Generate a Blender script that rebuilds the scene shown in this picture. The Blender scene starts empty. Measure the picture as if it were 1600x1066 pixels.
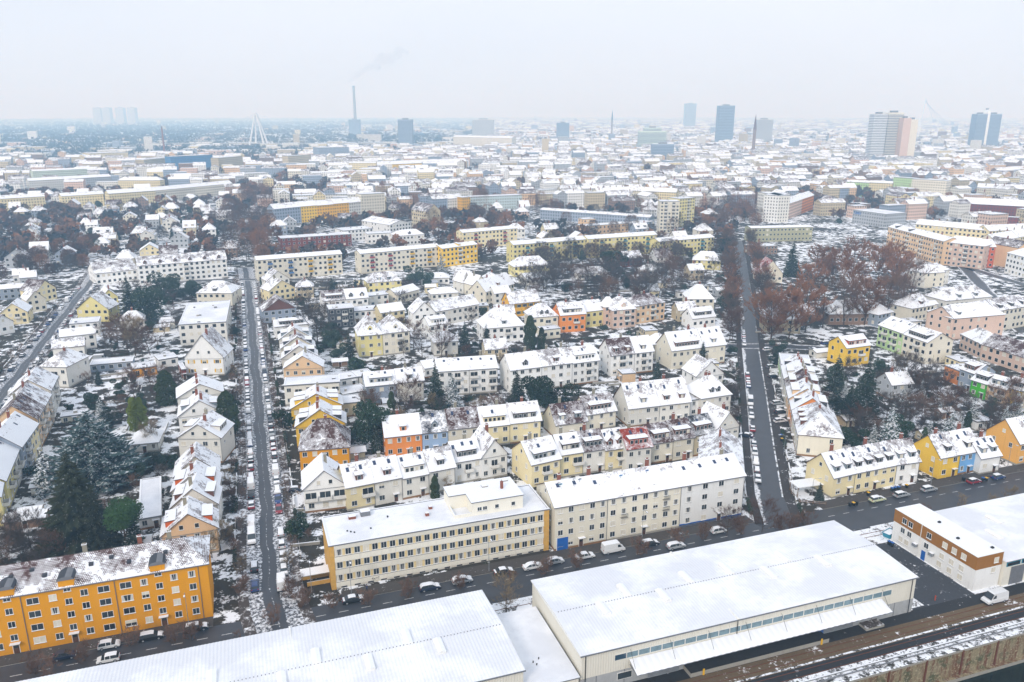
import bpy, math, random
from mathutils import Vector, Matrix
R = math.radians
rnd = random.Random(7)
sc = bpy.context.scene
COL = sc.collection
# ---------------------------------------------------------------- camera, sky, sun, exposure
cd = bpy.data.cameras.new('camera'); cam = bpy.data.objects.new('camera', cd); COL.objects.link(cam)
cd.sensor_width = 36.0; cd.lens = 28.0; cd.clip_start = 1.0; cd.clip_end = 40000.0
CAM = Vector((0, 0, 100)); PITCH = R(16.055)
cam.location = CAM; cam.rotation_euler = (R(90) - PITCH, 0, 0)
sc.camera = cam
SUN_EL, SUN_AZ = R(34), R(205)      # weak winter sun behind the cloud, from behind the camera
w = bpy.data.worlds.new('World'); sc.world = w; w.use_nodes = True
nt = w.node_tree; nt.nodes.clear()
out = nt.nodes.new('ShaderNodeOutputWorld'); bg = nt.nodes.new('ShaderNodeBackground')
sky = nt.nodes.new('ShaderNodeTexSky'); sky.sky_type = 'NISHITA'; sky.sun_disc = False
sky.sun_elevation = SUN_EL; sky.sun_rotation = SUN_AZ; sky.dust_density = 4.0; sky.air_density = 1.0; sky.altitude = 100
hs = nt.nodes.new('ShaderNodeHueSaturation'); hs.inputs['Saturation'].default_value = 0.35
mixw = nt.nodes.new('ShaderNodeMix'); mixw.data_type = 'RGBA'; mixw.inputs[0].default_value = 0.88
# the closed cloud layer: pale, very softly mottled, the same all round
tc = nt.nodes.new('ShaderNodeTexCoord'); mp = nt.nodes.new('ShaderNodeMapping'); mp.inputs['Scale'].default_value = (1, 1, 3.0)
nz = nt.nodes.new('ShaderNodeTexNoise'); nz.inputs['Scale'].default_value = 1.3; nz.inputs['Detail'].default_value = 5
cr = nt.nodes.new('ShaderNodeValToRGB')
cr.color_ramp.elements[0].position = 0.3; cr.color_ramp.elements[0].color = (6.75, 7.6, 9.15, 1)
cr.color_ramp.elements[1].position = 0.72; cr.color_ramp.elements[1].color = (7.95, 8.65, 9.85, 1)
bg.inputs['Strength'].default_value = 0.1
nt.links.new(tc.outputs['Generated'], mp.inputs['Vector']); nt.links.new(mp.outputs[0], nz.inputs['Vector'])
nt.links.new(nz.outputs['Fac'], cr.inputs['Fac']); nt.links.new(sky.outputs[0], hs.inputs['Color'])
nt.links.new(hs.outputs[0], mixw.inputs[6]); nt.links.new(cr.outputs[0], mixw.inputs[7])
nt.links.new(mixw.outputs[2], bg.inputs['Color']); nt.links.new(bg.outputs[0], out.inputs['Surface'])
sl = bpy.data.lights.new('sun', 'SUN'); sl.energy = 1.5; sl.angle = R(14); sl.color = (1.0, 0.965, 0.91)
so = bpy.data.objects.new('sun', sl); COL.objects.link(so)
so.rotation_euler = (R(90) - SUN_EL, 0, math.pi - SUN_AZ + math.pi * 0)
sdir = Vector((math.sin(SUN_AZ) * math.cos(SUN_EL), math.cos(SUN_AZ) * math.cos(SUN_EL), math.sin(SUN_EL)))
so.rotation_euler = sdir.to_track_quat('Z', 'Y').to_euler()
sc.view_settings.view_transform = 'Standard'; sc.view_settings.look = 'None'
sc.view_settings.exposure = 0.32; sc.view_settings.gamma = 1.0; sc.view_settings.use_curve_mapping = False
sc.cycles.max_bounces = 5; sc.cycles.diffuse_bounces = 3; sc.cycles.glossy_bounces = 2; sc.cycles.transmission_bounces = 2
sc.cycles.volume_bounces = 3; sc.cycles.use_denoising = True

# ---------------------------------------------------------------- materials
MATS = {}
def hexc(h, k=1.0):
    c = [int(h[i:i + 2], 16) / 255 for i in (0, 2, 4)]
    return [((x / 12.92) if x <= .04045 else ((x + .055) / 1.055) ** 2.4) * k for x in c] + [1]
class N:
    """tiny node helper"""
    def __init__(s, name, rough=.85, spec=.3):
        s.m = bpy.data.materials.new(name); s.m.use_nodes = True; s.t = s.m.node_tree; s.t.nodes.clear()
        s.o = s.t.nodes.new('ShaderNodeOutputMaterial'); s.b = s.t.nodes.new('ShaderNodeBsdfPrincipled')
        s.b.inputs['Roughness'].default_value = rough; s.b.inputs['Specular IOR Level'].default_value = spec
        s.t.links.new(s.b.outputs[0], s.o.inputs['Surface']); MATS[name] = s.m
    def n(s, t, **k):
        x = s.t.nodes.new('ShaderNode' + t)
        for a, v in k.items():
            if a.startswith('i_'): x.inputs[a[2:].replace('_', ' ')].default_value = v
            else: setattr(x, a, v)
        return x
    def l(s, a, b): s.t.links.new(a, b)
    def put(s, sock, v):
        if hasattr(v, 'is_output'): s.l(v, sock)
        else: sock.default_value = v
    def math(s, op, a, b=None, c=None, clamp=False):
        x = s.n('Math', operation=op); x.use_clamp = clamp
        for i, v in enumerate((a, b, c)):
            if v is not None: s.put(x.inputs[i], v)
        return x.outputs[0]
    def mix(s, f, a, b):
        x = s.n('Mix', data_type='RGBA'); s.put(x.inputs[0], f); s.put(x.inputs[6], a); s.put(x.inputs[7], b)
        return x.outputs[2]
    def step(s, v, lo, hi):
        x = s.n('MapRange', interpolation_type='SMOOTHSTEP'); s.put(x.inputs[0], v); s.put(x.inputs[1], lo); s.put(x.inputs[2], hi)
        return x.outputs[0]
    def noise(s, vec, scale, detail=4, rough=.55):
        x = s.n('TexNoise'); s.l(vec, x.inputs['Vector']); x.inputs['Scale'].default_value = scale
        x.inputs['Detail'].default_value = detail; x.inputs['Roughness'].default_value = rough
        return x.outputs['Fac']
    def pos(s): return s.n('NewGeometry').outputs['Position']
    def objc(s):
        """object coordinates shifted by a random offset for each object"""
        t = s.n('TexCoord').outputs['Object']; r = s.n('ObjectInfo').outputs['Random']
        a = s.n('VectorMath', operation='ADD'); s.l(t, a.inputs[0])
        c = s.n('CombineXYZ'); m = s.math('MULTIPLY', r, 97.0); s.l(m, c.inputs[0]); s.l(m, c.inputs[1]); s.l(c.outputs[0], a.inputs[1])
        return a.outputs[0]
    def col(s, v): s.put(s.b.inputs['Base Color'], v)
    def bump(s, h, strength=.4, dist=.05):
        x = s.n('Bump'); x.inputs['Strength'].default_value = strength; x.inputs['Distance'].default_value = dist
        s.l(h, x.inputs['Height']); s.l(x.outputs[0], s.b.inputs['Normal'])
SNOW = (.87, .885, .915, 1)
PAL = dict(ochre='e09a12', cream='e5dfcd', white='f1f1ee', offwhite='e4e2da', yellow='eec548', ltyellow='eadcb0', yellowish='e8dc98',
           deepyellow='e6b13a', orange='e8914a', ltblue='9fb8d6', blue='78aee0', grey='b4b8bc', pink='dcc0ae', peach='e6c49c',
           green='4fbf2a', ltgreen='b9d69a', brick='7c392d', brownish='8f7563', bluegrey='9aa6b6', tan='c9bb9c', darkgrey='4b4f55',
           tealwhite='c9d8d8', blueglass='4f7fae', mint='cfdccb', olive='a9a888', redorange='c9613f', amber='efb45c', palecream='e7e3d5')
def wallmat(c, win=False):
    k = 'wall_' + c + ('_far' if win else '')
    if k in MATS: return k
    s = N(k, .9, .2); oc = s.objc(); base = hexc(PAL[c])
    n1 = s.noise(oc, .35, 5); n2 = s.noise(oc, 3.0, 3)
    mpn = s.n('Mapping'); mpn.inputs['Scale'].default_value = (1.6, 1.6, .12); s.l(oc, mpn.inputs['Vector'])
    st = s.noise(mpn.outputs[0], 1.0, 4)
    f = s.math('ADD', s.math('MULTIPLY', s.step(n1, .45, .8), .14), s.math('MULTIPLY', s.step(st, .52, .76), .26))
    oz = s.n('SeparateXYZ'); s.l(s.n('TexCoord').outputs['Object'], oz.inputs[0]); f = s.math('ADD', f, s.math('MULTIPLY', s.math('MULTIPLY', s.step(oz.outputs[2], 1.6, .1), n2), .35))
    dark = [x * .62 for x in base[:3]] + [1]
    cc = s.mix(f, base, dark); cc = s.mix(s.math('MULTIPLY', n2, .1), cc, [x * .75 for x in base[:3]] + [1])
    rr = s.n('ObjectInfo').outputs['Random']; hv = s.n('HueSaturation'); s.l(cc, hv.inputs['Color'])
    s.l(s.math('MULTIPLY_ADD', rr, .18, .9), hv.inputs['Value']); cc = hv.outputs[0]
    if win:   # too far away to tell single windows apart
        uv = s.n('SeparateXYZ'); s.l(s.n('TexCoord').outputs['UV'], uv.inputs[0])
        fu = s.math('FRACT', s.math('DIVIDE', uv.outputs[0], 2.7)); fv = s.math('FRACT', s.math('DIVIDE', uv.outputs[1], 2.95))
        a = s.math('MULTIPLY', s.math('GREATER_THAN', fu, .3), s.math('LESS_THAN', fu, .72))
        b = s.math('MULTIPLY', s.math('GREATER_THAN', fv, .3), s.math('LESS_THAN', fv, .8))
        cc = s.mix(s.math('MULTIPLY', s.math('MULTIPLY', a, b), .85), cc, (.05, .06, .075, 1))
    s.col(cc); return k
def roofmat(style):
    k = 'roof_' + str(style)
    if k in MATS: return k
    s = N(k, .8, .25); oc = s.objc()
    tile = {0: '5d4038', 1: '523a35', 2: '4f3733', 3: '8f3524', 4: '34363c', 5: '6a3a30', 6: '543b37'}[style]
    thr = {0: .31, 1: .38, 2: .475, 3: .48, 4: .48, 5: .25, 6: .445}[style]
    uvn = s.n('TexCoord').outputs['UV']
    br = s.n('TexBrick', offset=.5); s.l(uvn, br.inputs['Vector']); br.inputs['Scale'].default_value = 1.0
    br.inputs['Brick Width'].default_value = .33; br.inputs['Row Height'].default_value = .37; br.inputs['Mortar Size'].default_value = .09
    br.inputs['Mortar Smooth'].default_value = .6
    n1 = s.noise(oc, .3, 5, .6); n2 = s.noise(oc, 1.5, 4); n3 = s.noise(oc, 7, 2)
    uz = s.n('SeparateXYZ'); s.l(uvn, uz.inputs[0]); ridge = s.step(uz.outputs[1], 2.6, 6.2)
    m = s.math('ADD', s.math('MULTIPLY', n1, .58), s.math('MULTIPLY', n2, .34)); m = s.math('MULTIPLY_ADD', n3, .08, m); m = s.math('MULTIPLY_ADD', ridge, -.055, s.math('ADD', m, .018))
    rr = s.n('ObjectInfo').outputs['Random']; m = s.math('ADD', m, s.math('MULTIPLY_ADD', rr, .05, -.025))
    m = s.math('MULTIPLY_ADD', br.outputs['Fac'], -.11, s.math('ADD', m, .02))
    f = s.step(m, thr - .03, thr + .035)
    tc = s.mix(n3, hexc(tile, .75), hexc(tile, 1.25))
    s.col(s.mix(f, tc, SNOW)); s.bump(s.math('MULTIPLY_ADD', br.outputs['Fac'], -.3, f), .5, .06)
    return k
def plain(name, hx, rough=.8, spec=.3, var=.25, scale=1.2, metal=0):
    if name in MATS: return name
    s = N(name, rough, spec); b = hexc(hx); n = s.noise(s.objc(), scale, 4)
    s.col(s.mix(n, [x * (1 - var) for x in b[:3]] + [1], [min(1, x * (1 + var)) for x in b[:3]] + [1]))
    s.b.inputs['Metallic'].default_value = metal; return name
for nm, hx, ro in (('frame', 'e6e6e2', .5), ('fascia', '5b4a42', .7), ('gutter', '74767a', .5), ('shutter', 'd8d2c2', .7), ('doorwood', '5a3b28', .6),
                   ('chimney_brick', '84503f', .9), ('chimney_grey', '8d8878', .9), ('dark', '26282b', .7), ('slate', '3e4147', .7), ('concrete', '9b978d', .9),
                   ('plinth', '8c6a48', .9), ('dormer_brown', '6a463c', .8), ('dormer_red', 'a8452c', .8), ('dormer_orange', 'c8602c', .8), ('dormer_grey', '7c8890', .8),
                   ('bal_white', 'dedcd6', .7), ('bal_blue', '3f6fa8', .6), ('bal_yellow', 'e2b52e', .6), ('bal_red', 'a03a46', .6), ('bal_teal', '4f98a8', .6), ('bal_green', '8fc8a0', .6),
                   ('bal_orange', 'e08a3a', .6), ('bal_steelblue', '2f86b8', .5), ('asphalt_dark', '3a3b3f', .6), ('bark', '4d4138', .95), ('wood', '7a5f44', .9),
                   ('metal', '8c9094', .4), ('rust', '6b4230', .9), ('tyre', '1b1b1c', .9), ('rim', '9a9da2', .35), ('black', '18191b', .5)):
    plain(nm, hx, ro)
s = N('snow', .75, .3); p_ = s.objc(); n_ = s.noise(p_, .6, 5); s.col(s.mix(n_, (.83, .845, .88, 1), (.9, .91, .93, 1))); s.bump(n_, .35, .12)
s = N('roof_snow', .8, .3); p_ = s.objc(); n_ = s.noise(p_, .09, 5, .6); n2_ = s.noise(p_, .7, 5, .65); c_ = s.mix(s.step(n_, .4, .62), (.72, .735, .775, 1), (.87, .88, .91, 1)); c_ = s.mix(s.math('MULTIPLY', s.step(n2_, .5, .7), .4), c_, (.66, .675, .71, 1)); s.col(c_); s.bump(n2_, .5, .1)
s = N('curtain', .9); s.col((.55, .54, .5, 1))
s = N('tower_glass', .4, .4); s.col((.10, .15, .22, 1))
s = N('glass', .08, .6); oi = s.n('ObjectInfo').outputs['Random']; s.col(s.mix(oi, (.012, .016, .022, 1), (.05, .065, .075, 1)))
s = N('glass_blue', .12, .6); s.col((.03, .07, .11, 1))
s = N('skylight_glass', .1, .6); s.col((.03, .05, .11, 1))
def groundmat():
    s = N('ground_snow', .9, .2); p = s.pos()
    n1 = s.noise(p, .035, 4); n2 = s.noise(p, .22, 5, .6); n3 = s.noise(p, 1.6, 4, .65); n4 = s.noise(p, .004, 3)
    m = s.math('ADD', s.math('MULTIPLY', n1, .32), s.math('MULTIPLY', n2, .52)); m = s.math('MULTIPLY_ADD', n3, .16, m)
    m = s.math('MULTIPLY_ADD', n4, .10, s.math('SUBTRACT', m, .05))
    f = s.step(m, .495, .53)
    soil = s.mix(n3, (.026, .022, .018, 1), (.062, .052, .036, 1)); soil = s.mix(s.step(n2, .5, .6), soil, (.034, .042, .024, 1))
    s.col(s.mix(f, soil, SNOW)); s.bump(n3, .4, .1)
groundmat()
def roadmat(name, park=3.0, lane=.5, halfw=5.0, track=1.0, snow=.5):
    """asphalt; u = metres across from the middle, v = metres along; packed snow where no wheel runs"""
    s = N(name, .55, .35); uv = s.n('SeparateXYZ'); s.l(s.n('TexCoord').outputs['UV'], uv.inputs[0]); p = s.pos(); u = s.math('ADD', uv.outputs[0], s.math('MULTIPLY_ADD', s.noise(p, .05, 2), 2.6, -1.3)); n1 = s.noise(p, .25, 4); n2 = s.noise(p, 1.3, 5, .65); n3 = s.noise(p, 5, 3)
    au = s.math('ABSOLUTE', s.math('ADD', u, s.math('MULTIPLY_ADD', n1, 2.0, -1.0)))
    edge = s.step(au, park - .9, park + .8)
    # two wheel tracks each way
    d = s.math('ABSOLUTE', s.math('SUBTRACT', s.math('ABSOLUTE', s.math('ADD', u, s.math('MULTIPLY_ADD', n1, .9, -.45))), track))
    mid = s.step(d, .35, .9)
    a = s.math('MULTIPLY', edge, snow); a = s.math('MAXIMUM', a, s.math('MULTIPLY', mid, lane))
    mm = s.math('ADD', a, s.math('MULTIPLY_ADD', n2, 1.3, -.65)); mm = s.math('ADD', mm, s.math('MULTIPLY_ADD', n3, .3, -.15))
    f = s.step(mm, .42, .62)
    asp = s.mix(n1, (.036, .038, .045, 1), (.082, .085, .096, 1)); asp = s.mix(s.math('MULTIPLY', n3, .5), asp, (.03, .03, .034, 1))
    s.col(s.mix(f, asp, (.78, .79, .82, 1))); s.put(s.b.inputs['Roughness'], s.math('MULTIPLY_ADD', f, .4, .42))
roadmat('road_left', 2.0, .5, 5, .8, .52); roadmat('road_right', 3.1, .06, 5, 1.0, .62); roadmat('road_front', 9, .04, 7, 1, .2); roadmat('road_mid', 2.8, .3, 5, 1, .6)
def mixmat(name, a, b, lo, hi, sc1=.3, sc2=2.0, rough=.85):
    s = N(name, rough, .25); p = s.pos(); n1 = s.noise(p, sc1, 5, .6); n2 = s.noise(p, sc2, 4, .65)
    f = s.step(s.math('ADD', s.math('MULTIPLY', n1, .55), s.math('MULTIPLY', n2, .45)), lo, hi)
    da = s.mix(n2, [x * .7 for x in a[:3]] + [1], [x * 1.35 for x in a[:3]] + [1]); s.col(s.mix(f, da, b)); s.bump(n2, .3, .05)
mixmat('pavement', hexc('4f4641'), SNOW, .49, .6, .22, 1.1)
mixmat('pavement_dark', hexc('413c3a'), SNOW, .58, .66)
mixmat('pavement_front', hexc('4d4742'), SNOW, .6, .68)
mixmat('quay_paving', hexc('66553f'), SNOW, .565, .64, .2, 1.4)
mixmat('quay_dark', hexc('2f2e2f'), SNOW, .60, .68, .2, 1.4)
mixmat('quay_snow', hexc('45423e'), SNOW, .44, .53, .5, 1.8)
mixmat('verge', hexc('4b443c'), SNOW, .40, .5)
mixmat('yard_asphalt', hexc('404145'), SNOW, .57, .68)
s = N('quaywall', .9, .2); p_ = s.pos(); mq = s.n('Mapping'); mq.inputs['Scale'].default_value = (.9, .9, .1); s.l(p_, mq.inputs['Vector'])
a_ = s.noise(mq.outputs[0], 1.0, 5, .65); b_ = s.noise(p_, .5, 5); c_ = s.mix(s.step(a_, .42, .62), hexc('8f8468'), hexc('6e4a34')); c_ = s.mix(s.step(b_, .5, .68), c_, hexc('55583c')); s.col(s.mix(s.step(s.noise(p_, 2.2, 4), .5, .7), c_, hexc('a79c80')))
mixmat('water', (.006, .012, .010, 1), (.012, .02, .016, 1), .4, .6, .05, .3, .12)
s = N('marking', .7); n_ = s.noise(s.pos(), 2.5, 4); s.col(s.mix(s.step(n_, .35, .5), (.3, .3, .31, 1), (.75, .75, .74, 1)))
def leafmat(name, c1, c2, snow=.0, thr=.55, lo=.35):
    s = N(name, .9, .15); oc = s.objc(); n = s.noise(oc, 1.1, 3); c = s.mix(n, hexc(c1), hexc(c2))
    rr = s.n('ObjectInfo').outputs['Random']; hv = s.n('HueSaturation'); s.l(c, hv.inputs['Color']); s.l(s.math('MULTIPLY_ADD', rr, .32, .66), hv.inputs['Value']); c = hv.outputs[0]
    if snow:
        nz_ = s.n('SeparateXYZ'); s.l(s.n('NewGeometry').outputs['True Normal'], nz_.inputs[0])
        up = s.step(s.math('ABSOLUTE', nz_.outputs[2]), lo, .9); k = s.step(s.noise(oc, 2.2, 4), thr, thr + .12)
        c = s.mix(s.math('MULTIPLY', s.math('MULTIPLY', up, k), snow), c, (.8, .82, .85, 1))
    s.col(c)
leafmat('needles_dark', '1d2a22', '35452f', .7, .57)
leafmat('needles_fir', '20271c', '3a3f28', .55, .62, .5)
leafmat('needles_snowy', '2f4440', '4a6058', .95, .45, .2)
leafmat('needles_cedar', '2c4042', '4c6260', .75, .53, .35)
leafmat('needles_green', '2c4a28', '48683a', .35, .64)
leafmat('thuja', '2c3d28', '54653a', .3, .62)
leafmat('thuja_light', '5c6a26', '7d8a34', .1, .65)
leafmat('evergreen', '1c3024', '3a5436', .75, .57, .3)
leafmat('twig_grey', '4b433e', '6b6059', .6, .62)
leafmat('twig_brown', '6b5142', '8c6e5a', .35, .64)
leafmat('twig_rust', '865a3e', 'ab7b58', .35, .66)
leafmat('twig_red', '553a2c', '745341', .35, .64)
leafmat('twig_tan', '857256', '9e8b6a', .3, .64)
leafmat('far_wood', '2c2f30', '4a4846', .35, .6)
leafmat('ivy', '243a1e', '3f5a2c', .2, .62)

# ---------------------------------------------------------------- mesh helpers
class MB:
    def __init__(s): s.v = []; s.f = []; s.m = []; s.uv = []; s.mn = []
    def mi(s, n):
        if n not in s.mn: s.mn.append(n)
        return s.mn.index(n)
    def poly(s, pts, mat, uv=None):
        i = len(s.v); s.v += [tuple(p) for p in pts]; s.f.append(tuple(range(i, i + len(pts)))); s.m.append(s.mi(mat))
        s.uv.append(uv or [(0, 0)] * len(pts))
    def box(s, x0, y0, z0, x1, y1, z1, mat, top=None, skip=''):
        P = lambda a, b, c: (a, b, c)
        F = {'f': [P(x0, y0, z0), P(x1, y0, z0), P(x1, y0, z1), P(x0, y0, z1)], 'b': [P(x1, y1, z0), P(x0, y1, z0), P(x0, y1, z1), P(x1, y1, z1)],
             'l': [P(x0, y1, z0), P(x0, y0, z0), P(x0, y0, z1), P(x0, y1, z1)], 'r': [P(x1, y0, z0), P(x1, y1, z0), P(x1, y1, z1), P(x1, y0, z1)],
             't': [P(x0, y0, z1), P(x1, y0, z1), P(x1, y1, z1), P(x0, y1, z1)], 'd': [P(x0, y1, z0), P(x1, y1, z0), P(x1, y0, z0), P(x0, y0, z0)]}
        for k, q in F.items():
            if k not in skip:
                e = [(p[0] + p[1] if k in 'fblr' else p[0], p[2] if k in 'fblr' else p[1]) for p in q]
                s.poly(q, top if (k == 't' and top) else mat, e)
    def tube(s, a, b, ra, rb, n, mat):
        a = Vector(a); b = Vector(b); d = (b - a).normalized(); x = d.orthogonal().normalized(); y = d.cross(x); i = len(s.v)
        for c, r in ((a, ra), (b, rb)):
            for k in range(n):
                t = 2 * math.pi * k / n; s.v.append(tuple(c + (x * math.cos(t) + y * math.sin(t)) * r))
        for k in range(n):
            s.f.append((i + k, i + (k + 1) % n, i + n + (k + 1) % n, i + n + k)); s.m.append(s.mi(mat)); s.uv.append([(0, 0)] * 4)
    def cap(s, c, r, n, mat, z=True):
        i = len(s.v)
        s.poly([(c[0] + r * math.cos(2 * math.pi * k / n), c[1] + r * math.sin(2 * math.pi * k / n), c[2]) for k in range(n)], mat)
    def mesh(s, name, smooth=False):
        me = bpy.data.meshes.new(name); me.from_pydata(s.v, [], s.f)
        for n in s.mn: me.materials.append(MATS[n])
        me.polygons.foreach_set('material_index', s.m)
        ul = me.uv_layers.new(name='UVMap'); flat = [c for f in s.uv for p in f for c in p]; ul.data.foreach_set('uv', flat)
        if smooth: me.polygons.foreach_set('use_smooth', [True] * len(s.f))
        me.update(); return me
    def build(s, name, parent=None, smooth=False): return link(name, s.mesh(name, smooth), parent)
def link(name, data, parent=None, mat=None):
    o = bpy.data.objects.new(name, data); COL.objects.link(o)
    if parent is not None: o.parent = parent
    if mat is not None: o.matrix_basis = mat
    return o
def text_mesh(name, cu, parent, mat):
    t = bpy.data.objects.new('letters', cu); COL.objects.link(t); bpy.context.view_layer.update(); dg = bpy.context.evaluated_depsgraph_get()
    me = bpy.data.meshes.new_from_object(t.evaluated_get(dg)); bpy.data.objects.remove(t)
    if not me.materials: me.materials.append(cu.materials[0])
    return link(name, me, parent, mat)
THINGS = []
def tag(o, label, cat, group=None):
    o['label'] = label; o['category'] = cat
    if group: o['group'] = group
    THINGS.append(o); return o
def struct(o): o['kind'] = 'structure'; return o
def stuff(o): o['kind'] = 'stuff'; return o
def empty(name, loc, rz=0.0):
    o = link(name, None); o.location = loc; o.rotation_euler = (0, 0, rz); o.empty_display_size = .5; return o
def copy_tree(o, parent=None):
    c = o.copy(); COL.objects.link(c); c.parent = parent
    for ch in o.children: copy_tree(ch, c)
    return c
T0 = Vector((-83.8, 126.9)); TA = R(19.15); TV = Vector((math.cos(TA), math.sin(TA))); TN = Vector((-TV.y, TV.x))
def F(t, n, z=0.0):
    """harbour-road frame: t metres along the road (east), n metres north of its dashed line"""
    p = T0 + TV * t + TN * n; return Vector((p.x, p.y, z))
def dist(x, y): return math.hypot(x, y)
ORD = ['first', 'second', 'third', 'fourth', 'fifth', 'sixth', 'seventh', 'eighth', 'ninth', 'tenth', 'eleventh', 'twelfth']
def ordn(i):
    if i < 12: return ORD[i]
    k = i + 1; return '%d%s' % (k, 'th' if 10 < k % 100 < 14 else {1: 'st', 2: 'nd', 3: 'rd'}.get(k % 10, 'th'))
FOOT = []      # (x, y, radius) of what is built, so that trees and far houses keep clear
OBB = []
def inside_any(x, y, m=0.0):
    for cx, cy, ux, uy, hw, hd in OBB:
        dx, dy = x - cx, y - cy
        if abs(dx * ux + dy * uy) < hw + m and abs(-dx * uy + dy * ux) < hd + m: return True
    return False

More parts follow.
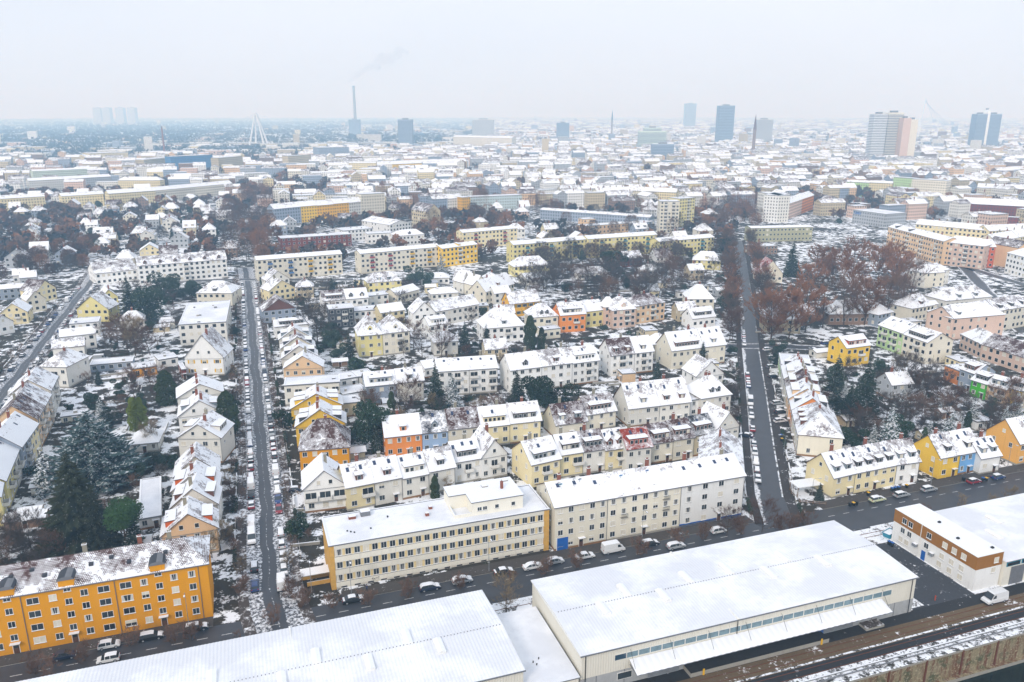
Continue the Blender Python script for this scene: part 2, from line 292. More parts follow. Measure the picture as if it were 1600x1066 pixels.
# ---------------------------------------------------------------- survey of the place, in metres
DATA_ROWS = [
 ('in the row behind the flat office', -53.6, 186.0, -43.2, 188.9, 6.8, 11.0, '1 Y 4.6 white c1 b3 o3'),
 ('in the row behind the flat office', -42.8, 187.1, -15.6, 199.8, 6.6, 10.0, '1 G 4.2 ltyellow d1 c1 b1 s0;1 G 4.2 offwhite d1 c1 s0;1 G 4.2 offwhite w c1 s0;1 G 4.2 offwhite d1 s1'),
 ('in the row behind the flat office', -15.8, 202.7, -8.6, 205.7, 6.8, 10.0, '1 G 4 white w b1 s0'),
 ('at the end of the row behind the flat office', -8.6, 205.2, -1.3, 208.3, 7.0, 11.0, '1 Y 4.8 white b1 s1'),
 ('in the row behind the long cream block', 5.4, 200.6, 13.6, 204.8, 7.0, 12.0, '1 G 4.5 ltyellow w b1 s0'),
 ('in the row behind the long cream block', 13.7, 206.5, 27.0, 211.4, 7.0, 10.0, '1 G 4 ltyellow w b1 s0;1 G 4 offwhite w s2'),
 ('in the row behind the long cream block', 27.0, 210.9, 33.2, 213.2, 6.8, 10.0, '1 G 4 ltyellow D2 b1 s1'),
 ('in the row behind the long cream block', 32.9, 210.0, 40.4, 212.3, 7.4, 10.0, '1 G 4 offwhite w c1 s3 rB'),
 ('in the row behind the long cream block', 41.1, 216.0, 54.5, 220.8, 6.8, 10.0, '1 G 4 cream w s2 rW;1 G 4 cream w s2 rW'),
 ('in the row behind the long cream block', 54.6, 221.3, 61.7, 224.3, 7.0, 10.0, '1 G 4 tan w c1 s4 rW'),
 ('at the street corner behind the white block', 62.1, 225.3, 70.3, 229.4, 7.0, 10.0, '1 Y 5 offwhite b1 c1 s0'),
 ('joining the white block along the right street', 59.6, 188.1, 64.2, 207.2, 11.0, 11.0, '1 G 3.5 offwhite c2 s1'),
 ('in the colourful row with the orange house', -37.8, 220.3, 9.1, 233.7, 7.0, 10.0, '1.05 G 4.6 orange d1 c1 s0;.75 G 4.6 ltblue D1 c0 s4;.95 G 4.6 cream s2;.9 G 4.6 ltyellow w c1 s0;.95 G 4.6 ltyellow w c1 s0'),
 ('beside the ivy house in the middle row', 13.9, 234.4, 24.0, 238.2, 5.0, 10.0, '1 G 5 cream d2 s2'),
 ('overgrown with ivy in the middle row', 24.2, 240.6, 34.2, 244.7, 6.0, 10.0, '1 G 4.5 cream w s1 rW'),
 ('with teal balconies on its end', 38.3, 244.4, 59.9, 251.0, 7.0, 12.0, '1 G 6.5 offwhite d1 c1 s0;1 G 6.5 offwhite d2 k2 s0'),
 ('on the corner by the right street', 60.3, 253.7, 66.5, 256.2, 6.0, 9.0, '1 F 0.3 white'),
 ('on the corner by the right street', 64.1, 253.5, 75.4, 257.9, 7.0, 11.0, '1 H 5.5 offwhite D2 c2 s0'),
 ('behind the corner house on the right street', 67.5, 276.6, 78.5, 280.3, 7.0, 10.0, '1 Y 5 white d1 c1 s1'),
 ('in the white row by the evergreen trees', -0.5, 277.2, 33.3, 290.6, 9.0, 11.0, '1 G 4.5 white D1 c1 s0;1 G 4.5 white d1 c2 s1;.9 G 4.5 white w b1 c1 s0'),
 ('white twin villa right of the white row', 38.7, 297.2, 56.3, 303.2, 8.5, 11.0, '1 G 5 white d2 b1 c1 s2;.8 G 5 white d1 b1 c1 s0'),
 ('with tall chimneys near the right street', 64.2, 305.8, 88.1, 314.9, 8.0, 12.0, '1 G 6 cream w c2 s0;.7 G 6 cream d1 c1 s0'),
 ('low wing beside the tall chimney house', 57.6, 318.3, 65.8, 319.3, 7.0, 8.0, '1 H 3.5 cream s0'),
 ('in the white balcony flats', -26.9, 274.2, -5.4, 278.7, 9.5, 12.0, '1 G 3 white b1 c1 s0;.9 G 3 white b2 c1 s0'),
 ('grey modern house beside the garages', -51.3, 264.5, -31.7, 270.8, 7.5, 10.0, '1 G 3.5 bluegrey w c1 s0;.9 G 3.5 offwhite d1 c1 s0'),
 ('garage behind the flat roofed terrace house', -64.8, 282.8, -58.3, 286.5, 3.4, 8.0, '1 F .3 white'),
 ('garage behind the flat roofed terrace house', -58.0, 286.5, -52.7, 289.6, 3.4, 8.0, '1 F .3 offwhite'),
 ('flat annex by the round evergreen', -57.9, 253.3, -51.5, 255.1, 5.0, 8.0, '1 F .3 tan'),
 ('low annex next to the beige cube', -60.3, 267.7, -52.2, 272.5, 3.0, 8.0, '1 F .3 white'),
 ('small white house left of the white flats', -33.9, 294.9, -29.6, 297.3, 4.0, 8.0, '1 G 2 white s0'),
 ('large yellow villa with red ridge tiles', -64.4, 321.5, -54.7, 324.5, 10.0, 14.0, '1 H 6.5 yellowish c1 s1 D1'),
 ('joined to the large yellow villa', -54.7, 324.5, -43.9, 329.6, 10.0, 13.0, '1 H 6 cream b1 c1 s1 D1'),
 ('navy gabled house in the garden quarter', -46.8, 366.9, -36.8, 370.7, 8.0, 11.0, '1 Y 5 white s1'),
 ('blue ended house in the garden quarter', -37.0, 372.7, -16.7, 388.7, 7.5, 11.0, '1 G 4 offwhite s1'),
 ('with wide dormer behind the bare red tree', -37.4, 348.3, -29.3, 352.9, 7.0, 10.0, '1 G 3 white w s0'),
 ('with dark upper storey in the garden quarter', -87.2, 368.5, -76.0, 372.3, 9.5, 10.0, '1 F .3 darkgrey b1'),
 ('flat white house in the garden quarter', -77.0, 376.8, -66.1, 380.7, 6.5, 10.0, '1 F .4 white'),
 ('low yellow house in the garden quarter', -63.5, 374.2, -52.9, 380.7, 6.5, 9.0, '1 G 3 ltyellow s0 c1'),
 ('mansard house with long terraces', -95.7, 393.6, -74.5, 402.3, 8.0, 12.0, '1 G 4 white w s2;1 G 4 white D2 s0 b1'),
 ('flat grey annex in the garden quarter', -75.7, 412.6, -66.2, 417.2, 6.0, 9.0, '1 F .3 offwhite'),
 ('yellow hip roofed villa in the garden quarter', -82.0, 444.8, -64.0, 452.0, 6.5, 12.0, '1 H 4.5 yellowish d2 s1'),
 ('low white house by the dark pine', -61.9, 420.1, -51.7, 434.6, 5.0, 10.0, '1 G 2.5 cream s0'),
 ('garden pavilion with hipped snowy roof', -44.4, 428.8, -29.9, 433.6, 3.4, 9.0, '1 H 2.5 offwhite s0'),
 ('white bungalow by the blue spruce', -54.6, 469.7, -37.8, 471.7, 4.0, 9.0, '1 H 2.4 white s0'),
 ('small slim white house under the slabs', -82.9, 453.7, -80.6, 455.6, 5.0, 8.0, '1 F .3 white'),
 ('white villa with steep pyramid roof', -12.3, 343.9, 5.8, 349.4, 7.0, 14.0, '1 H 7 white c1 s0 d1 b1'),
 ('cream villa beside the orange villa', 9.2, 359.6, 21.7, 363.2, 8.0, 12.0, '1 H 5 cream D2 c1 s1 b1'),
 ('orange villa in the middle of the villas', 22.8, 361.3, 34.8, 364.9, 8.5, 12.0, '1 G 4.5 orange w c1 s0 b1'),
 ('pale yellow villa beside the orange villa', 35.3, 370.7, 44.3, 374.6, 8.0, 11.0, '1 G 4 yellowish c1 s0'),
 ('small cream annex below the orange villa', 14.0, 349.8, 22.3, 353.1, 4.5, 6.0, '1 F .3 cream'),
 ('pink villa with corner turret', 48.0, 369.2, 59.8, 373.1, 9.0, 12.0, '1 H 5 pink D1 c1 s1 b1'),
 ('cream villa beside the turret villa', 60.4, 377.0, 76.2, 386.5, 9.0, 12.0, '1 H 4 peach c2 s2 b1'),
 ('turret of the pink villa', 44.7, 372.9, 50.2, 375.5, 10.0, 5.0, '1 H 4 pink s0'),
 ('deep yellow house with green shutters', -1.0, 390.8, 14.1, 397.9, 7.0, 10.0, '1 G 5 deepyellow c1 s1 y2'),
 ('tall white gabled house up the garden', -14.1, 419.0, 1.1, 440.7, 7.0, 11.0, '1 G 5.5 cream c1 s0 d1'),
 ('white house before the deep yellow one', -9.3, 418.8, -0.7, 423.6, 6.0, 8.0, '1 G 3 offwhite s0'),
 ('twin gabled house under the yellow slab', -27.6, 444.2, -21.3, 449.6, 7.0, 10.0, '1 Y 5 offwhite s1;1 Y 5 offwhite s0'),
 ('twin gabled house under the yellow slab', -20.7, 435.5, -14.4, 440.7, 7.0, 10.0, '1 Y 5 cream s0 c1'),
 ('yellow villa with red dormer before the long slab', 1.2, 493.5, 24.0, 500.1, 6.5, 13.0, '1 H 5 yellowish d1 c1 s1'),
 ('hip roofed villa by the dark evergreen', 89.2, 393.6, 102.5, 393.6, 9.0, 13.0, '1 H 6 cream c1 s0'),
 ('small steep house below the hip villa', 86.3, 368.8, 98.5, 373.8, 5.0, 9.0, '1 G 4 white w s0'),
 ('low white house in the dark trees', 8.4, 467.8, 21.8, 475.5, 4.0, 9.0, '1 G 2.5 offwhite s0'),
 ('pavilion among the dark trees', 42.2, 483.5, 59.9, 489.6, 4.0, 9.0, '1 H 3 offwhite s1'),
 ('red timbered house before the long slab', 75.2, 525.9, 87.5, 530.7, 6.0, 9.0, '1 G 4 brick s1'),
 ('pale hip roofed villa near the right street', 119.4, 521.1, 136.9, 516.4, 6.0, 12.0, '1 H 5 yellowish d1 s0'),
 ('yellow house with bared brown gable roof', -60.9, 210.5, -47.1, 213.2, 7.0, 13.0, '1 H 6.5 ochre s2 b1'),
 ('second house up the left street', -66.5, 227.9, -51.8, 231.0, 7.0, 9.0, '1 Y 5 yellow c2 s0 e2'),
 ('third house up the left street', -72.3, 244.3, -56.4, 248.4, 6.6, 9.0, '1 Y 4.5 yellow c2 s0 e2'),
 ('flat terrace house on the left street', -80.1, 264.5, -61.4, 268.6, 7.5, 9.0, '1 F .5 offwhite b3'),
 ('peach gabled house on the left street', -85.2, 282.6, -71.2, 284.9, 8.0, 8.0, '1 Y 4.5 peach c1 s0'),
 ('gabled terrace house on the left street', -89.8, 297.0, -76.8, 300.4, 7.5, 8.0, '1 Y 4.5 offwhite c1 s0 e1'),
 ('gabled terrace house on the left street', -93.9, 310.1, -81.0, 313.8, 7.5, 8.0, '1 Y 4.5 cream c1 s1 e1'),
 ('gabled terrace house on the left street', -98.4, 323.4, -85.6, 327.4, 7.5, 8.0, '1 Y 4.5 offwhite c1 s0 e1'),
 ('small flat house on the left street', -108.3, 351.7, -94.5, 357.4, 5.5, 10.0, '1 G 2 white w s0'),
 ('brown gabled house on the left street', -122.0, 378.8, -107.4, 385.4, 6.0, 12.0, '1 Y 5.5 bluegrey s2 rG'),
 ('cross gabled house on the left street', -132.7, 425.2, -121.0, 435.1, 6.0, 11.0, '1 Y 5 ltyellow s1 c1'),
 ('house with dark gable near the slabs', -141.9, 452.6, -130.9, 460.0, 6.0, 10.0, '1 Y 5 offwhite s1'),
 ('peach gabled house behind the ochre block', -80.4, 163.1, -69.0, 167.2, 6.5, 9.0, '1 Y 4.6 peach c1 s1 e1 rO'),
 ('with long snowy gable on the left street west side', -83.8, 176.4, -73.2, 179.0, 6.6, 9.0, '1 Y 4.6 offwhite s0 e1'),
 ('with orange dormers on the left street west side', -87.2, 185.3, -76.3, 188.2, 6.6, 8.0, '1 Y 4.4 offwhite c1 s0 e1 rO'),
 ('with brown attic window on the left street west side', -89.8, 193.4, -79.2, 197.0, 6.8, 10.0, '1 Y 5 cream c1 s1'),
 ('with wide pale gable wall on the left street west side', -98.2, 217.0, -85.6, 217.0, 8.0, 11.0, '1 Y 4.2 offwhite c2 s0 e1'),
 ('with red chimney on the left street west side', -105.4, 235.1, -93.2, 239.6, 7.5, 10.0, '1 Y 4.6 white c2 s0 e1'),
 ('with low broad gable on the left street west side', -113.2, 253.5, -99.6, 259.2, 7.0, 11.0, '1 Y 4 offwhite c2 s0'),
 ('tall gabled house with yellow shutters', -128.3, 297.9, -113.3, 298.7, 7.5, 13.0, '1 Y 9 white s1 c1 o3 y1'),
 ('flat roofed block beside the tall gabled house', -147.3, 340.0, -128.3, 345.6, 9.5, 44.0, '1 F .3 offwhite'),
 ('hip roofed house behind the flat block', -168.6, 415.9, -149.8, 415.9, 7.0, 16.0, '1 H 5 cream s1 d1'),
 ('side wing with garages by the tall gabled house', -127.9, 293.3, -126.5, 294.1, 4.0, 10.0, '1 F .3 brick'),
 ('long shed behind the peach house', -92.4, 177.2, -87.7, 179.2, 3.0, 24.0, '1 F .3 white'),
 ('garden house with pyramid roof in the conifer garden', -115.9, 223.4, -108.2, 225.3, 3.2, 9.0, '1 H 3 offwhite s0'),
 ('yellow garage wall building in the west gardens', -147.9, 295.6, -140.4, 299.7, 3.5, 8.0, '1 F .3 ochre'),
 ('long flat garage in the west gardens', -168.2, 302.0, -153.5, 307.1, 3.0, 8.0, '1 F .3 bluegrey'),
 ('white garage with dark door in the west gardens', -143.0, 307.6, -137.0, 311.9, 3.4, 8.0, '1 F .3 white'),
 ('grey flat shed in the west gardens', -173.6, 304.7, -170.5, 305.5, 3.5, 8.0, '1 F .3 cream'),
 ('low garden shed with red door', -149.5, 246.5, -142.4, 250.0, 2.8, 5.0, '1 F .3 cream'),
 ('pale yellow balcony house at the left edge', -126.7, 178.7, -130.7, 186.2, 8.5, 11.0, '1 G 4 yellowish b1 s0'),
 ('in the balcony row at the left edge', -131.4, 188.3, -140.8, 210.5, 8.0, 11.0, '1 G 4 yellowish b2 s0;.8 G 4 offwhite b1 s0'),
 ('in the balcony row at the left edge', -139.1, 208.6, -144.4, 226.0, 9.0, 11.0, '1 G 4.5 bluegrey b1 s0;1 G 4.5 ltyellow k2 s0'),
 ('in the balcony row at the left edge', -145.6, 227.9, -153.6, 249.8, 9.5, 12.0, '1 G 5 peach b2 s2 c1;.9 G 5 peach b1 s1'),
 ('white end house with orange awning in the balcony row', -157.0, 255.6, -162.8, 270.6, 9.0, 12.0, '1 G 4.5 offwhite b1 s1 c1'),
 ('hip roofed white house behind the balcony row', -176.8, 284.1, -166.5, 283.3, 8.5, 14.0, '1 H 4 offwhite s1 b1'),
 ('low snowy roofed house on the far left street', -190.8, 316.8, -180.2, 321.6, 5.5, 10.0, '1 G 2.5 offwhite s1'),
 ('white house with plain wall on the far left street', -195.1, 330.9, -183.1, 337.1, 6.5, 11.0, '1 G 2 white s0'),
 ('flat roofed house on the far left street', -202.8, 352.5, -191.6, 357.1, 6.5, 11.0, '1 F .3 white'),
 ('yellow gabled house on the far left street', -214.8, 382.0, -199.3, 382.0, 6.5, 11.0, '1 Y 6.5 yellowish s1'),
 ('yellow house behind the steep gable house', -213.5, 403.7, -207.0, 408.2, 7.0, 12.0, '1 Y 4 yellowish s1 c1'),
 ('yellow gable house west of the far left street', -248.4, 374.9, -237.6, 378.8, 6.0, 12.0, '1 Y 4.5 ltyellow s0 b1'),
 ('cream house west of the far left street', -250.0, 400.0, -243.7, 405.9, 6.5, 12.0, '1 Y 4.5 cream s1'),
 ('dark roofed house west of the far left street', -257.3, 421.3, -253.2, 432.8, 6.5, 12.0, '1 Y 5 ltyellow s2'),
 ('low grey school block at the left edge', -290.0, 425.2, -269.5, 435.1, 6.0, 12.0, '1 G 1.5 bluegrey s0'),
 ('white house with dark gable at the left edge', -239.2, 355.1, -234.3, 362.1, 5.5, 10.0, '1 Y 4 white s1 b1'),
 ('long white block with six dormers', -223.5, 469.2, -178.6, 492.8, 11.5, 14.0, '1 G 4.5 white D6 b1 s1 f4'),
 ('corner wing of the long white block', -249.0, 468.4, -230.5, 482.5, 7.0, 22.0, '1 G 5 white s1'),
 ('first house at the green corner of the right row', 106.5, 303.9, 102.6, 288.8, 7.5, 11.0, '1 F .4 ltgreen'),
 ('in the row along the right street', 103.7, 293.0, 101.3, 283.3, 7.2, 10.5, '1 G 3.6 offwhite d1 c2 s1 q1'),
 ('in the row along the right street', 100.4, 280.9, 98.0, 271.1, 8.0, 11.0, '1 G 4.2 offwhite w c2 s0 q1'),
 ('in the row along the right street', 98.7, 273.1, 96.2, 263.0, 7.3, 11.0, '1 G 4.6 cream w c2 s2 q1'),
 ('in the row along the right street', 95.5, 261.3, 92.9, 250.9, 7.9, 10.5, '1 G 3.8 peach w c1 s0 q1'),
 ('in the row along the right street', 93.8, 253.1, 91.1, 242.4, 7.1, 11.5, '1 G 4.4 orange d1 c2 s0 q1'),
 ('cream hip-ended house with bared tiles closing the right row', 91.2, 242.6, 86.2, 222.3, 7.0, 12.5, '1 H 5 cream d3 s1 c1'),
 ('cream end house with plain gable', 85.9, 194.1, 93.0, 197.2, 6.3, 10.0, '1 G 4.8 ltyellow d2 c1 s0'),
 ('pale yellow terrace house with brown plinth', 93.0, 197.2, 106.7, 202.5, 6.3, 10.0, '1 G 4.8 ltyellow d4 c1 s1'),
 ('white terrace house right of the pale yellow one', 106.7, 202.5, 114.0, 204.6, 6.3, 10.0, '1 G 4.8 white d2 s1'),
 ('yellow corner house with brown hip', 120.6, 206.1, 127.6, 208.7, 6.6, 10.0, '1 G 4.8 yellow d1 c1 s1'),
 ('light blue terrace house on the harbour road', 127.6, 208.7, 134.9, 211.4, 6.6, 10.0, '1 G 4.8 blue d1 c1 s0'),
 ('small white terrace house beside the blue one', 133.7, 208.8, 140.6, 211.0, 5.2, 9.0, '1 G 4 white d2 s0'),
 ('orange gabled house at the right edge', 148.3, 215.1, 159.7, 219.4, 7.0, 11.0, '1 G 5.5 amber d1 s0'),
 ('shed extension behind the blue house', 144.1, 224.4, 147.8, 223.5, 4.0, 6.0, '1 F .3 brick'),
 ('yellow house with roof terrace by the conifers', 135.7, 309.4, 147.3, 314.0, 8.0, 10.0, '1 G 3.5 yellow w b1 s0 rR'),
 ('green balconied block by the conifers', 162.0, 340.0, 169.8, 312.6, 9.5, 13.0, '1 G 3.5 ltgreen b2 s0 k3;.9 G 3.5 cream w b1 s0'),
 ('long pink block with slate hip roof', 195.4, 363.9, 199.5, 349.4, 10.0, 30.0, '1 H 4.5 pink s0'),
 ('long pink block with slate hip roof', 200.1, 349.4, 250.4, 374.2, 10.0, 13.0, '1.2 G 4 pink d3 s1;1 G 4 cream d3 s1'),
 ('long low pink hall with slate roof', 197.0, 320.1, 206.4, 291.1, 6.5, 12.0, '1 G 4 pink s2'),
 ('end wing of the low pink hall', 196.8, 336.1, 197.0, 320.1, 6.5, 10.0, '1 H 4 pink s1'),
 ('in the painted terrace at the right edge', 167.7, 293.9, 169.9, 285.3, 5.6, 9.0, '1 F .3 orange'),
 ('in the painted terrace at the right edge', 168.2, 284.4, 170.1, 278.3, 7.4, 10.0, '1 G 3 bluegrey w s0'),
 ('in the painted terrace at the right edge', 168.0, 275.9, 170.6, 270.2, 6.0, 9.0, '1 G 3 green w s0'),
 ('in the painted terrace at the right edge', 170.6, 270.2, 174.0, 264.7, 6.0, 9.0, '1 G 3 peach w s0 b1'),
 ('in the painted terrace at the right edge', 175.5, 267.4, 181.2, 257.4, 6.5, 9.0, '1 G 3 yellow w s0 b1;1 G 3 cream w s0 b1'),
 ('hip roofed cream villa behind the brown trees', 240.0, 470.1, 242.7, 460.2, 9.0, 14.0, '1 H 3.5 cream s0'),
 ('joined wing of the hip roofed cream villa', 242.7, 460.2, 263.3, 472.1, 9.0, 12.0, '1 H 3.5 offwhite s0'),
 ('grey villa with dormers behind the green block', 197.0, 381.3, 212.2, 389.4, 7.0, 12.0, '1 H 5 cream d1 s1'),
 ('hipped house before the pink slab', 227.2, 406.4, 257.4, 417.0, 5.0, 14.0, '1 H 5 offwhite s1 d2'),
 ('brown school building behind bare trees', 154.3, 375.6, 178.6, 376.9, 5.5, 16.0, '1 H 5 brownish s1'),
 ('grey wing of the brown school building', 176.5, 372.4, 186.9, 378.8, 6.0, 14.0, '1 H 4 bluegrey s0'),
 ('old house behind the rust brown tree', 118.9, 361.1, 135.0, 359.9, 7.0, 12.0, '1 H 5.5 tan s1'),
 ('steep house with red patched roof', 150.8, 475.9, 164.4, 475.9, 5.5, 14.0, '1 Y 8 cream s3'),
 ('shed with blue door by the dark spruce', 176.7, 496.8, 184.8, 496.8, 3.0, 8.0, '1 F .3 bluegrey'),
 ('slab with blue and yellow balconies', -155.7, 480.1, -108.5, 502.9, 13.0, 11.0, '1 G 1.6 cream b4 s0 f4 kBY'),
 ('slab with red balconies', -96.6, 502.9, -48.5, 530.4, 13.0, 11.0, '1 G 1.6 cream b4 s0 f4 kRY'),
 ('bright yellow slab end', -46.4, 525.6, -23.8, 544.2, 12.5, 11.0, '1 G 1.6 yellow b1 s0 f4 d1'),
 ('yellow slab with orange balconies', -37.1, 598.4, 4.0, 622.4, 12.5, 11.0, '1 G 1.6 ltyellow b2 s0 f4 kR'),
 ('left part of the long pale yellow slab', 0.9, 538.4, 54.1, 563.9, 13.0, 11.0, '1 G 1.8 yellowish b3 s0 f4 kT'),
 ('middle part of the long pale yellow slab', 53.8, 560.6, 106.4, 582.0, 13.5, 11.0, '1 G 1.8 yellowish b3 s0 f4 kT'),
 ('right part of the long pale yellow slab', 104.3, 561.8, 148.5, 582.8, 11.5, 11.0, '1 G 1.8 yellowish b2 s0 f4 kT'),
 ('dark brick factory building', -172.6, 592.9, -124.4, 615.6, 9.0, 14.0, '1 F .4 brick o14'),
 ('white annex behind the brick factory', -133.9, 632.8, -112.9, 647.3, 9.0, 18.0, '1 F .3 white'),
 ('white house with teal shop front', -113.3, 622.4, -94.7, 629.2, 8.0, 12.0, '1 F .3 white'),
 ('white villa beside the teal shop', -89.8, 612.3, -68.7, 622.4, 8.0, 12.0, '1 H 3.5 white D1 s0'),
 ('long white roofed house with orange gable', -102.2, 666.4, -86.5, 682.4, 9.0, 40.0, '1 Y 3 white s0'),
 ('blue grey end house of the yellow row', -216.5, 728.8, -197.2, 749.2, 15.0, 12.0, '1 G 4 bluegrey b1 s0 d2'),
 ('in the yellow row beyond the brick factory', -197.2, 749.2, -158.8, 781.9, 15.0, 12.0, '.9 G 4 yellow b1 s0;1 G 4 deepyellow w s0;.9 G 4 deepyellow w s0'),
 ('white end of the yellow row', -158.8, 781.9, -147.8, 793.4, 15.0, 12.0, '1 G 4 offwhite d2 s0'),
 ('tower block with blue balconies', -148.5, 792.0, -127.2, 804.9, 22.0, 14.0, '1 F .4 cream b2 f7 kB'),
 ('cream ten storey tower', 125.9, 681.4, 142.2, 681.4, 27.0, 13.0, '1 F .4 cream b2 f9'),
 ('side half of the cream ten storey tower', 150.3, 721.3, 166.6, 732.3, 25.0, 14.0, '1 F .4 yellowish b1 f9'),
 ('long blue grey school block', 27.2, 775.0, 123.4, 716.7, 9.0, 12.0, '1 G 1.5 bluegrey s1'),
 ('peach office with dark corner', 60.2, 669.5, 100.7, 689.5, 7.5, 12.0, '1 F .3 peach o12'),
 ('grey office beside the peach one', 102.3, 696.5, 127.6, 713.4, 6.0, 12.0, '1 F .3 bluegrey o8'),
 ('tall cube of the peach office', 61.7, 688.0, 72.1, 692.3, 11.0, 10.0, '1 F .3 peach'),
 ('teal banded office block', -43.7, 846.3, 11.0, 866.4, 14.0, 14.0, '1 F .4 tealwhite o16'),
 ('yellow stair tower of the teal office', -51.5, 830.0, -43.2, 836.4, 15.0, 12.0, '1 F .3 deepyellow'),
 ('grey gabled flats before the red trees', -91.4, 728.8, -74.8, 709.5, 15.0, 14.0, '1 G 6 tan s2 d2'),
 ('in the flats left of the teal office', -81.0, 820.8, -52.1, 839.8, 14.0, 12.0, '1 G 4 bluegrey d2 s1;1 G 4 offwhite d2 s1'),
 ('curved row with many chimneys', 95.2, 894.6, 139.0, 917.1, 14.0, 12.0, '1 G 4 cream c3 s0;1 G 4 ltyellow c3 s0'),
 ('curved row with many chimneys', 139.0, 917.1, 181.8, 894.6, 14.0, 12.0, '1 G 4 cream c3 s0;1 G 4 ltyellow c3 s0'),
 ('olive slab behind the solar roof', 190.3, 633.1, 241.8, 640.4, 11.0, 12.0, '1 G 1 olive s0'),
 ('flat house with solar roof', 174.8, 573.0, 194.2, 578.8, 6.0, 12.0, '1 F .3 brownish'),
 ('eight storey white block', 239.8, 786.6, 248.4, 749.6, 25.0, 12.0, '1 F .4 offwhite f8 b2'),
 ('side face of the eight storey white block', 248.4, 749.6, 266.7, 773.9, 25.0, 14.0, '1 F .4 white f8'),
 ('orange gabled flats beside the eight storey block', 268.4, 776.2, 321.1, 856.3, 15.0, 12.0, '1 G 4 pink s0 d2;1 G 4 orange s0 d2'),
 ('white flat office with blue sign', 319.0, 749.4, 334.2, 715.5, 12.0, 26.0, '1 F .4 grey f3 o10'),
 ('dark brick church hall with buttresses', 455.9, 812.7, 509.7, 779.0, 11.0, 26.0, '1 G 5 brick s0 o12'),
 ('low brick aisle of the church hall', 431.4, 759.4, 480.3, 731.2, 6.0, 8.0, '1 F .4 brick o1'),
 ('second brick hall behind the church hall', 564.2, 979.2, 615.5, 946.3, 12.0, 24.0, '1 G 4 brownish s0'),
 ('pink slab with brown balconies', 285.5, 604.4, 290.6, 533.2, 16.0, 12.0, '1 G 2.5 peach b2 s0 f5 d2;1 G 2.5 peach b2 s0 f5 c1'),
 ('pink slab with brown balconies', 292.4, 536.4, 309.4, 517.7, 15.5, 12.0, '1 H 4 pink b1 s0 f5 c1'),
 ('orange red narrow flats beside the pink slab', 313.4, 524.3, 320.6, 524.3, 14.0, 12.0, '1 G 4 redorange s0 c1'),
 ('cream flats at the right edge', 334.9, 548.7, 388.6, 585.0, 14.0, 12.0, '1 G 4 cream c3 s0;1 G 4 ltyellow c3 s0'),
 ('white corner block at the right edge', 318.5, 507.7, 320.9, 469.4, 13.0, 14.0, '1 H 4 white s0 f4'),
 ('long cream flats behind the pink slab', 326.4, 644.6, 362.1, 608.4, 13.0, 12.0, '1 G 3.5 ltyellow c4 s0;1 G 3.5 ltyellow c4 s0'),
 ('long cream flats behind the pink slab', 362.6, 605.0, 417.8, 618.9, 13.0, 12.0, '1 G 3.5 ltyellow c4 s0'),
 ('pale green flats', 414.4, 1001.8, 458.1, 974.4, 17.0, 12.0, '1 G 2 ltgreen s0 f5;1 G 2 ltyellow s0 f5'),
 ('tall cream slab with brown face', 483.1, 978.2, 511.0, 950.4, 22.0, 14.0, '1 F .4 cream f7 b2'),
 ('mint flats left of the cream slab', 486.4, 1033.5, 501.1, 1013.2, 20.0, 14.0, '1 F .4 ltgreen f6'),
 ('long yellow block on the left', -531.9, 836.7, -500.7, 862.8, 13.0, 12.0, '1 G 3 ltyellow s0 f4'),
 ('yellow block beyond the left villas', -482.8, 862.8, -451.2, 890.5, 13.0, 12.0, '1 G 3 ltyellow s0 f4'),
 ('curved cream block beyond the left villas', -440.5, 880.3, -405.3, 917.1, 14.0, 12.0, '1 G 3.5 ltyellow s0 d6'),
 ('curved cream block beyond the left villas', -410.0, 927.7, -353.2, 1021.3, 13.0, 12.0, '1 G 3.5 cream s0 d8;1 G 3.5 cream s0 d8'),
 ('white block in the left distance', -625.6, 1047.9, -596.6, 1078.5, 14.0, 12.0, '1 G 3 offwhite s0 f4'),
 ('grey white block in the left distance', -595.8, 1078.5, -555.5, 1122.2, 14.0, 12.0, '1 G 3 grey s0 f4'),
 ('yellow block left of the pink hall', -515.2, 1057.9, -460.0, 1057.9, 14.0, 14.0, '1 H 4 ltyellow s0 f4'),
 ('green white slab in the left distance', -704.0, 1192.5, -649.2, 1247.2, 16.0, 12.0, '1 G 2 mint s0 f5'),
 ('beige block before the blue glass office', -622.3, 1378.5, -610.5, 1457.4, 22.0, 16.0, '1 F .4 tan f6'),
 ('blue glass office in the left distance', -587.4, 1402.7, -537.9, 1466.5, 26.0, 18.0, '1 F .5 blueglass o16'),
 ('beige tower pair right of the blue glass office', -504.2, 1400.0, -482.5, 1461.8, 24.0, 16.0, '1 F .5 tan f7'),
 ('yellow sided block in the left distance', -866.4, 1675.7, -812.6, 1729.7, 18.0, 40.0, '1 F .4 ltyellow f5'),
 ('white long flat building with round bay', -440.0, 1212.0, -378.8, 1264.1, 9.0, 20.0, '1 F .4 offwhite o16'),
 ('beige tower under the white bridge', -401.2, 1461.8, -370.6, 1506.1, 24.0, 16.0, '1 F .5 tan f7'),
 ('grey industrial hall with blue windows', -394.1, 1663.6, -337.7, 1694.3, 30.0, 40.0, '1 F .5 bluegrey o10 f5'),
 ('pale yellow end block before the viaduct', -272.0, 1357.1, -227.2, 1357.1, 18.0, 12.0, '1 G 2 ltyellow s0 f6'),
 ('very long yellow block before the viaduct', -229.7, 1371.0, -82.5, 1479.7, 14.0, 14.0, '1 G 5 yellow s0 d10;1 G 5 yellow s0 d10'),
 ('light pair of blocks beyond the viaduct', -505.7, 2673.9, -426.6, 2673.9, 30.0, 20.0, '1 F .5 offwhite f8'),
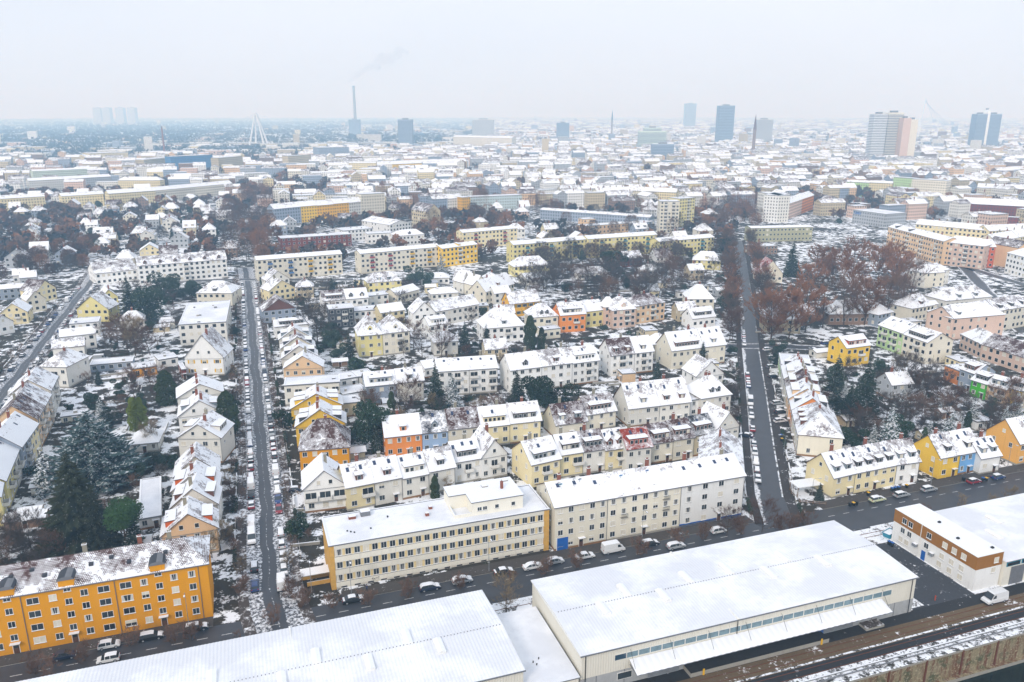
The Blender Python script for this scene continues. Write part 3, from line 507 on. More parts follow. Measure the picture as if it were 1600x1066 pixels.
 ('long cream block right of the dark tower', -171.8, 2397.6, 0.0, 2279.7, 30.0, 20.0, '1 G 4 cream s0 f8;1 G 4 cream s0 f8'),
]
ROADS = {'s1': [(-44.5, 134.5), (-49.4, 143.9), (-54.1, 155.5), (-74.3, 218.4), (-100.3, 295.8), (-155.5, 461.0), (-178.6, 525.6)], 's2': [(67.9, 179.4), (70.4, 195.7), (78.3, 227.8), (89.3, 270.6), (105.5, 335.3), (124.3, 407.2), (165.6, 569.9), (182.7, 641.4)], 'fw': [(-180.4, 256.0), (-186.2, 272.6), (-208.1, 335.3), (-235.4, 412.9), (-254.4, 470.1), (-267.3, 503.6), (-284.3, 544.4)], 'x1': [(106.9, 339.3), (120.0, 339.3), (137.8, 335.3)], 'x2': [(-262.2, 493.3), (-216.0, 479.5), (-163.6, 485.4)], 'x3': [(91.0, 339.3), (106.9, 339.3)], 'x4': [(-163.6, 485.4), (-95.3, 485.4)], 'x6': [(241.3, 361.7), (319.1, 569.9), (409.9, 787.6)], 'x7': [(308.3, 470.1), (303.0, 539.6)]}
DATA_TREES = []
for k, chk, t in (
 ('bigfir', 0, '-101.8 167.3 26,-96.4 165.6 17.5'),
 ('pine', 0, '-90.1 165.6 14.6'),
 ('spruce', 0, '-88.1 165.6 11.3,-191.7 388.3 22.9,-67 314 13.2,-26.8 264.7 16.4,-41.5 224.9 9.7,-20.1 328.5 14.8,-11 328.5 13.4,1.8 266 13.2,77.8 310.5 10.9,55.9 291.2 9.3,176.5 495.4 23.6,157.2 569.9 12.1,120.3 279.5 14.9,113.8 251.9 14.4,121 256 21.2,115.4 249 13.7,-157.9 288.2 6.5,82 192.8 5.5'),
 ('cedar', 0, '-117.2 204.7 21.6'),
 ('snowspruce', 0, '-126.8 197.6 13.3,-137.3 249 9.2,-20.6 260.9 13.7,-44.5 495.4 16.4,115.4 225.4 16.1,111.4 227.8 8.5,137.8 232.8 11.2,131.8 233.8 7.2'),
 ('limethuja', 0, '-123.1 242.3 11.2,-120.5 241.2 11.6'),
 ('ivywall', 0, '-122.5 266 12.5,-91.8 240.1 14.1'),
 ('ever', 0, '-179.1 379.4 17.8,-189.9 424.8 16.8,-181.1 431 10.2,-178.1 434.1 10.2,-143.9 257.8 7.8,-145.9 280.9 5,-131.9 244.5 6.3,-78.7 335.3 8.8,-72.6 319.3 7.6,-43.2 227.8 14.8,-49.9 232.8 6.5,-57.9 464.6 12.4,-49.9 461 9.7,10.2 257.2 14.4,14.5 254.8 13.4,63.8 503.6 14.9,65 532.5 10.9,111.4 401.6 11.2,154 575.3 12.2,111.1 249 11.4,105 227.8 6.8,142.7 294.2 7.8,121.2 232.8 8.7'),
 ('bush', 0, '-184.9 288.2 2.6,-61.2 301.4 6.2,-83.2 330.4 2.9,-75.1 244.5 4.8,-137.3 208.8 2.8,-95.5 193.9 2.9,-100 211.8 4,-53.3 175.3 3.5'),
 ('red', 0, '-138 273.9 9.8,-36.8 254.8 14.3,-29.7 321.1 16.8,99.1 348.5 15.6,148.8 260.9 8.6,153.7 259.7 9.4,113.1 242.3 9.4,-154.7 325.7 14.2,52.6 174.4 8.3,61.8 176.2 9.4,66.7 174.4 6.7'),
 ('tan', 0, '-111 227.8 9.6,148.1 288.2 12.8,166.9 251.9 9.2,-160.6 324.8 18.1,-1.1 142.4 9.3,130.7 189.5 6,116.5 186.7 5.5,124.5 186.7 5.2,-69.1 167.9 7.7,-69.9 164.5 7.3,-68.6 170.8 6,-113 227.8 8.5,-59.9 155.7 5.7,-50.9 159.6 5,-17.5 197.6 4.8'),
 ('thuja', 0, '-41 254.8 8.8,-20.7 194.6 6.5,7.9 335.3 14.8,12.8 332.4 10.4,149.3 243.3 6.1,129.9 232.8 4.8'),
 ('bare', 0, '-86.9 342.3 20.6,-37.8 321.1 11.2,143.6 279.5 16.6,149.2 270.6 15.8,125.5 249 10.9,111.1 232.8 10.8,161.5 251.9 8.1,149.8 370.9 26,140.9 385.7 19.6,-119.6 168.4 9.8,-113.6 167.3 10.8,-107.4 165.6 10.6,-112.9 162.3 9.1,-106.5 160.1 8.7'),
 ('brown', 0, '-43.3 335.3 13.1,133 249 11.4,135.9 246.1 11.3,167.8 260.9 9.5,176.8 260.9 11.8,159.9 370.9 26,184.5 379.4 26,199 392.2 23.1,218.7 427.8 24.9,-165.6 328.5 18.2,-181 340.3 11.8,-173 335.3 11.7,-54 134.5 2.2,-103.3 162.3 9.9,-115.7 159.6 8.2,-118.7 170.8 8.6,-58 147.8 5.9'),
 ('rust', 0, '118.7 350.7 26,126.6 350.7 26,138.1 361.7 26,171.9 375.7 26,190.6 464.6 26,215.4 495.4 26,224.6 479.5 26,192.2 487.3 23.2,232.5 479.5 26,187 427.8 24.9,162.3 427.8 23.2,223 452.3 26'),
 ('shrub', 0, '-87.8 124.8 4.2,-85.2 123.4 4.2,-81.1 127.9 4.2,-74 132.2 4,-66.5 133.7 4.2,-63.1 134.5 4.2,-48.6 139 4.2,-37.5 144.6 3.4,-30.4 145.9 3.8,-21.9 148.2 4.1,-10.9 152 4,7.2 157.5 4.2,15.3 160.1 4.2,0 155 2.9,30 165.6 4.2,56.7 175 4.2,66.1 177.5 4.2,70.3 178.1 4.2,46.6 172.3 4.2,40 170.2 4.2,74 179.4 4.2,104.9 183.4 3.6,-103.7 200.7 4.2,-47.6 148.5 4.2,-44.4 145.5 4.2'),
 ('gshrub', 0, '-118.1 167.3 4.2,-113.4 165.6 4.2,-110.9 167.9 4.2,-105.3 164.5 4.2,-101.8 162.3 4.2,-116.9 162.3 4.2,-108.5 160.9 4.2,-100.4 207.5 4'),
 ('bare', 1, '-128.5 253.9 6.4,-119.3 214.6 10.2,-105.5 175.9 10.9,-122.1 270.8 8.5,-128.5 222.8 10.2,-94.4 172.1 10.1,-108.6 231.3 11.2,-196.9 432 8.4,-158.7 365.1 11.1,-218.4 453.2 7.5,-184.3 420.9 8.2,-175.4 329.3 7,-190.2 384.8 8,-110.2 415.6 10.6,-91.8 438.5 6.7,-58.5 376 10.3,-94.9 372.9 9.9,-57.9 408.9 9.8,-104.4 437 10.9,-60 445.3 9,-101.4 389.9 10.4,-79.2 340 8.6,-66.1 459.4 8.4,-59.2 364.6 9,-46.3 325.4 6.6,-98.4 371.9 11,-64.2 433.9 7.6,-59.4 446.1 8,-50.3 415.2 6.9,-99.4 344.9 10,-81 400.4 10.3,-67 424.2 10.7,-98.6 362.8 10.2,-118.7 455.4 9.4,-51 355.7 9.1,-92.5 381.5 9.3,-49.6 261.3 7.9,-17.5 295.9 6.3,-4.8 302.4 8.1,-26.4 284 7.5,3.4 316.3 8.7,-2 255.3 7.8,-24.8 256.3 7,-23.8 266 6.6,-38.1 254.5 7.7,54.9 424.1 9.9,24.2 338.2 6.9,31 452.2 6.4,-26 418 6.5,50.6 403.2 7.1,-20 372.1 9.5,22.9 401.8 7.2,83.3 387 7,72.4 432.8 8,-20.2 332 11,25.1 340 6.4,37.9 372.4 9.7,8.7 377.9 8.6,19.9 545.7 14.5,18.5 527.1 13.2,36 510.2 10.1,109.1 580.5 12.7,19.5 447.6 15.3,33.6 496 16,79 508.8 11.4,13.1 467.3 12.1,89.2 539.1 13.6,27.4 577.6 14.9,81.6 502.7 11,80.6 427.3 13.5,18.4 453.3 16.4,35 555.6 12.8,26.6 458.7 15.5,89.6 565.8 10.9,24.7 484.8 13.1,40.7 539.2 12.8,76.6 438.9 15.1,99 531.7 16.5,108 549.7 16.1,29.1 515.2 11.3,77.7 490.9 14.6,26.8 509.1 17.1,87.4 473.5 13.6,46.5 578.5 11.1,50.1 492.1 11.6,41 553.6 15.8,74.7 427 16.9,104.3 545.1 10.1,52.3 520.8 17.3,66.2 564.1 14.3,14.9 481.7 10.5,48.1 574.5 17.4,91.7 478.4 13.4,110.6 534.6 14.4,56.1 476.8 16.3,47.8 489.8 10.3,91.5 437.9 13.2,71.5 427 14.3,68.7 428 12.1,109.9 512.3 16.3,76.9 558.6 12.6,118.2 558.9 10.7,29.9 580.9 17,45.2 461.9 13.2,25.3 451.8 11.7,59.5 515.1 16.7,47.1 558.5 10.1,47 425.5 15.6,20.1 533.5 11.7,61.7 466.3 15.1,7.6 444.3 16.9,82.5 468.4 15.1,61.9 452.6 14.1,15.8 458.9 14.9,62.7 466.2 11.4,26.6 496.3 15,73.6 512.9 12.1,57.7 452.6 11.9,135.6 594 11.7,129.4 503.3 12.4,142.6 526.4 8.9,137 587 11.5,117.5 559.6 11,145.5 566.5 12.8,110.2 453.6 12.3,138.3 504.3 12.8,108.4 511.6 9.1,110.5 459.7 7.7,124.5 259.1 9.3,128.3 251.1 8,137 278.7 9.3,141.8 266.1 7.6,128.1 288.2 10.8,153.5 239 10.7,138.6 242 6.7,110.1 244.3 6.5,158.7 280.5 8.2,127.3 289.1 8.6,127.1 240.9 10.3,153.7 250.6 9.8,245 499.5 11,132.7 362 8.4,135.3 363.3 9.4,179.6 474.9 9.9,152 377.4 8.4,220.8 445.2 9.7,-211.4 591.1 18.4,-225 702.2 12.2,-184.6 548 15.6,-219.1 622.3 17.5,-274.6 799.5 16.7,-237.4 756.4 15,-206.4 616.7 13.9,-218.4 704.7 13.4,-253.4 748.1 16.3,-324 545.8 8.8,-318.8 581.1 10.5,-310.8 565 8.9,-351.6 543.9 8.7,-328.5 556.7 8.7,-344.2 549.1 9.8,-310.1 570 6.3,-342.3 558.8 9.1,-289.4 499.5 7.8,-287.2 511.2 11.2,-310.6 499 10,-332.6 551.2 6.9,-354.6 575.8 7.1,-309.7 551.5 8.8,-344.9 552.4 11,-307.4 932.5 11.1,-295 948.9 9.7,-293.9 956.3 8.7,-320.9 904.2 8.9,-240.9 784.7 10.4,-309.6 887.7 10.1,-72.6 959.9 15.1,-48.9 651.6 12.9,-116.9 911.1 12.1,-129.1 880.6 16.5,-132.6 832 11.1,-111.6 805 11.8,-38.1 784 15.2,-27.6 742.3 14.6,-20.3 853.3 15.2,-37.9 859.7 12.3,157.3 654.6 14.7,68.2 668.3 13.1,147.8 715.1 14.2,47.2 635.4 16.2,102.3 681.6 15.8,169.2 765.7 14.4,114.6 803.6 9.6,110.1 802.5 12.3,82.6 798.1 11.9,24 899.3 13.1,116.1 664.7 10.5,239.3 890.8 16.2,211.6 808.4 15.4,380.1 807.9 9.8,424.9 912 10.2,390.5 883.6 9.4,356.6 801 7.8,-445.7 797.4 11.2,-467.2 819.1 6.5,-378.8 796.1 9,-283.6 643.5 11.1,-544.6 864.3 10.2,-283.3 673 9,-302.2 774.4 6.8,-367.5 625.2 9.6,-394 652.5 11,-363 896 9.3,-323.9 641.9 6.9,-455.7 773.6 6.7,-413.9 665.9 9.7,-395.5 649.1 10.7,-394.2 637.7 8,-327.2 629 6.4,-412.7 735.4 10.4,-549.4 862.8 9,85 285.9 7.6,77.1 265.6 8.6,91.3 301.8 8.4,76.3 262.1 9.4,73.7 246.4 8.5,77.3 265.5 7.5'),
 ('bush', 1, '-143.2 274.3 2.2,-129.1 219.9 1.6,-117.6 196.9 1.7,-154.2 260.7 2,-109.4 233.8 1.4,-141.1 259 1.9,-116.2 197.9 2.2,-127.9 233.5 1.7,-120.4 241.4 1.4,-117.6 217 2.2,-131.2 219.7 1.4,-201.7 388.5 1.6,-208.6 436.2 1.6,-182.8 362.9 1.9,-144.4 326.2 2,-184.2 362.5 1.5,-186.7 429.2 2,-173.3 381.3 1.3,-186.7 398.2 2.1,-154.8 334.3 1.9,-177.9 354.5 2.2,-193.2 421 2,-188.6 388.5 1.7,-74 340.4 1.9,-76.1 388.8 2.1,-56.7 431.9 1.6,-92.2 453.3 1.6,-51.2 326.2 1.6,-55.1 369.7 1.9,-91.6 349.8 1.8,-83.9 327.4 2,-100.3 355.4 1.8,-44 328.5 1.7,-77.4 374 1.8,-90 412.9 2.2,-91.7 442.1 2,-56.9 362 1.8,-61.8 356 1.4,-73.1 354.9 1.4,-80.7 459.3 1.9,-80.2 444.2 1.6,-104.1 364.9 1.8,-69.3 467.8 1.6,-56.5 386.5 1.9,-54.8 417.3 1.6,9.6 266.4 1.4,5.8 284.1 1.4,-15 269.1 1.8,3.7 300.2 1.4,-34.2 288.7 2.1,-47.9 282.1 1.5,4.2 296.9 1.5,-36.3 266.2 1.3,-31.8 277.6 1.4,-46 257.7 1.6,-40 236.9 2,-45.1 263.1 1.3,-50.1 262.1 1.9,-0.3 302.8 1.7,-16.5 340.3 1.8,77.6 390.2 1.5,1.2 329.4 1.6,45.3 367.4 1.8,2.4 382.9 1.5,70.2 452.6 1.9,49.4 434.3 1.4,80.7 460.5 1.3,129.7 294.7 2,164.8 274 1.6,150.9 268.7 1.9,122.3 239.7 1.3,169 279.9 1.6,134.6 296.8 2,125.8 240.3 2,152.1 272.3 2.1,155.3 237.5 1.5,175.9 279.3 1.5,139.6 244.5 1.6,124.8 234.9 1.4,103.2 231.1 1.7,167.7 281.5 1.5,133.1 270.5 1.3,153.6 235.1 1.8,175 270.9 2.1,131.1 307.7 1.8,112 237.2 2,139.1 262.1 1.3,-70.2 347.7 1.8,-80.6 354.8 2.2,-67.5 327.4 2.1,-91.1 243.8 2.2,-72.5 186.1 1.4,-153.6 436 1.5,-160.4 455.1 1.6,-158.7 451.6 1.7,-127.4 358.6 1.5,-90.4 238.3 1.8,-73.7 191.7 1.7,-97.6 265.5 1.9,-73.3 183.5 1.4,-134.6 382 1.4,-132.9 377.8 1.7,-90.3 244.9 1.7,-121.7 329.5 1.4,-121.8 334.4 2.1,-137.4 384.5 2.2,-100.1 313 1.8,-97.5 307.1 1.3,-124.6 390 1.4,-57.9 181.9 2.1,-70.1 215.7 1.4,-134.2 414.6 2.1,-76 243.4 1.4,-103.9 324.2 2,-136.4 424.2 2.2,-108.6 335.4 2.2,-131.3 411.8 1.3,-56.3 175.7 1.3,-132.7 409.6 1.6,-130.6 410.1 1.8,-126.5 395.1 2.2,-55.9 173 1.9,-82.2 264.4 2.1,-102.9 321.8 1.5,101.5 286.1 1.4,88.4 234.7 1.7,88 300.5 1.8,81.7 267.9 1.5,77.1 263 1.7,76.1 251.5 1.3,96.9 330.9 1.9,95.7 324.7 1.3,-52.5 191 2.2,-52.2 177.4 2.2,-52.2 193.3 2,-53.6 182.9 2'),
 ('gshrub', 1, '-148.3 262.5 2.4,-93 190.2 2.6,-94.2 193.8 2.6,-107 188.8 2.5,-142.7 247.6 3.1,-94.3 183 2.7,-127.9 214.5 2.8,-146.8 272.1 2.7,-140.9 240.7 2.4,-116.4 237.2 2.6,-142.6 251 3.1,-92.1 183.6 2.9,-1.3 293.2 3.6,-22.2 264.8 3.6,-18.6 268.4 2.3,-12.8 254.4 2.2,-24.3 278.6 3.7,-4.5 276.5 3.4,134.5 238.9 2.7,130 300.1 3,115.8 270.7 2.5,162.4 253 3.5,122.9 250.9 2.6,161.2 272.7 2.9,151.7 264.8 2.4,163.5 240.4 3.7,102.1 237 2.3,142.6 249.6 2.5,151.5 249.9 3.1,134 243.4 3.7,129.5 237.2 3,160.2 283.7 3.5,161.3 258.2 2.6,167.1 279.2 2.7,159.8 247.1 3.1,123.2 255.6 2.9,140.3 303.1 3.6,160.6 237.8 2.5,114.6 242 2.5,164.5 275.7 2.9,-141 392.5 2.3,-74.1 189.4 2.6,-87.9 232.6 2.6,-150.7 425.5 2.5,-86.3 229.7 3.3,-67.1 169.6 3.1,-100.7 267.8 3.3,-108.4 342.3 2.9,-138.7 431.6 2.4,-138.2 431.8 3.1,-76.9 243.7 2.4,-129.3 403.1 2.8,-96.6 302.6 3.5,-99.7 317.7 2.6,-140.9 435.4 3.4,-70.6 227.4 2.4,-59.7 190.1 3.7,-71.6 231.2 2.2,-107.5 340.5 2.6,-58.5 183 2.3,104.7 299.4 2.8,103.7 296.3 2.4,111.6 325.1 3,112.5 326.7 2.3,111.5 322.5 2.3,93.1 256.1 3.2'),
 ('red', 1, '-95.6 186.7 5.4,-111.7 205.5 6.7,-143.8 258.2 6.2,-125.5 227.6 5.3,-131.9 251.1 6,-127.1 283.3 8.2,-127.7 271 8.7,-121.2 209.2 6,-114.5 187.4 7.3,-169.3 352.3 6.4,-171.1 340.7 8.2,-205.7 443.9 8.6,-226 450.4 6.8,-161.4 305.4 6,-186.2 373 7.3,-138.4 288.7 6.3,-145.1 317.6 6.7,2.1 407.9 8.6,33.9 385.5 6.1,-19.9 322.8 5.7,19.5 386.6 7.3,56.2 377.2 8.3,-3.9 362.1 5.7,1.4 395.2 8.6,-11.5 433.1 6.4,71.7 461.2 6.5,79.9 570.2 11.8,71.6 453 11.9,67.4 557.4 10.5,51.1 581.6 11.2,50.2 433.8 7.5,79.3 486.7 8.9,19.9 561 7.2,35.3 426.4 9.3,48.9 446.6 9.9,93.5 480.7 12.2,81.7 470.2 8.9,34.9 581.7 8.2,13 438.1 11.3,67.4 420.5 9.9,100.9 559.3 7.7,85.3 464.4 8.7,102.2 467.9 8.5,122.8 463.1 6.3,130.9 528.6 8.5,137.6 545.3 7.1,113.6 509.7 7.8,105.9 465.2 8.6,146.2 572.3 5,136.2 539.9 8.6,126.4 564.9 6.6,127.4 582.9 8.7,115.6 467.8 7.5,155 239.2 5.8,144.5 273.1 8.1,108.1 256.7 7.9,155.8 273.4 7.7,150.7 281.8 8.1,165.7 251.9 6.4,144 287.1 5.6,158.1 261.9 7.6,156 264.2 7.9,-211.8 590.8 13.3,-275.2 793.4 17.4,-262.6 746.2 11.2,-242.3 723.3 19.1,-256.6 714.6 18.1,-267.9 774.2 13.2,-168.9 482.2 11.5,-196.6 618.7 14.3,-264.1 772.3 15.5,-257.6 769.5 15.9,-207.9 683.8 17.1,-270.7 779.5 13.3,-223.8 649.6 15.8,-230.7 716.9 17.5,-192.9 600.7 15.8,-262.9 779.5 13.7,-319.8 529.1 12.6,-305 554.7 12.2,-318 604.6 10.4,-294.7 523.8 12.5,-321.2 515 10.9,-317.5 598.1 12.1,-291.7 519.6 13.1,-307.4 503.7 7.8,-307.9 560.4 10.5,-344.6 558.8 8.6,-307 570.9 9,-338.6 572.2 8.6,-284 529.2 10.3,-313.2 480.1 9.9,-317.7 513.4 10.3,-292.4 496.3 7.9,-327.6 530.4 13.6,-287.7 522.5 9.5,-265 877.6 19.4,-249.4 818.9 19.2,-335 960.3 18.3,-306.1 913.7 17.1,-304.3 861.8 13.7,-308.1 998.1 20,-293.7 892.7 16.8,-295.5 928.7 19.8,-319.5 951.4 12.2,-304.6 861.3 15.7,-320.6 995.7 14.1,-311.9 946.8 20.9,-77.1 856.7 12.5,-109 637.9 14.8,-50.7 967.6 17.6,-131.1 826 18.8,-102.8 772.4 16,-18.2 703 15.3,-70 917.6 14.3,-60.6 1008.6 11.7,-97.8 935.5 11.5,-94.2 921.2 17.6,-98.7 671.7 13.9,-110.9 771.2 19.1,-71.1 704.2 18.6,-33.9 734.5 18.2,52.2 775.6 11.7,27.3 803 14.6,219.7 886 10.4,165.8 741.4 15.4,152.3 868.6 17.3,93.4 877.7 10,111.3 894.8 16,133.5 872 13.7,21.3 839 17,134.9 786 15.6,135.3 668.2 15.1,36.8 811.2 15.4,245.9 876 20.5,222.1 836.5 17.4,210.6 841.4 13.6,230.8 890.2 20.4,278.9 964.5 13.1,266.8 898.8 19.5,229.4 800.1 21.1,261.8 954.1 18.7,224.9 730 15.8,218.7 813.1 19.2,-477.6 847.3 8.3,-326.2 620.4 7.7,-397 721 7.6,-272.8 725.6 8.1,-311 660.3 8.2,-360.4 745.1 8.1,-370.5 858.1 9.1,-309.1 786.1 9.9,-422.1 784.6 9.9,-535 894.9 10.3,-330 699.1 7.9,-297.6 593.9 7.6,-392.4 843.8 6.8,-308.4 809.6 9.1,-473.5 834.5 8.7,-407 813.2 6.9,-283.8 594.7 8.6,-352.7 834.5 6.4,-296.4 779.7 6.4,-497.4 819.4 9.6,-239.5 614.4 6.4,-468.7 899.2 8.5,-457.8 818.8 11,-239.5 620.6 6.4,-273.9 725.6 8,-504.3 826.1 9,-382.1 755.4 8.8,-287 680.4 10,-405.3 830.2 10.9,-480.2 818.5 6.4,-363.9 680.3 8.9,-337.3 708.7 9.7,-280.9 752.4 10.9,-294.1 617 8.4,-334.3 775.3 9,-299.5 761.5 8.5,67.2 181.2 7.5,56.4 176.8 4.5,63.1 179.6 7.5,75.9 184.6 5.9,53.8 180.3 4.7'),
 ('ever', 1, '-94.2 178.3 5.8,-90 181.4 4.9,-109.9 205.4 4.3,-146.1 247.5 5.8,-130.9 260.8 5.8,-104 212.5 5.4,-128.1 256.3 5,-105.3 204 5.3,-130.4 260.4 4.3,-171 362.3 5.9,-185.3 398.5 5.3,-160.8 307.7 5,-145.6 289.9 4.1,-182.9 413.4 6.1,-190.9 377.2 4.5,-48.1 329.3 6.1,-35.2 355.1 4.6,-70.8 349.5 3.7,-87.7 361.2 5.6,-65.6 393 3.8,-105.4 457.6 5.1,-84 365.8 4.2,-93.6 372.6 5.1,-75.2 416.4 4.7,-112.6 415.1 5,-29.4 246 5.5,-8 254.6 3.9,0.1 263.3 4.5,-24.5 258.3 4.4,1.5 435.9 3.8,-11.9 331 4.5,-16.5 387.2 5.8,43.2 363.7 3.8,54.7 344.6 5.4,-14.8 392.4 4.9,0.5 414.1 3.7,70.2 431.8 5.1,91.4 524 6,53.3 468.9 7.3,63 562.9 7.2,48.7 546.4 7.4,67.4 457.6 8.4,57.6 491.2 5.8,68.8 494.4 6.4,30.6 447.8 6.1,49.4 470.2 5.2,66.1 519.1 6.4,128.5 484.7 3.7,138.5 536 5.6,126.3 557.4 5.5,129.1 473.7 3.5,127.3 450.6 4.3,99.6 451.6 4.3,111.6 522.1 3.8,119.6 433.4 5.6,137.5 575.2 4.4,120.1 261.7 4.6,151.5 244.1 3.8,138.8 233.9 4.9,159.8 250.2 4.5,123.7 292.1 5.6,165.5 258.4 5.4,171.3 253.4 3.6,132.8 283.4 4.9,99.4 239.5 5.2,153.7 290.1 3.8,126.2 269.7 6.1,-70.3 749.1 5.1,-44.5 1013.3 4.8,-107.6 918.8 4.6,-117.3 729.5 4.1,-75.6 855 6,-67.5 756.9 3.8,-19.9 798.6 5.3,-33.9 746.3 5.4,175.6 757.4 3.9,62.7 778.7 4.8,104.1 833.6 5,185.1 880.3 4.9,138.3 661.7 4.7,100.8 832.9 4.6,395.9 890.7 3.8,334.9 894.2 3.9,318.7 750.8 3.8,302.1 736.5 5.9,333.7 747.3 4,339.8 752.7 3.6,-73.5 344.3 3.8,-330 820 7.1,-328.5 690.5 6.8,-523 818.9 9.1,-344.1 867.2 6,-233.5 604.1 7.3,-327.8 618.5 8.8,-504.3 860.6 7.2,-347.5 576.8 8.8,-310.7 588.8 9.9,-349 659.1 8,-379.8 753.3 7.1,-443.2 861.9 9.2,-306.7 736.9 8,-371.1 642.3 7.5,-533 899.9 8.5,-429.9 871.9 8,-393.1 785.3 8.1,-385.8 630.1 9.6,-303.6 661.2 7.1,-382.8 747.2 7.4,-271.4 598.7 8.2,-308.4 784.9 6.2,-358.9 634.7 6.4,-285.2 696.6 9.2,-309.5 596.3 5.9,-477.8 828.3 8.4,-335 642.9 7.5,-255.4 668.7 8.5,-467 760.7 7.3,-457.9 745.4 6.8,-347.6 871.6 6.9,-331.9 705 6.5,-372.6 841.5 7.7,-255.4 627.5 6.1,-154.7 445.4 3.4,-149.3 418.8 4.1,-71.3 186.7 3.6,-127.9 355.8 4.2,-111.6 309.1 3.6,-143.8 405 3,-155.4 439.8 3.2,-79.5 254.1 3.7,-106 329.3 4.3,-111.8 344.2 3.9,-122.6 378.1 4.2,-112.5 348.9 2.5,-128.4 405.6 3.4,-60.1 185.2 3.4,-144.6 444.8 4.2,-134.2 413.1 4.2,85.8 230 5.2,92 245.9 4.6,94.9 258.2 5.6,114.1 326.3 6.2,108 309.5 5.9,92.1 249.5 4.1,98.8 271.7 3.5,102.2 285.3 4.1,114 326.4 3.9,103.2 292.3 4.1,79.7 276.7 5,78.2 268.5 6.1,93.4 327.2 3.8'),
 ('shrub', 1, '-127.3 261.5 2.2,-106.1 186.8 3.6,-118 242.6 3.7,-141 269.8 2.7,-131.6 264.9 3.4,-113.4 200.3 3.4,-136.7 267.1 3.3,-178.3 381.7 3.3,-173 361.2 3.1,-203.9 444.1 3.1,-211.9 447.7 3.1,-165.5 337.7 2.8,-167 352.1 2.2,-197.3 435.6 3.3,-163.4 374 2.5,-50.5 398.1 2.3,-65 374.8 2.6,-91.4 325.8 2.4,-59.9 365.4 3.3,-52.3 346.1 2.4,-81 453.9 2.4,-53.6 415 3.1,-89.2 386.5 3,-74.9 443.2 2.6,-70.5 358.2 3.4,-61.2 427.8 3.7,-86.6 389.1 2.6,-54.6 377.7 3.4,-73.5 342.2 2.9,-117.3 429.1 2.6,-41.6 364.2 2.2,-89.5 455 2.7,-35.6 271.8 2.8,-34.5 300.6 3.6,83.5 465.4 2.4,6.6 327 2.6,-7.3 384.3 3.6,-20.5 411.5 3.3,57.3 392.1 2.8,169.9 283.5 2.6,174 264.4 3,148 258.4 2.8,113.5 245.4 3,140.6 273 3.5,155.8 266.8 2.7,123 238.2 2.2,139.8 258.8 3.2,150.4 236.6 2.9,179.4 265.8 3.6,53.9 182.2 3.3,72.2 184.7 3,71.1 179.8 4.2,62.9 180.6 4.2,55.1 181.5 4.9,52.7 179.1 3,70.3 180.9 4.4,57 182.1 4.7,58.8 177.5 3.2,-126.6 346.1 3.5,-117.5 321.9 3.5,-111.3 303.4 3.2,-113.7 318.5 3.2,-93.7 248.6 2.3,-82.3 214.7 2.8,-155 436.6 2.3,-104.3 288.3 3.6,-65.9 168 2.8,-151.5 434.4 2.7,-139 393.4 3.4,-132.4 376.7 3.5,-75.7 195.2 2.3,-84.5 217.7 3.5,-142.7 403.3 3.3,-68.3 172.3 2.6,-158.5 442.4 3.6,-107.7 291.8 3.3,-138.3 386.6 3,-130.6 367.1 2.6,-101.8 272.5 3.4,-106.8 336.4 2.7,-82.7 256.8 2.3,-94.8 292.7 2.8,-76 244.2 2.8,-99.4 305.9 3.1,-64.6 207.9 2.7,-60.8 188.4 2.6,-133.5 413.5 3.7,-81.5 261.2 2.9,-120.7 374.4 3.4,-102.2 320.5 2.4,-96.5 303.2 2.1,-65.7 205.2 2.5,-142.8 440 2.2,102.3 290.5 3.3,115.2 332.1 3.3,108.8 307.6 3.3,114.2 333.3 2.6,93 250 2.7,109.3 312.1 3,75.9 253.5 3.2,69.5 227.9 2.3,88.8 307.5 3.1,-49.6 173.9 2.2'),
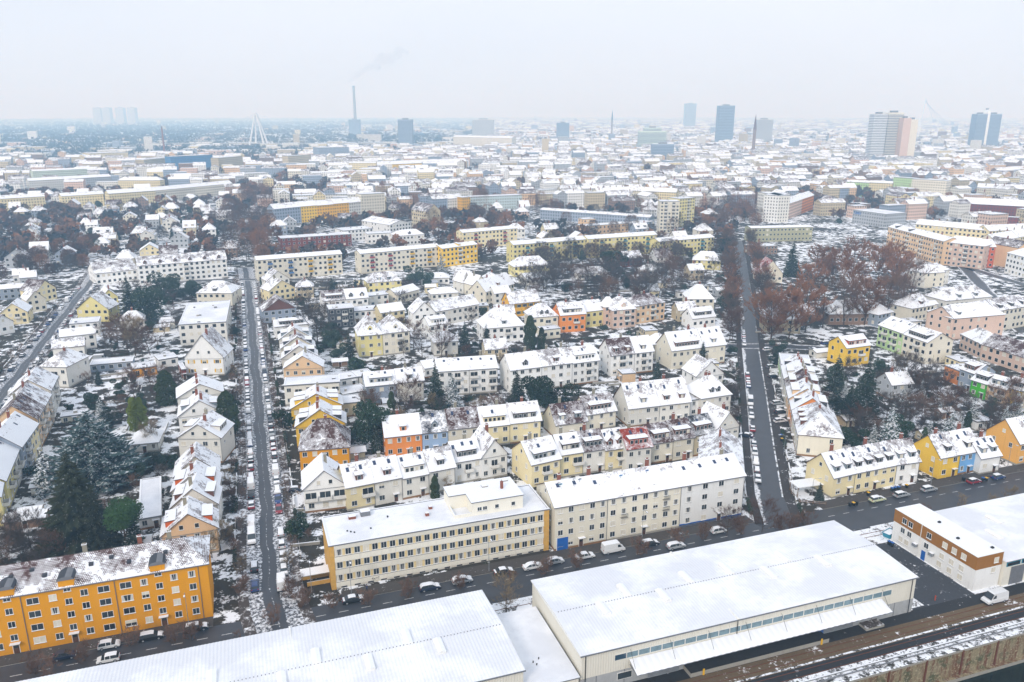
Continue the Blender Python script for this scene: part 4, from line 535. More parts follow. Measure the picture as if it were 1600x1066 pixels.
 ('brown', 1, '-174.7 396.4 7.2,-159.9 353.2 8.1,-211.2 440.7 6.2,-134.6 287.9 8.1,-143.3 284.2 9.2,-164.8 329.8 7.7,-140.7 292 6.1,-160.9 285.6 6.1,-198.5 391.2 6.9,-158.7 324.9 6.8,-66.4 456.6 6.3,-92 388 9,-111.1 402.2 8.7,-81.1 424.7 9.9,-35.7 290.3 5.8,6.8 290.6 9.9,-49.2 255.9 9.4,-29.2 285.5 9.6,-47.1 280.6 9.3,-47.5 255.3 7.5,-6.5 250.2 9.5,89.1 382.1 8.2,38.7 447.4 7.6,-3.8 358.8 7.4,101.3 496.3 13.1,77.3 462 12,70.6 436.3 12.4,110.9 545.8 16.2,10.8 514.5 13.7,55 557 11.5,49.8 420.4 14.6,17.9 511.3 14.7,11.9 422.6 9.9,53.2 491.8 12.5,52.6 424.2 15.1,73.8 537.1 9.2,109.6 581.8 16,29.1 485.9 10.2,98 464.9 14.1,99.9 511.8 14.3,87.1 534.7 15.9,60.7 551.4 15.4,59.1 496.9 11.3,92.3 470.7 15,64.4 493.9 13.5,36.8 490.7 9.3,99.3 483.9 16.2,22.7 542.3 11.7,54.6 464.8 9.4,44 459.6 15.1,84.3 496.9 15.2,86.4 539.6 11.8,37.3 459.6 9.1,40.8 463.9 15.2,90.1 439.6 10.7,53.8 511.7 14.4,75.8 557.8 10.4,179.3 269.6 6,124.6 265.3 5.9,152.4 286.5 5.9,147.6 251.8 8.6,129.4 248.4 7.8,167.3 251.6 9.7,115.2 231.8 8.5,165.2 285.5 6.8,106.7 259.4 7.8,116.7 258.4 6.4,149.6 272.7 9.9,122.7 232 7.1,205 499.2 6,149 372 9.9,209.9 412.2 7.8,-218.7 673.4 12.6,-263.9 739.6 18.9,-226.1 664.4 13.3,-205.6 640.2 16.9,-204.1 634.8 15.6,-188.9 528.2 17.4,-262.4 826.3 16.8,-220.9 730.5 14.4,-275 774.4 14.9,-255.1 738.6 12.5,-172.9 485.5 16.5,-127.2 888.6 14,-31.5 928.4 14.9,-14 703.5 15.2,-16.2 664 11.1,-147.9 944.6 11.6,-77.5 970.9 16.4,-111 962.7 13.2,-133.1 893.1 15.2,100.9 675.6 16.5,86.2 673.9 11.6,157.3 822.7 13.4,48.8 723.2 13.4,168.7 835.4 11.3,44.5 795.6 14.8,212.3 774.1 16.2,171.9 756.2 10.7,112.7 883.9 13.6,145.3 893.1 14.6,188.7 739.6 14.7,213.4 929 12.3,187 703.4 16,203.9 799.6 15.5,250 834.3 18,223.2 743.3 13.3,189.4 722.4 12.2,235.3 846.8 18.4,257.9 890.5 12.4,229 825.2 10.8,234.4 802.6 12.5,399.8 845.7 6.4,315.2 819 8.1,351.4 778.9 6.8,404.2 835.9 7.5,-335.6 616.7 9.7,-330.4 707.8 8.7,-442.1 718.2 9.7,-489.5 859 8.6,-349.5 849.6 6.9,-321.3 632.7 8,-439.7 803.4 8.5,-483.8 782.9 8.3,-337.9 653.1 7,-350.8 782 7.1,-147.9 423.2 5.1,-100.3 272.2 3.9,-143.4 398 4.6,-74.9 190.4 4.4,-74.2 189.4 3.6,-163 459 5.9,-141.9 399.8 5.1,-86.4 232.6 4.4,-75.6 195.1 5.4,-121.3 383.5 5.9,-146.2 458.3 4.8,-105.5 330.5 5.5,-94.6 299.9 4.8,-130.3 403.4 4.4,-120.7 379 4.3,-115.4 354.6 5.4,-139.8 435.8 3.8,-131.5 407.5 4.6'),
 ('spruce', 1, '-57.5 448.7 8.5,-92.5 460.7 6.3,-71.5 415 9.7,-99.6 401.9 10.1,-105.1 454.7 8.7,-85.1 440.8 11,-94.3 333.4 9.3,-68.7 459.4 7.5,-82 336.5 7.3,-71.8 352.9 6.8,-248.1 669.2 11.5,-553.5 874.5 7.1,-279.5 595.6 12.2,-497.9 783.5 9.4,-276.5 646.2 11.1,-392.4 657.9 9.5,-350.7 701.4 11.1,-479 843.1 12.3,-315.6 788.6 7.3,-319.9 646.5 7.4,-260.7 631.6 11.2,-304.2 776.8 8.9'),
 ('tan', 1, '-73.7 369.2 5,-93.4 447.1 5,-69.9 327.7 8.1,-74.3 381.2 5.8,-97.9 430.7 4.9,-71.1 322.6 7.2,-71.6 464.3 7.5,-76.8 449 5.7,-93.8 431.4 8.4,-74.2 418 7.7,-81.2 383.9 7.2,-11.5 252.9 7.7,-27.7 258.5 7.4,-44.5 293.9 4.9,-25.1 302.6 6.9,-16.1 294.7 5.2,-36.6 238.2 8.6,-129.5 355.9 5.8,-122.9 346.5 5.2,-95.3 260.8 5.4,-129.2 363.9 4.8,-108.5 295.2 5.4,-115.7 318.5 3.5,-77.7 200.1 6.1,-121.1 330.1 4.4,-151.8 429.8 4.8,-135.2 384.8 4.4,-117 361 5.5,-81.8 253.7 5.3,-90.8 287.7 6,-53.4 174.4 4.3,-149.2 460 4.8,-107.1 329.6 4.3,-87.9 275.2 3.8'),
 ('snowspruce', 1, '137.8 264.3 7.7,148.3 272 7.9,146.3 254.7 7.1,119.2 252.3 6.7,169.7 250.7 9.7,180.8 274.6 8.1,117.8 235.6 7.2,144.3 238.8 6.9,174.3 263.3 6.2,173.7 257.3 8.5,121.9 275.1 5.7,176.1 275.4 6.5,151.8 245.3 9.8,160.8 242.5 9'),
 ('rust', 1, '188.1 396.4 10.7,198.7 497.8 13.2,213.6 447.8 10.8,-184.5 585.1 18.9,-193.1 628.6 22.4,-212.6 701.2 14.7,-168.7 532.6 14.2,-183.4 576.9 18,-186.1 557.7 19,-242.4 793.5 16.7,-209.6 628.5 20.3,-178.2 553.6 20.6,-217.1 630.1 15.1,-353.6 578.1 9.7,-357.6 567.9 10.1,-276.9 523 14.3,-282.1 535.1 13.2,-329.8 565.2 9.9,-305.4 565.7 15,-283.8 520.7 9.7,-318.8 531.4 13.6,-324.7 568.5 13,-345 575.6 14.5,-303.9 508.5 11.8,-282.8 926.6 16.2,-309.1 932.4 21.4,-278.6 789.7 18.9,-302.9 915.2 15.7,-305.2 984.9 15.9,-297.3 946.6 20.9,-296.3 908 17.6,-276.2 919 22.2,-95.5 963.7 14.5,-5.5 673.7 19.1,-150.6 968.8 21,-33.5 847.4 23.4,-39.2 891 16.4,-22.8 745.6 18.5,-103.7 854.4 15.1,-152.5 934.9 19,-59.9 645.2 19,-65.7 922.1 15.6,198.2 871.5 12.7,202.2 719.8 17.2,31.6 879.7 17.3,136.8 854.1 11.6,172.5 692.3 12.8,165.1 850.7 11.3,41.7 803.1 17.3,241.5 864.3 12.9,270.3 963.3 13.6,198.8 834.9 13.7,228.8 768.6 12.7,230.1 828.9 18.5,252.7 826.7 21.8,195.6 793.8 19.8,269.6 915.6 12.8,233 789.7 21.7,219.6 875.1 12.9,256.9 877.4 20.9,217.7 714 13.5,224.4 782.1 18.7,241.5 927.4 12.8,212.5 932.2 19.3')):
    DATA_TREES += [(k, *map(float, q.split())) + ((1,) if chk else ()) for q in t.split(",")]
DATA_GARDENS = []
DATA_CARS = [(-78.2, 132.3, 0, 'hatch', 'white', 2, 'by the ochre block doorway'),
 (-76.4, 128.2, 3.141592653589793, 'hatch', 'white', 1, 'driving on the harbour road'),
 (-85.1, 129.1, 0, 'hatch', 'darkblue', 0, 'below the ochre block'),
 (-71.2, 134.9, 0, 'estate', 'black', 2, 'by the ochre block corner'),
 (-63.4, 137.7, 0, 'estate', 'black', 2, 'at the right end of the ochre block'),
 (-33.7, 147.3, 0, 'sedan', 'black', 2, 'before the office left end'),
 (-17.9, 151.8, 0, 'estate', 'darkblue', 3, 'before the office middle'),
 (-11.0, 154.5, 0, 'estate', 'silver', 3, 'before the office under a shrub'),
 (-1.9, 158.0, 0, 'sedan', 'black', 2, 'before the office right half'),
 (4.7, 160.1, 0, 'sedan', 'white', 3, 'before the office right end'),
 (17.0, 164.5, 0, 'sedan', 'white', 2, 'before the blue gate'),
 (23.9, 167.3, 0, 'van', 'white', 2, 'before the cream flats'),
 (33.0, 170.2, 0, 'estate', 'black', 2, 'before the iron balconies'),
 (39.1, 169.0, 0, 'estate', 'silver', 3, 'before the white corner block'),
 (51.0, 176.2, 0, 'hatch', 'white', 3, 'at the end of the white corner block'),
 (10.0, 162.3, 0, 'hatch', 'silver', 3, 'left of the blue gate'),
 (97.6, 192.8, 0, 'estate', 'green', 2, 'before the pale yellow terrace'),
 (105.3, 195.4, 0, 'estate', 'silver', 1, 'before the white terrace house'),
 (114.4, 198.8, 0, 'estate', 'silver', 1, 'left of the yellow corner house'),
 (129.4, 203.5, 0, 'hatch', 'red', 2, 'before the blue house'),
 (137.8, 206.3, 0, 'hatch', 'blue', 2, 'before the small white house'),
 (-56.2, 152.5, 1.55, 'estate', 'blue', 0, 'at the foot of the left street'),
 (-58.7, 160.1, 1.55, 'estate', 'black', 2, 'at the foot of the left street'),
 (-50.6, 153.3, 1.55, 'van', 'white', 1, 'at the foot of the left street'),
 (102.4, 147.3, 3.14, 'van', 'white', 0, 'on the quay beside the harbour office'),
 (-59.1, 198.4, -0.16, 'hatch', 'darkblue', 2, 'beside the white gabled end house'),
 (74.8, 236.4, 2.28, 'sedan', 'darkblue', 2, 'turning at the right street corner'),
 (-167.6, 272.6, 1.73, 'van', 'green', 1, 'turning on the far left street'),
 (-172.2, 318.4, -0.07, 'van', 'silver', 1, 'by the garages of the west gardens'),
 (-163.7, 315.7, -0.07, 'estate', 'blue', 1, 'by the garages of the west gardens'),
 (152.1, 385.7, 0.01, 'estate', 'black', 2, 'near the green corner house'),
 (131.1, 332.4, 1.41, 'estate', 'silver', 2, 'near the green corner house'),
 (111.6, 332.4, -0.12, 'estate', 'white', 2, 'near the green corner house'),
 (140.5, 342.3, -0.07, 'estate', 'blue', 2, 'near the green corner house'),
 (92.8, 257.2, -0.07, 'estate', 'black', 2, 'in a right row front yard'),
 (89.9, 249.0, -0.07, 'estate', 'white', 2, 'in a right row front yard'),
 (94.5, 266.0, -0.07, 'estate', 'silver', 2, 'in a right row front yard'),
 (102.3, 295.8, -0.07, 'estate', 'black', 2, 'in a right row front yard'),
 (105.4, 308.0, -0.07, 'estate', 'grey', 2, 'in a right row front yard'),
 (75.9, 260.3, -0.07, 'hatch', 'silver', 2, 'in a yard by the right street'),
 (76.6, 267.3, -0.07, 'hatch', 'silver', 2, 'in a yard by the right street'),
 (76.8, 272.6, -0.07, 'hatch', 'silver', 2, 'in a yard by the right street')]
DATA_LAMPS = [(-34.7, 150.3, -1.24, 8.4, 'tall grey street lamp before the office left part', False), (-5.2, 158.8, -1.24, 8.9, 'tall grey street lamp before the office right half', False), (31.8, 173.8, -1.24, 7.7, 'arched street lamp before the iron balconies', False), (-65.4, 139.0, -1.24, 7.9, 'street lamp carrying yellow signs by the ochre block', True), (81.2, 195.7, 0, 5.2, 'arched street lamp at the curved corner fence', False), (116.3, 201.5, -1.24, 8.6, 'street lamp before the yellow corner house', False), (145.1, 213.9, -1.24, 7.5, 'street lamp before the orange house at the right edge', False), (-43.4, 150.8, -1.24, 8.3, 'slim lamp post at the office entrance', False), (82.2, 222.1, 3.14, 6.7, 'street lamp on the right street pavement', False), (-74.5, 201.5, 0, 4.9, 'street lamp on the left street pavement', False)]
DATA_BINS = [(90.0, 189.9, 'yellow_paint', 'yellow-lidded bin at the cream end house'), (91.0, 190.3, 'black', 'black bin at the cream end house'), (96.4, 195.7, 'yellow_paint', 'yellow-lidded bin by the pale yellow terrace'), (104.1, 198.4, 'door_blue', 'blue-lidded bin by the pale yellow terrace'), (105.1, 198.8, 'door_blue', 'second blue-lidded bin by the pale yellow terrace'), (106.2, 199.1, 'door_blue', 'third blue-lidded bin by the pale yellow terrace'), (109.0, 200.3, 'yellow_paint', 'yellow-lidded bin by the white terrace house'), (90.5, 170.2, 'door_blue', 'blue-lidded bin beside the harbour office'), (90.9, 169.6, 'door_blue', 'right blue-lidded bin beside the harbour office'), (133.5, 204.7, 'yellow_paint', 'yellow-lidded bin before the small white house'), (127.1, 204.7, 'black', 'black bin before the blue house'), (132.6, 204.7, 'door_blue', 'blue-lidded bin before the small white house'), (89.0, 189.5, 'black', 'dark bin left of the yellow-lidded one'), (-53.6, 186.7, 'door_blue', 'blue-lidded bin behind the white gabled house'), (85.1, 232.8, 'yellow_paint', 'yellow-lidded bin on the right street pavement'), (85.9, 235.9, 'door_blue', 'blue-lidded bin on the right street pavement')]
DATA_BORDERS = [(77.0, 200.8, -1.81, 8.1, 'fence', 'white-capped curved fence start at the right street corner'),
 (76.3, 194.3, -1.45, 5.2, 'fence', 'white-capped curved fence bend at the right street corner'),
 (79.8, 191.0, -0.22, 6.4, 'fence', 'white-capped curved fence end at the right street corner'),
 (-104.8, 212.6, 0.34, 12.9, 'wall', 'low dark wall across the conifer garden'),
 (-121.3, 226.6, 0.34, 7.2, 'hedge', 'hedge by the garden house'),
 (-101.9, 203.1, 0.32, 10.2, 'hedge', 'hedge below the garden wall'),
 (-146.3, 246.7, 0.45, 10.3, 'hedge', 'dark hedge by the garden shed with red door'),
 (-157.2, 299.0, 0.5, 13.3, 'wall', 'first terraced wall below the garages'),
 (-154.2, 292.7, 0.46, 13.9, 'wall', 'second terraced wall below the garages'),
 (-53.1, 187.6, 0.24, 7.3, 'wall', 'wall behind the office'),
 (-49.5, 170.0, 0.22, 6.7, 'wall', 'snowy wall left of the office'),
 (-58.3, 196.7, -0.7, 2.9, 'fence', 'fence by the white gabled house'),
 (-44.2, 222.8, 0.4, 10.8, 'hedge', 'hedge behind the yellow brown-roofed house'),
 (146.9, 235.4, -0.78, 7.4, 'fence', 'tall wooden fence behind the blue house'),
 (122.3, 226.6, -0.35, 7.2, 'wall', 'garden wall behind the white terrace house'),
 (103.5, 231.5, -0.27, 9.4, 'hedge', 'hedge behind the cream end house'),
 (130.3, 240.9, 0.86, 21.4, 'fence', 'fence up the right gardens'),
 (142.4, 283.8, -0.99, 10.4, 'wall', 'wall before the green balconied block'),
 (108.9, 244.4, 1.04, 38.4, 'fence', 'fence behind the right row'),
 (-19.0, 324.8, 0.43, 17.6, 'hedge', 'hedge behind the white balcony flats'),
 (33.7, 349.1, 0.34, 22.4, 'hedge', 'hedge above the white row'),
 (-58.7, 301.8, 0.27, 15.2, 'hedge', 'hedge below the yellow villa'),
 (121.8, 360.5, -0.16, 14.5, 'wall', 'wall by the brown trees at the junction'),
 (120.0, 345.4, 0.0, 14.5, 'hedge', 'hedge at the junction')]
DATA_PLOTS = [tuple(float(v) if v[-1].isdigit() else v for v in q.split()) for q in '-119.9 231.6 1.91 6.6 fence,-116.2 216.8 0.36 10.9 hedge,-143.8 266.6 0.27 11.7 fence,-118.5 193.6 0.3 12.4 fence,-127.4 256.2 0.29 9.0 hedge,-108.6 177.1 0.35 11.7 hedge,-118.5 217.4 1.88 12.6 hedge,-135.3 232.3 0.34 11.6 hedge,-115.1 224.4 1.86 11.0 hedge,-128.4 221.3 0.33 8.1 hedge,-99.4 202.6 1.85 10.2 hedge,-136.9 263.6 1.88 12.2 wall,-127.6 224.3 1.85 9.7 fence,-138.4 236.6 1.89 9.2 wall,-113.4 242.9 1.84 10.6 wall,-120.9 234.6 0.3 6.8 wall,-126.7 245.2 1.85 8.2 wall,-124.4 255.7 1.89 8.3 hedge,-136.3 229.4 1.82 13.3 wall,-100.4 194.1 0.31 13.0 wall,-99.6 195.2 1.84 6.1 hedge,-110.4 239.2 0.27 10.7 wall,-116.1 225.9 0.38 8.4 hedge,-136.0 246.2 0.26 12.3 hedge,-143.9 271.9 0.34 7.4 hedge,-146.0 251.0 1.89 13.8 hedge,-125.2 231.2 0.28 11.4 wall,-113.2 191.6 0.33 8.9 wall,-120.9 220.3 1.82 7.5 hedge,-138.7 281.4 1.92 7.1 wall,-151.9 311.8 1.94 12.3 hedge,-181.2 360.4 0.4 11.9 fence,-166.6 315.6 0.31 7.4 wall,-178.6 380.6 1.99 7.4 hedge,-186.4 395.6 1.92 8.2 hedge,-198.7 442.2 1.93 13.0 fence,-212.5 451.1 1.89 11.2 fence,-146.1 322.3 1.93 6.9 wall,-175.8 349.3 1.86 11.2 hedge,-182.1 348.0 1.87 7.0 hedge,-166.0 322.6 0.33 7.3 hedge,-142.1 286.7 1.95 6.9 wall,-161.5 350.5 1.92 7.9 wall,-162.3 284.4 0.3 9.4 hedge,-133.7 293.4 0.39 7.8 fence,-175.2 337.8 1.9 11.6 hedge,-208.5 442.4 1.94 13.2 wall,-137.5 297.3 0.32 13.8 hedge,-156.3 304.1 1.9 8.3 hedge,-200.5 387.6 1.9 7.0 wall,-158.7 350.3 1.93 11.5 hedge,-225.4 448.8 0.35 7.7 hedge,-168.2 328.4 0.29 6.4 hedge,-204.3 428.0 0.33 6.6 hedge,-85.5 465.9 1.78 9.1 hedge,-41.7 411.3 1.78 7.4 hedge,-74.2 358.2 0.25 12.4 hedge,-100.6 472.0 1.8 7.3 wall,-105.9 360.7 1.76 7.0 fence,-90.2 371.8 1.85 8.7 fence,-79.4 338.7 0.26 11.3 hedge,-61.4 328.2 0.18 7.9 wall,-60.2 354.1 0.26 13.1 hedge,-123.1 456.7 1.86 13.4 hedge,-61.9 481.3 0.24 12.9 hedge,-101.9 420.4 0.23 13.4 wall,-80.9 478.7 0.24 13.0 fence,-92.3 449.7 0.29 8.4 hedge,-61.4 339.2 1.76 12.4 hedge,-40.9 383.8 0.24 12.8 hedge,-84.4 360.4 0.3 14.0 hedge,-54.4 402.6 1.78 11.5 hedge,-56.7 367.3 1.75 13.7 wall,-111.1 423.5 0.3 9.0 wall,-110.7 459.9 0.25 13.7 wall,-119.8 429.2 1.85 7.0 hedge,-63.2 463.2 1.84 12.5 hedge,-82.8 430.7 0.28 6.9 wall,-85.0 334.7 0.22 10.6 fence,-72.5 425.1 1.85 7.1 wall,-103.0 486.9 1.81 6.9 wall,-99.4 345.6 1.81 8.4 hedge,-93.2 323.1 0.22 6.1 hedge,-89.3 401.6 0.28 13.4 hedge,-108.3 466.3 1.77 10.5 hedge,-88.0 341.5 0.27 8.1 hedge,-53.7 338.1 0.28 10.8 hedge,-44.1 381.1 1.83 12.6 hedge,-107.0 392.8 1.88 12.8 wall,-67.7 474.7 0.19 10.8 wall,-71.1 470.8 0.29 9.7 hedge,-40.1 407.1 1.77 8.6 fence,-103.8 442.2 1.87 13.1 fence,-110.7 482.6 1.78 10.4 fence,-53.0 299.0 0.29 7.1 fence,-39.7 261.0 1.78 7.3 wall,-55.5 222.6 0.23 12.5 fence,-73.5 273.6 0.23 12.8 fence,-70.6 288.6 0.28 6.2 fence,-30.6 256.4 1.85 9.2 hedge,-40.9 303.8 0.22 11.2 hedge,-14.3 265.4 0.28 10.5 fence,-20.1 253.7 1.83 13.7 fence,-50.8 236.2 0.31 8.5 fence,-74.4 268.2 0.23 12.9 hedge,-37.9 271.5 0.3 11.0 hedge,-43.0 231.4 0.29 12.5 hedge,-13.7 267.2 1.82 8.9 hedge,-16.9 271.0 0.3 7.4 hedge,-57.7 249.7 0.22 7.3 wall,-27.2 275.5 1.79 13.7 hedge,-17.9 264.8 0.18 7.8 hedge,-43.0 261.7 0.22 11.7 wall,-54.7 283.2 0.25 12.0 hedge,-40.6 245.1 0.24 8.3 fence,-31.8 235.2 0.19 7.5 hedge,9.5 276.9 1.76 10.1 wall,-49.8 243.5 0.21 11.6 hedge,9.3 279.6 1.87 7.8 hedge,-11.6 290.9 0.26 8.0 wall,-52.1 249.4 1.79 9.1 fence,-49.1 260.5 1.77 6.1 fence,-73.1 271.4 0.3 10.5 hedge,-47.8 294.0 1.78 8.1 fence,-31.1 266.3 0.21 7.4 hedge,-6.7 269.2 1.86 13.5 fence,-20.2 241.0 0.27 10.7 wall,-18.7 249.0 1.86 10.9 wall,-33.1 255.1 1.77 10.9 fence,-26.8 255.7 0.19 9.7 wall,-63.8 287.5 1.83 6.5 hedge,-12.0 301.2 1.81 8.0 fence,-36.6 299.6 0.25 10.4 wall,-56.5 255.2 1.82 6.4 wall,73.7 378.3 1.74 10.6 fence,49.6 435.4 1.72 12.8 wall,111.1 470.1 1.81 6.6 wall,-27.0 322.4 1.84 9.3 fence,48.8 368.9 0.27 8.7 fence,70.1 337.3 1.84 11.5 hedge,43.7 463.3 0.28 12.4 hedge,62.7 401.7 1.84 9.6 fence,18.4 464.3 1.83 13.5 wall,123.4 494.8 0.2 7.5 wall,15.1 390.9 0.17 13.3 hedge,89.3 440.6 1.72 13.5 hedge,21.6 346.5 0.22 12.3 hedge,-6.7 330.4 0.24 9.4 hedge,20.6 395.3 0.22 9.8 fence,40.6 399.5 0.2 6.3 hedge,-17.6 364.2 1.83 8.4 hedge,63.4 450.4 0.15 13.7 wall,28.3 428.6 0.25 6.9 hedge,12.2 442.9 1.75 6.8 hedge,29.6 464.8 0.28 13.7 hedge,20.0 336.5 1.71 12.6 hedge,4.4 369.7 1.81 12.0 wall,99.6 480.7 1.82 12.1 wall,47.6 421.9 0.22 10.5 hedge,-21.7 401.2 1.75 11.0 hedge,65.3 466.3 0.21 10.5 wall,93.1 357.0 1.76 12.9 fence,83.7 493.7 0.17 12.8 hedge,35.0 464.2 1.77 11.7 fence,44.2 380.9 1.84 10.3 hedge,-14.5 372.5 1.83 11.7 fence,-13.3 457.5 0.16 11.6 fence,55.1 433.8 0.26 10.1 fence,20.6 476.0 1.74 10.5 fence,91.3 427.7 0.17 8.2 hedge,-24.1 349.2 0.22 13.5 wall,75.4 405.8 1.75 11.6 fence,49.0 365.7 0.23 12.6 fence,73.1 341.9 0.19 11.8 hedge,187.6 294.7 1.76 7.8 hedge,166.6 302.4 0.17 7.0 wall,117.2 280.8 0.26 7.2 hedge,156.9 248.2 1.85 10.1 fence,155.5 288.5 1.71 11.9 hedge,130.3 264.3 1.72 9.7 hedge,138.9 262.3 1.76 10.8 wall,168.6 248.0 0.18 7.4 fence,203.5 306.4 1.75 13.9 hedge,119.8 290.1 0.2 7.4 hedge,125.4 290.8 1.72 12.3 fence,186.5 284.0 0.2 12.2 wall,119.3 255.0 0.24 13.5 hedge,115.2 265.8 1.74 13.7 wall,174.8 283.7 0.26 10.8 hedge,170.9 300.4 1.81 8.8 wall,135.3 233.9 0.14 10.4 hedge,103.2 237.8 0.24 12.7 wall,169.1 284.3 0.19 9.5 fence,136.8 262.0 0.2 7.1 fence,163.4 297.5 0.25 11.6 hedge,155.4 273.0 1.77 8.7 wall,114.6 237.1 0.2 8.3 fence,158.9 252.2 0.21 9.1 wall,112.8 271.2 0.2 9.9 hedge,110.4 242.5 0.23 10.9 fence,203.2 309.7 0.26 8.0 hedge,123.8 257.0 0.26 7.0 fence,168.6 275.6 1.74 13.8 hedge,108.6 241.0 0.28 7.4 hedge,121.2 244.0 1.75 11.1 fence,150.7 267.1 0.24 10.5 fence,160.4 268.7 1.79 8.6 wall,125.9 256.9 1.84 13.4 hedge,78.3 313.1 1.76 12.2 fence,73.7 274.7 0.21 7.7 hedge,24.4 258.2 0.21 8.4 fence,53.2 280.8 0.18 6.7 hedge,72.6 271.1 0.14 7.0 hedge,43.4 277.1 1.78 8.3 wall,55.1 265.7 1.81 10.8 fence,86.7 298.1 1.83 10.3 hedge,47.3 275.6 1.75 7.8 hedge,64.1 266.8 0.21 11.5 hedge,57.0 286.7 1.82 12.0 fence,40.2 281.4 0.26 7.2 hedge,51.9 305.3 0.21 9.2 hedge,85.3 297.1 1.81 8.5 hedge,74.9 313.0 0.26 7.2 fence,40.5 286.7 0.26 7.9 wall,35.8 288.8 0.18 10.1 wall,76.9 288.2 0.27 10.0 fence,76.0 281.4 1.74 9.4 fence,35.4 286.9 1.77 6.8 wall,-263.5 425.3 0.47 12.1 hedge,-245.3 401.1 0.49 13.8 hedge,-232.1 364.2 0.42 11.6 fence,-277.0 453.2 0.39 12.0 fence,-241.0 382.5 2.0 11.9 hedge,-261.1 416.6 2.02 7.2 wall,-247.0 392.9 0.38 10.7 wall,-265.5 431.1 1.99 11.2 hedge,-267.0 452.6 2.06 7.5 fence,-279.6 442.1 1.98 7.3 wall,-268.3 415.7 0.45 8.4 hedge,-293.3 457.4 2.05 8.8 wall,-267.9 443.8 0.47 10.2 hedge,-281.9 428.7 2.01 12.5 hedge,239.7 402.3 1.79 10.4 fence,271.6 453.6 0.17 7.1 fence,268.7 413.6 0.2 11.4 hedge,243.7 423.7 1.81 7.5 hedge,226.1 433.4 0.23 6.7 fence,253.5 458.1 0.15 6.1 fence,297.1 510.6 1.69 8.6 fence,335.8 531.7 1.72 6.4 hedge,229.1 444.5 1.72 6.7 hedge,262.9 421.4 1.81 7.1 wall,260.1 468.6 0.2 10.6 wall,290.7 499.8 0.24 7.8 hedge,208.6 413.2 1.73 12.1 hedge,194.7 389.7 1.7 11.6 wall,219.4 385.6 1.71 6.6 wall,221.8 427.4 0.13 6.6 hedge'.split(",")]
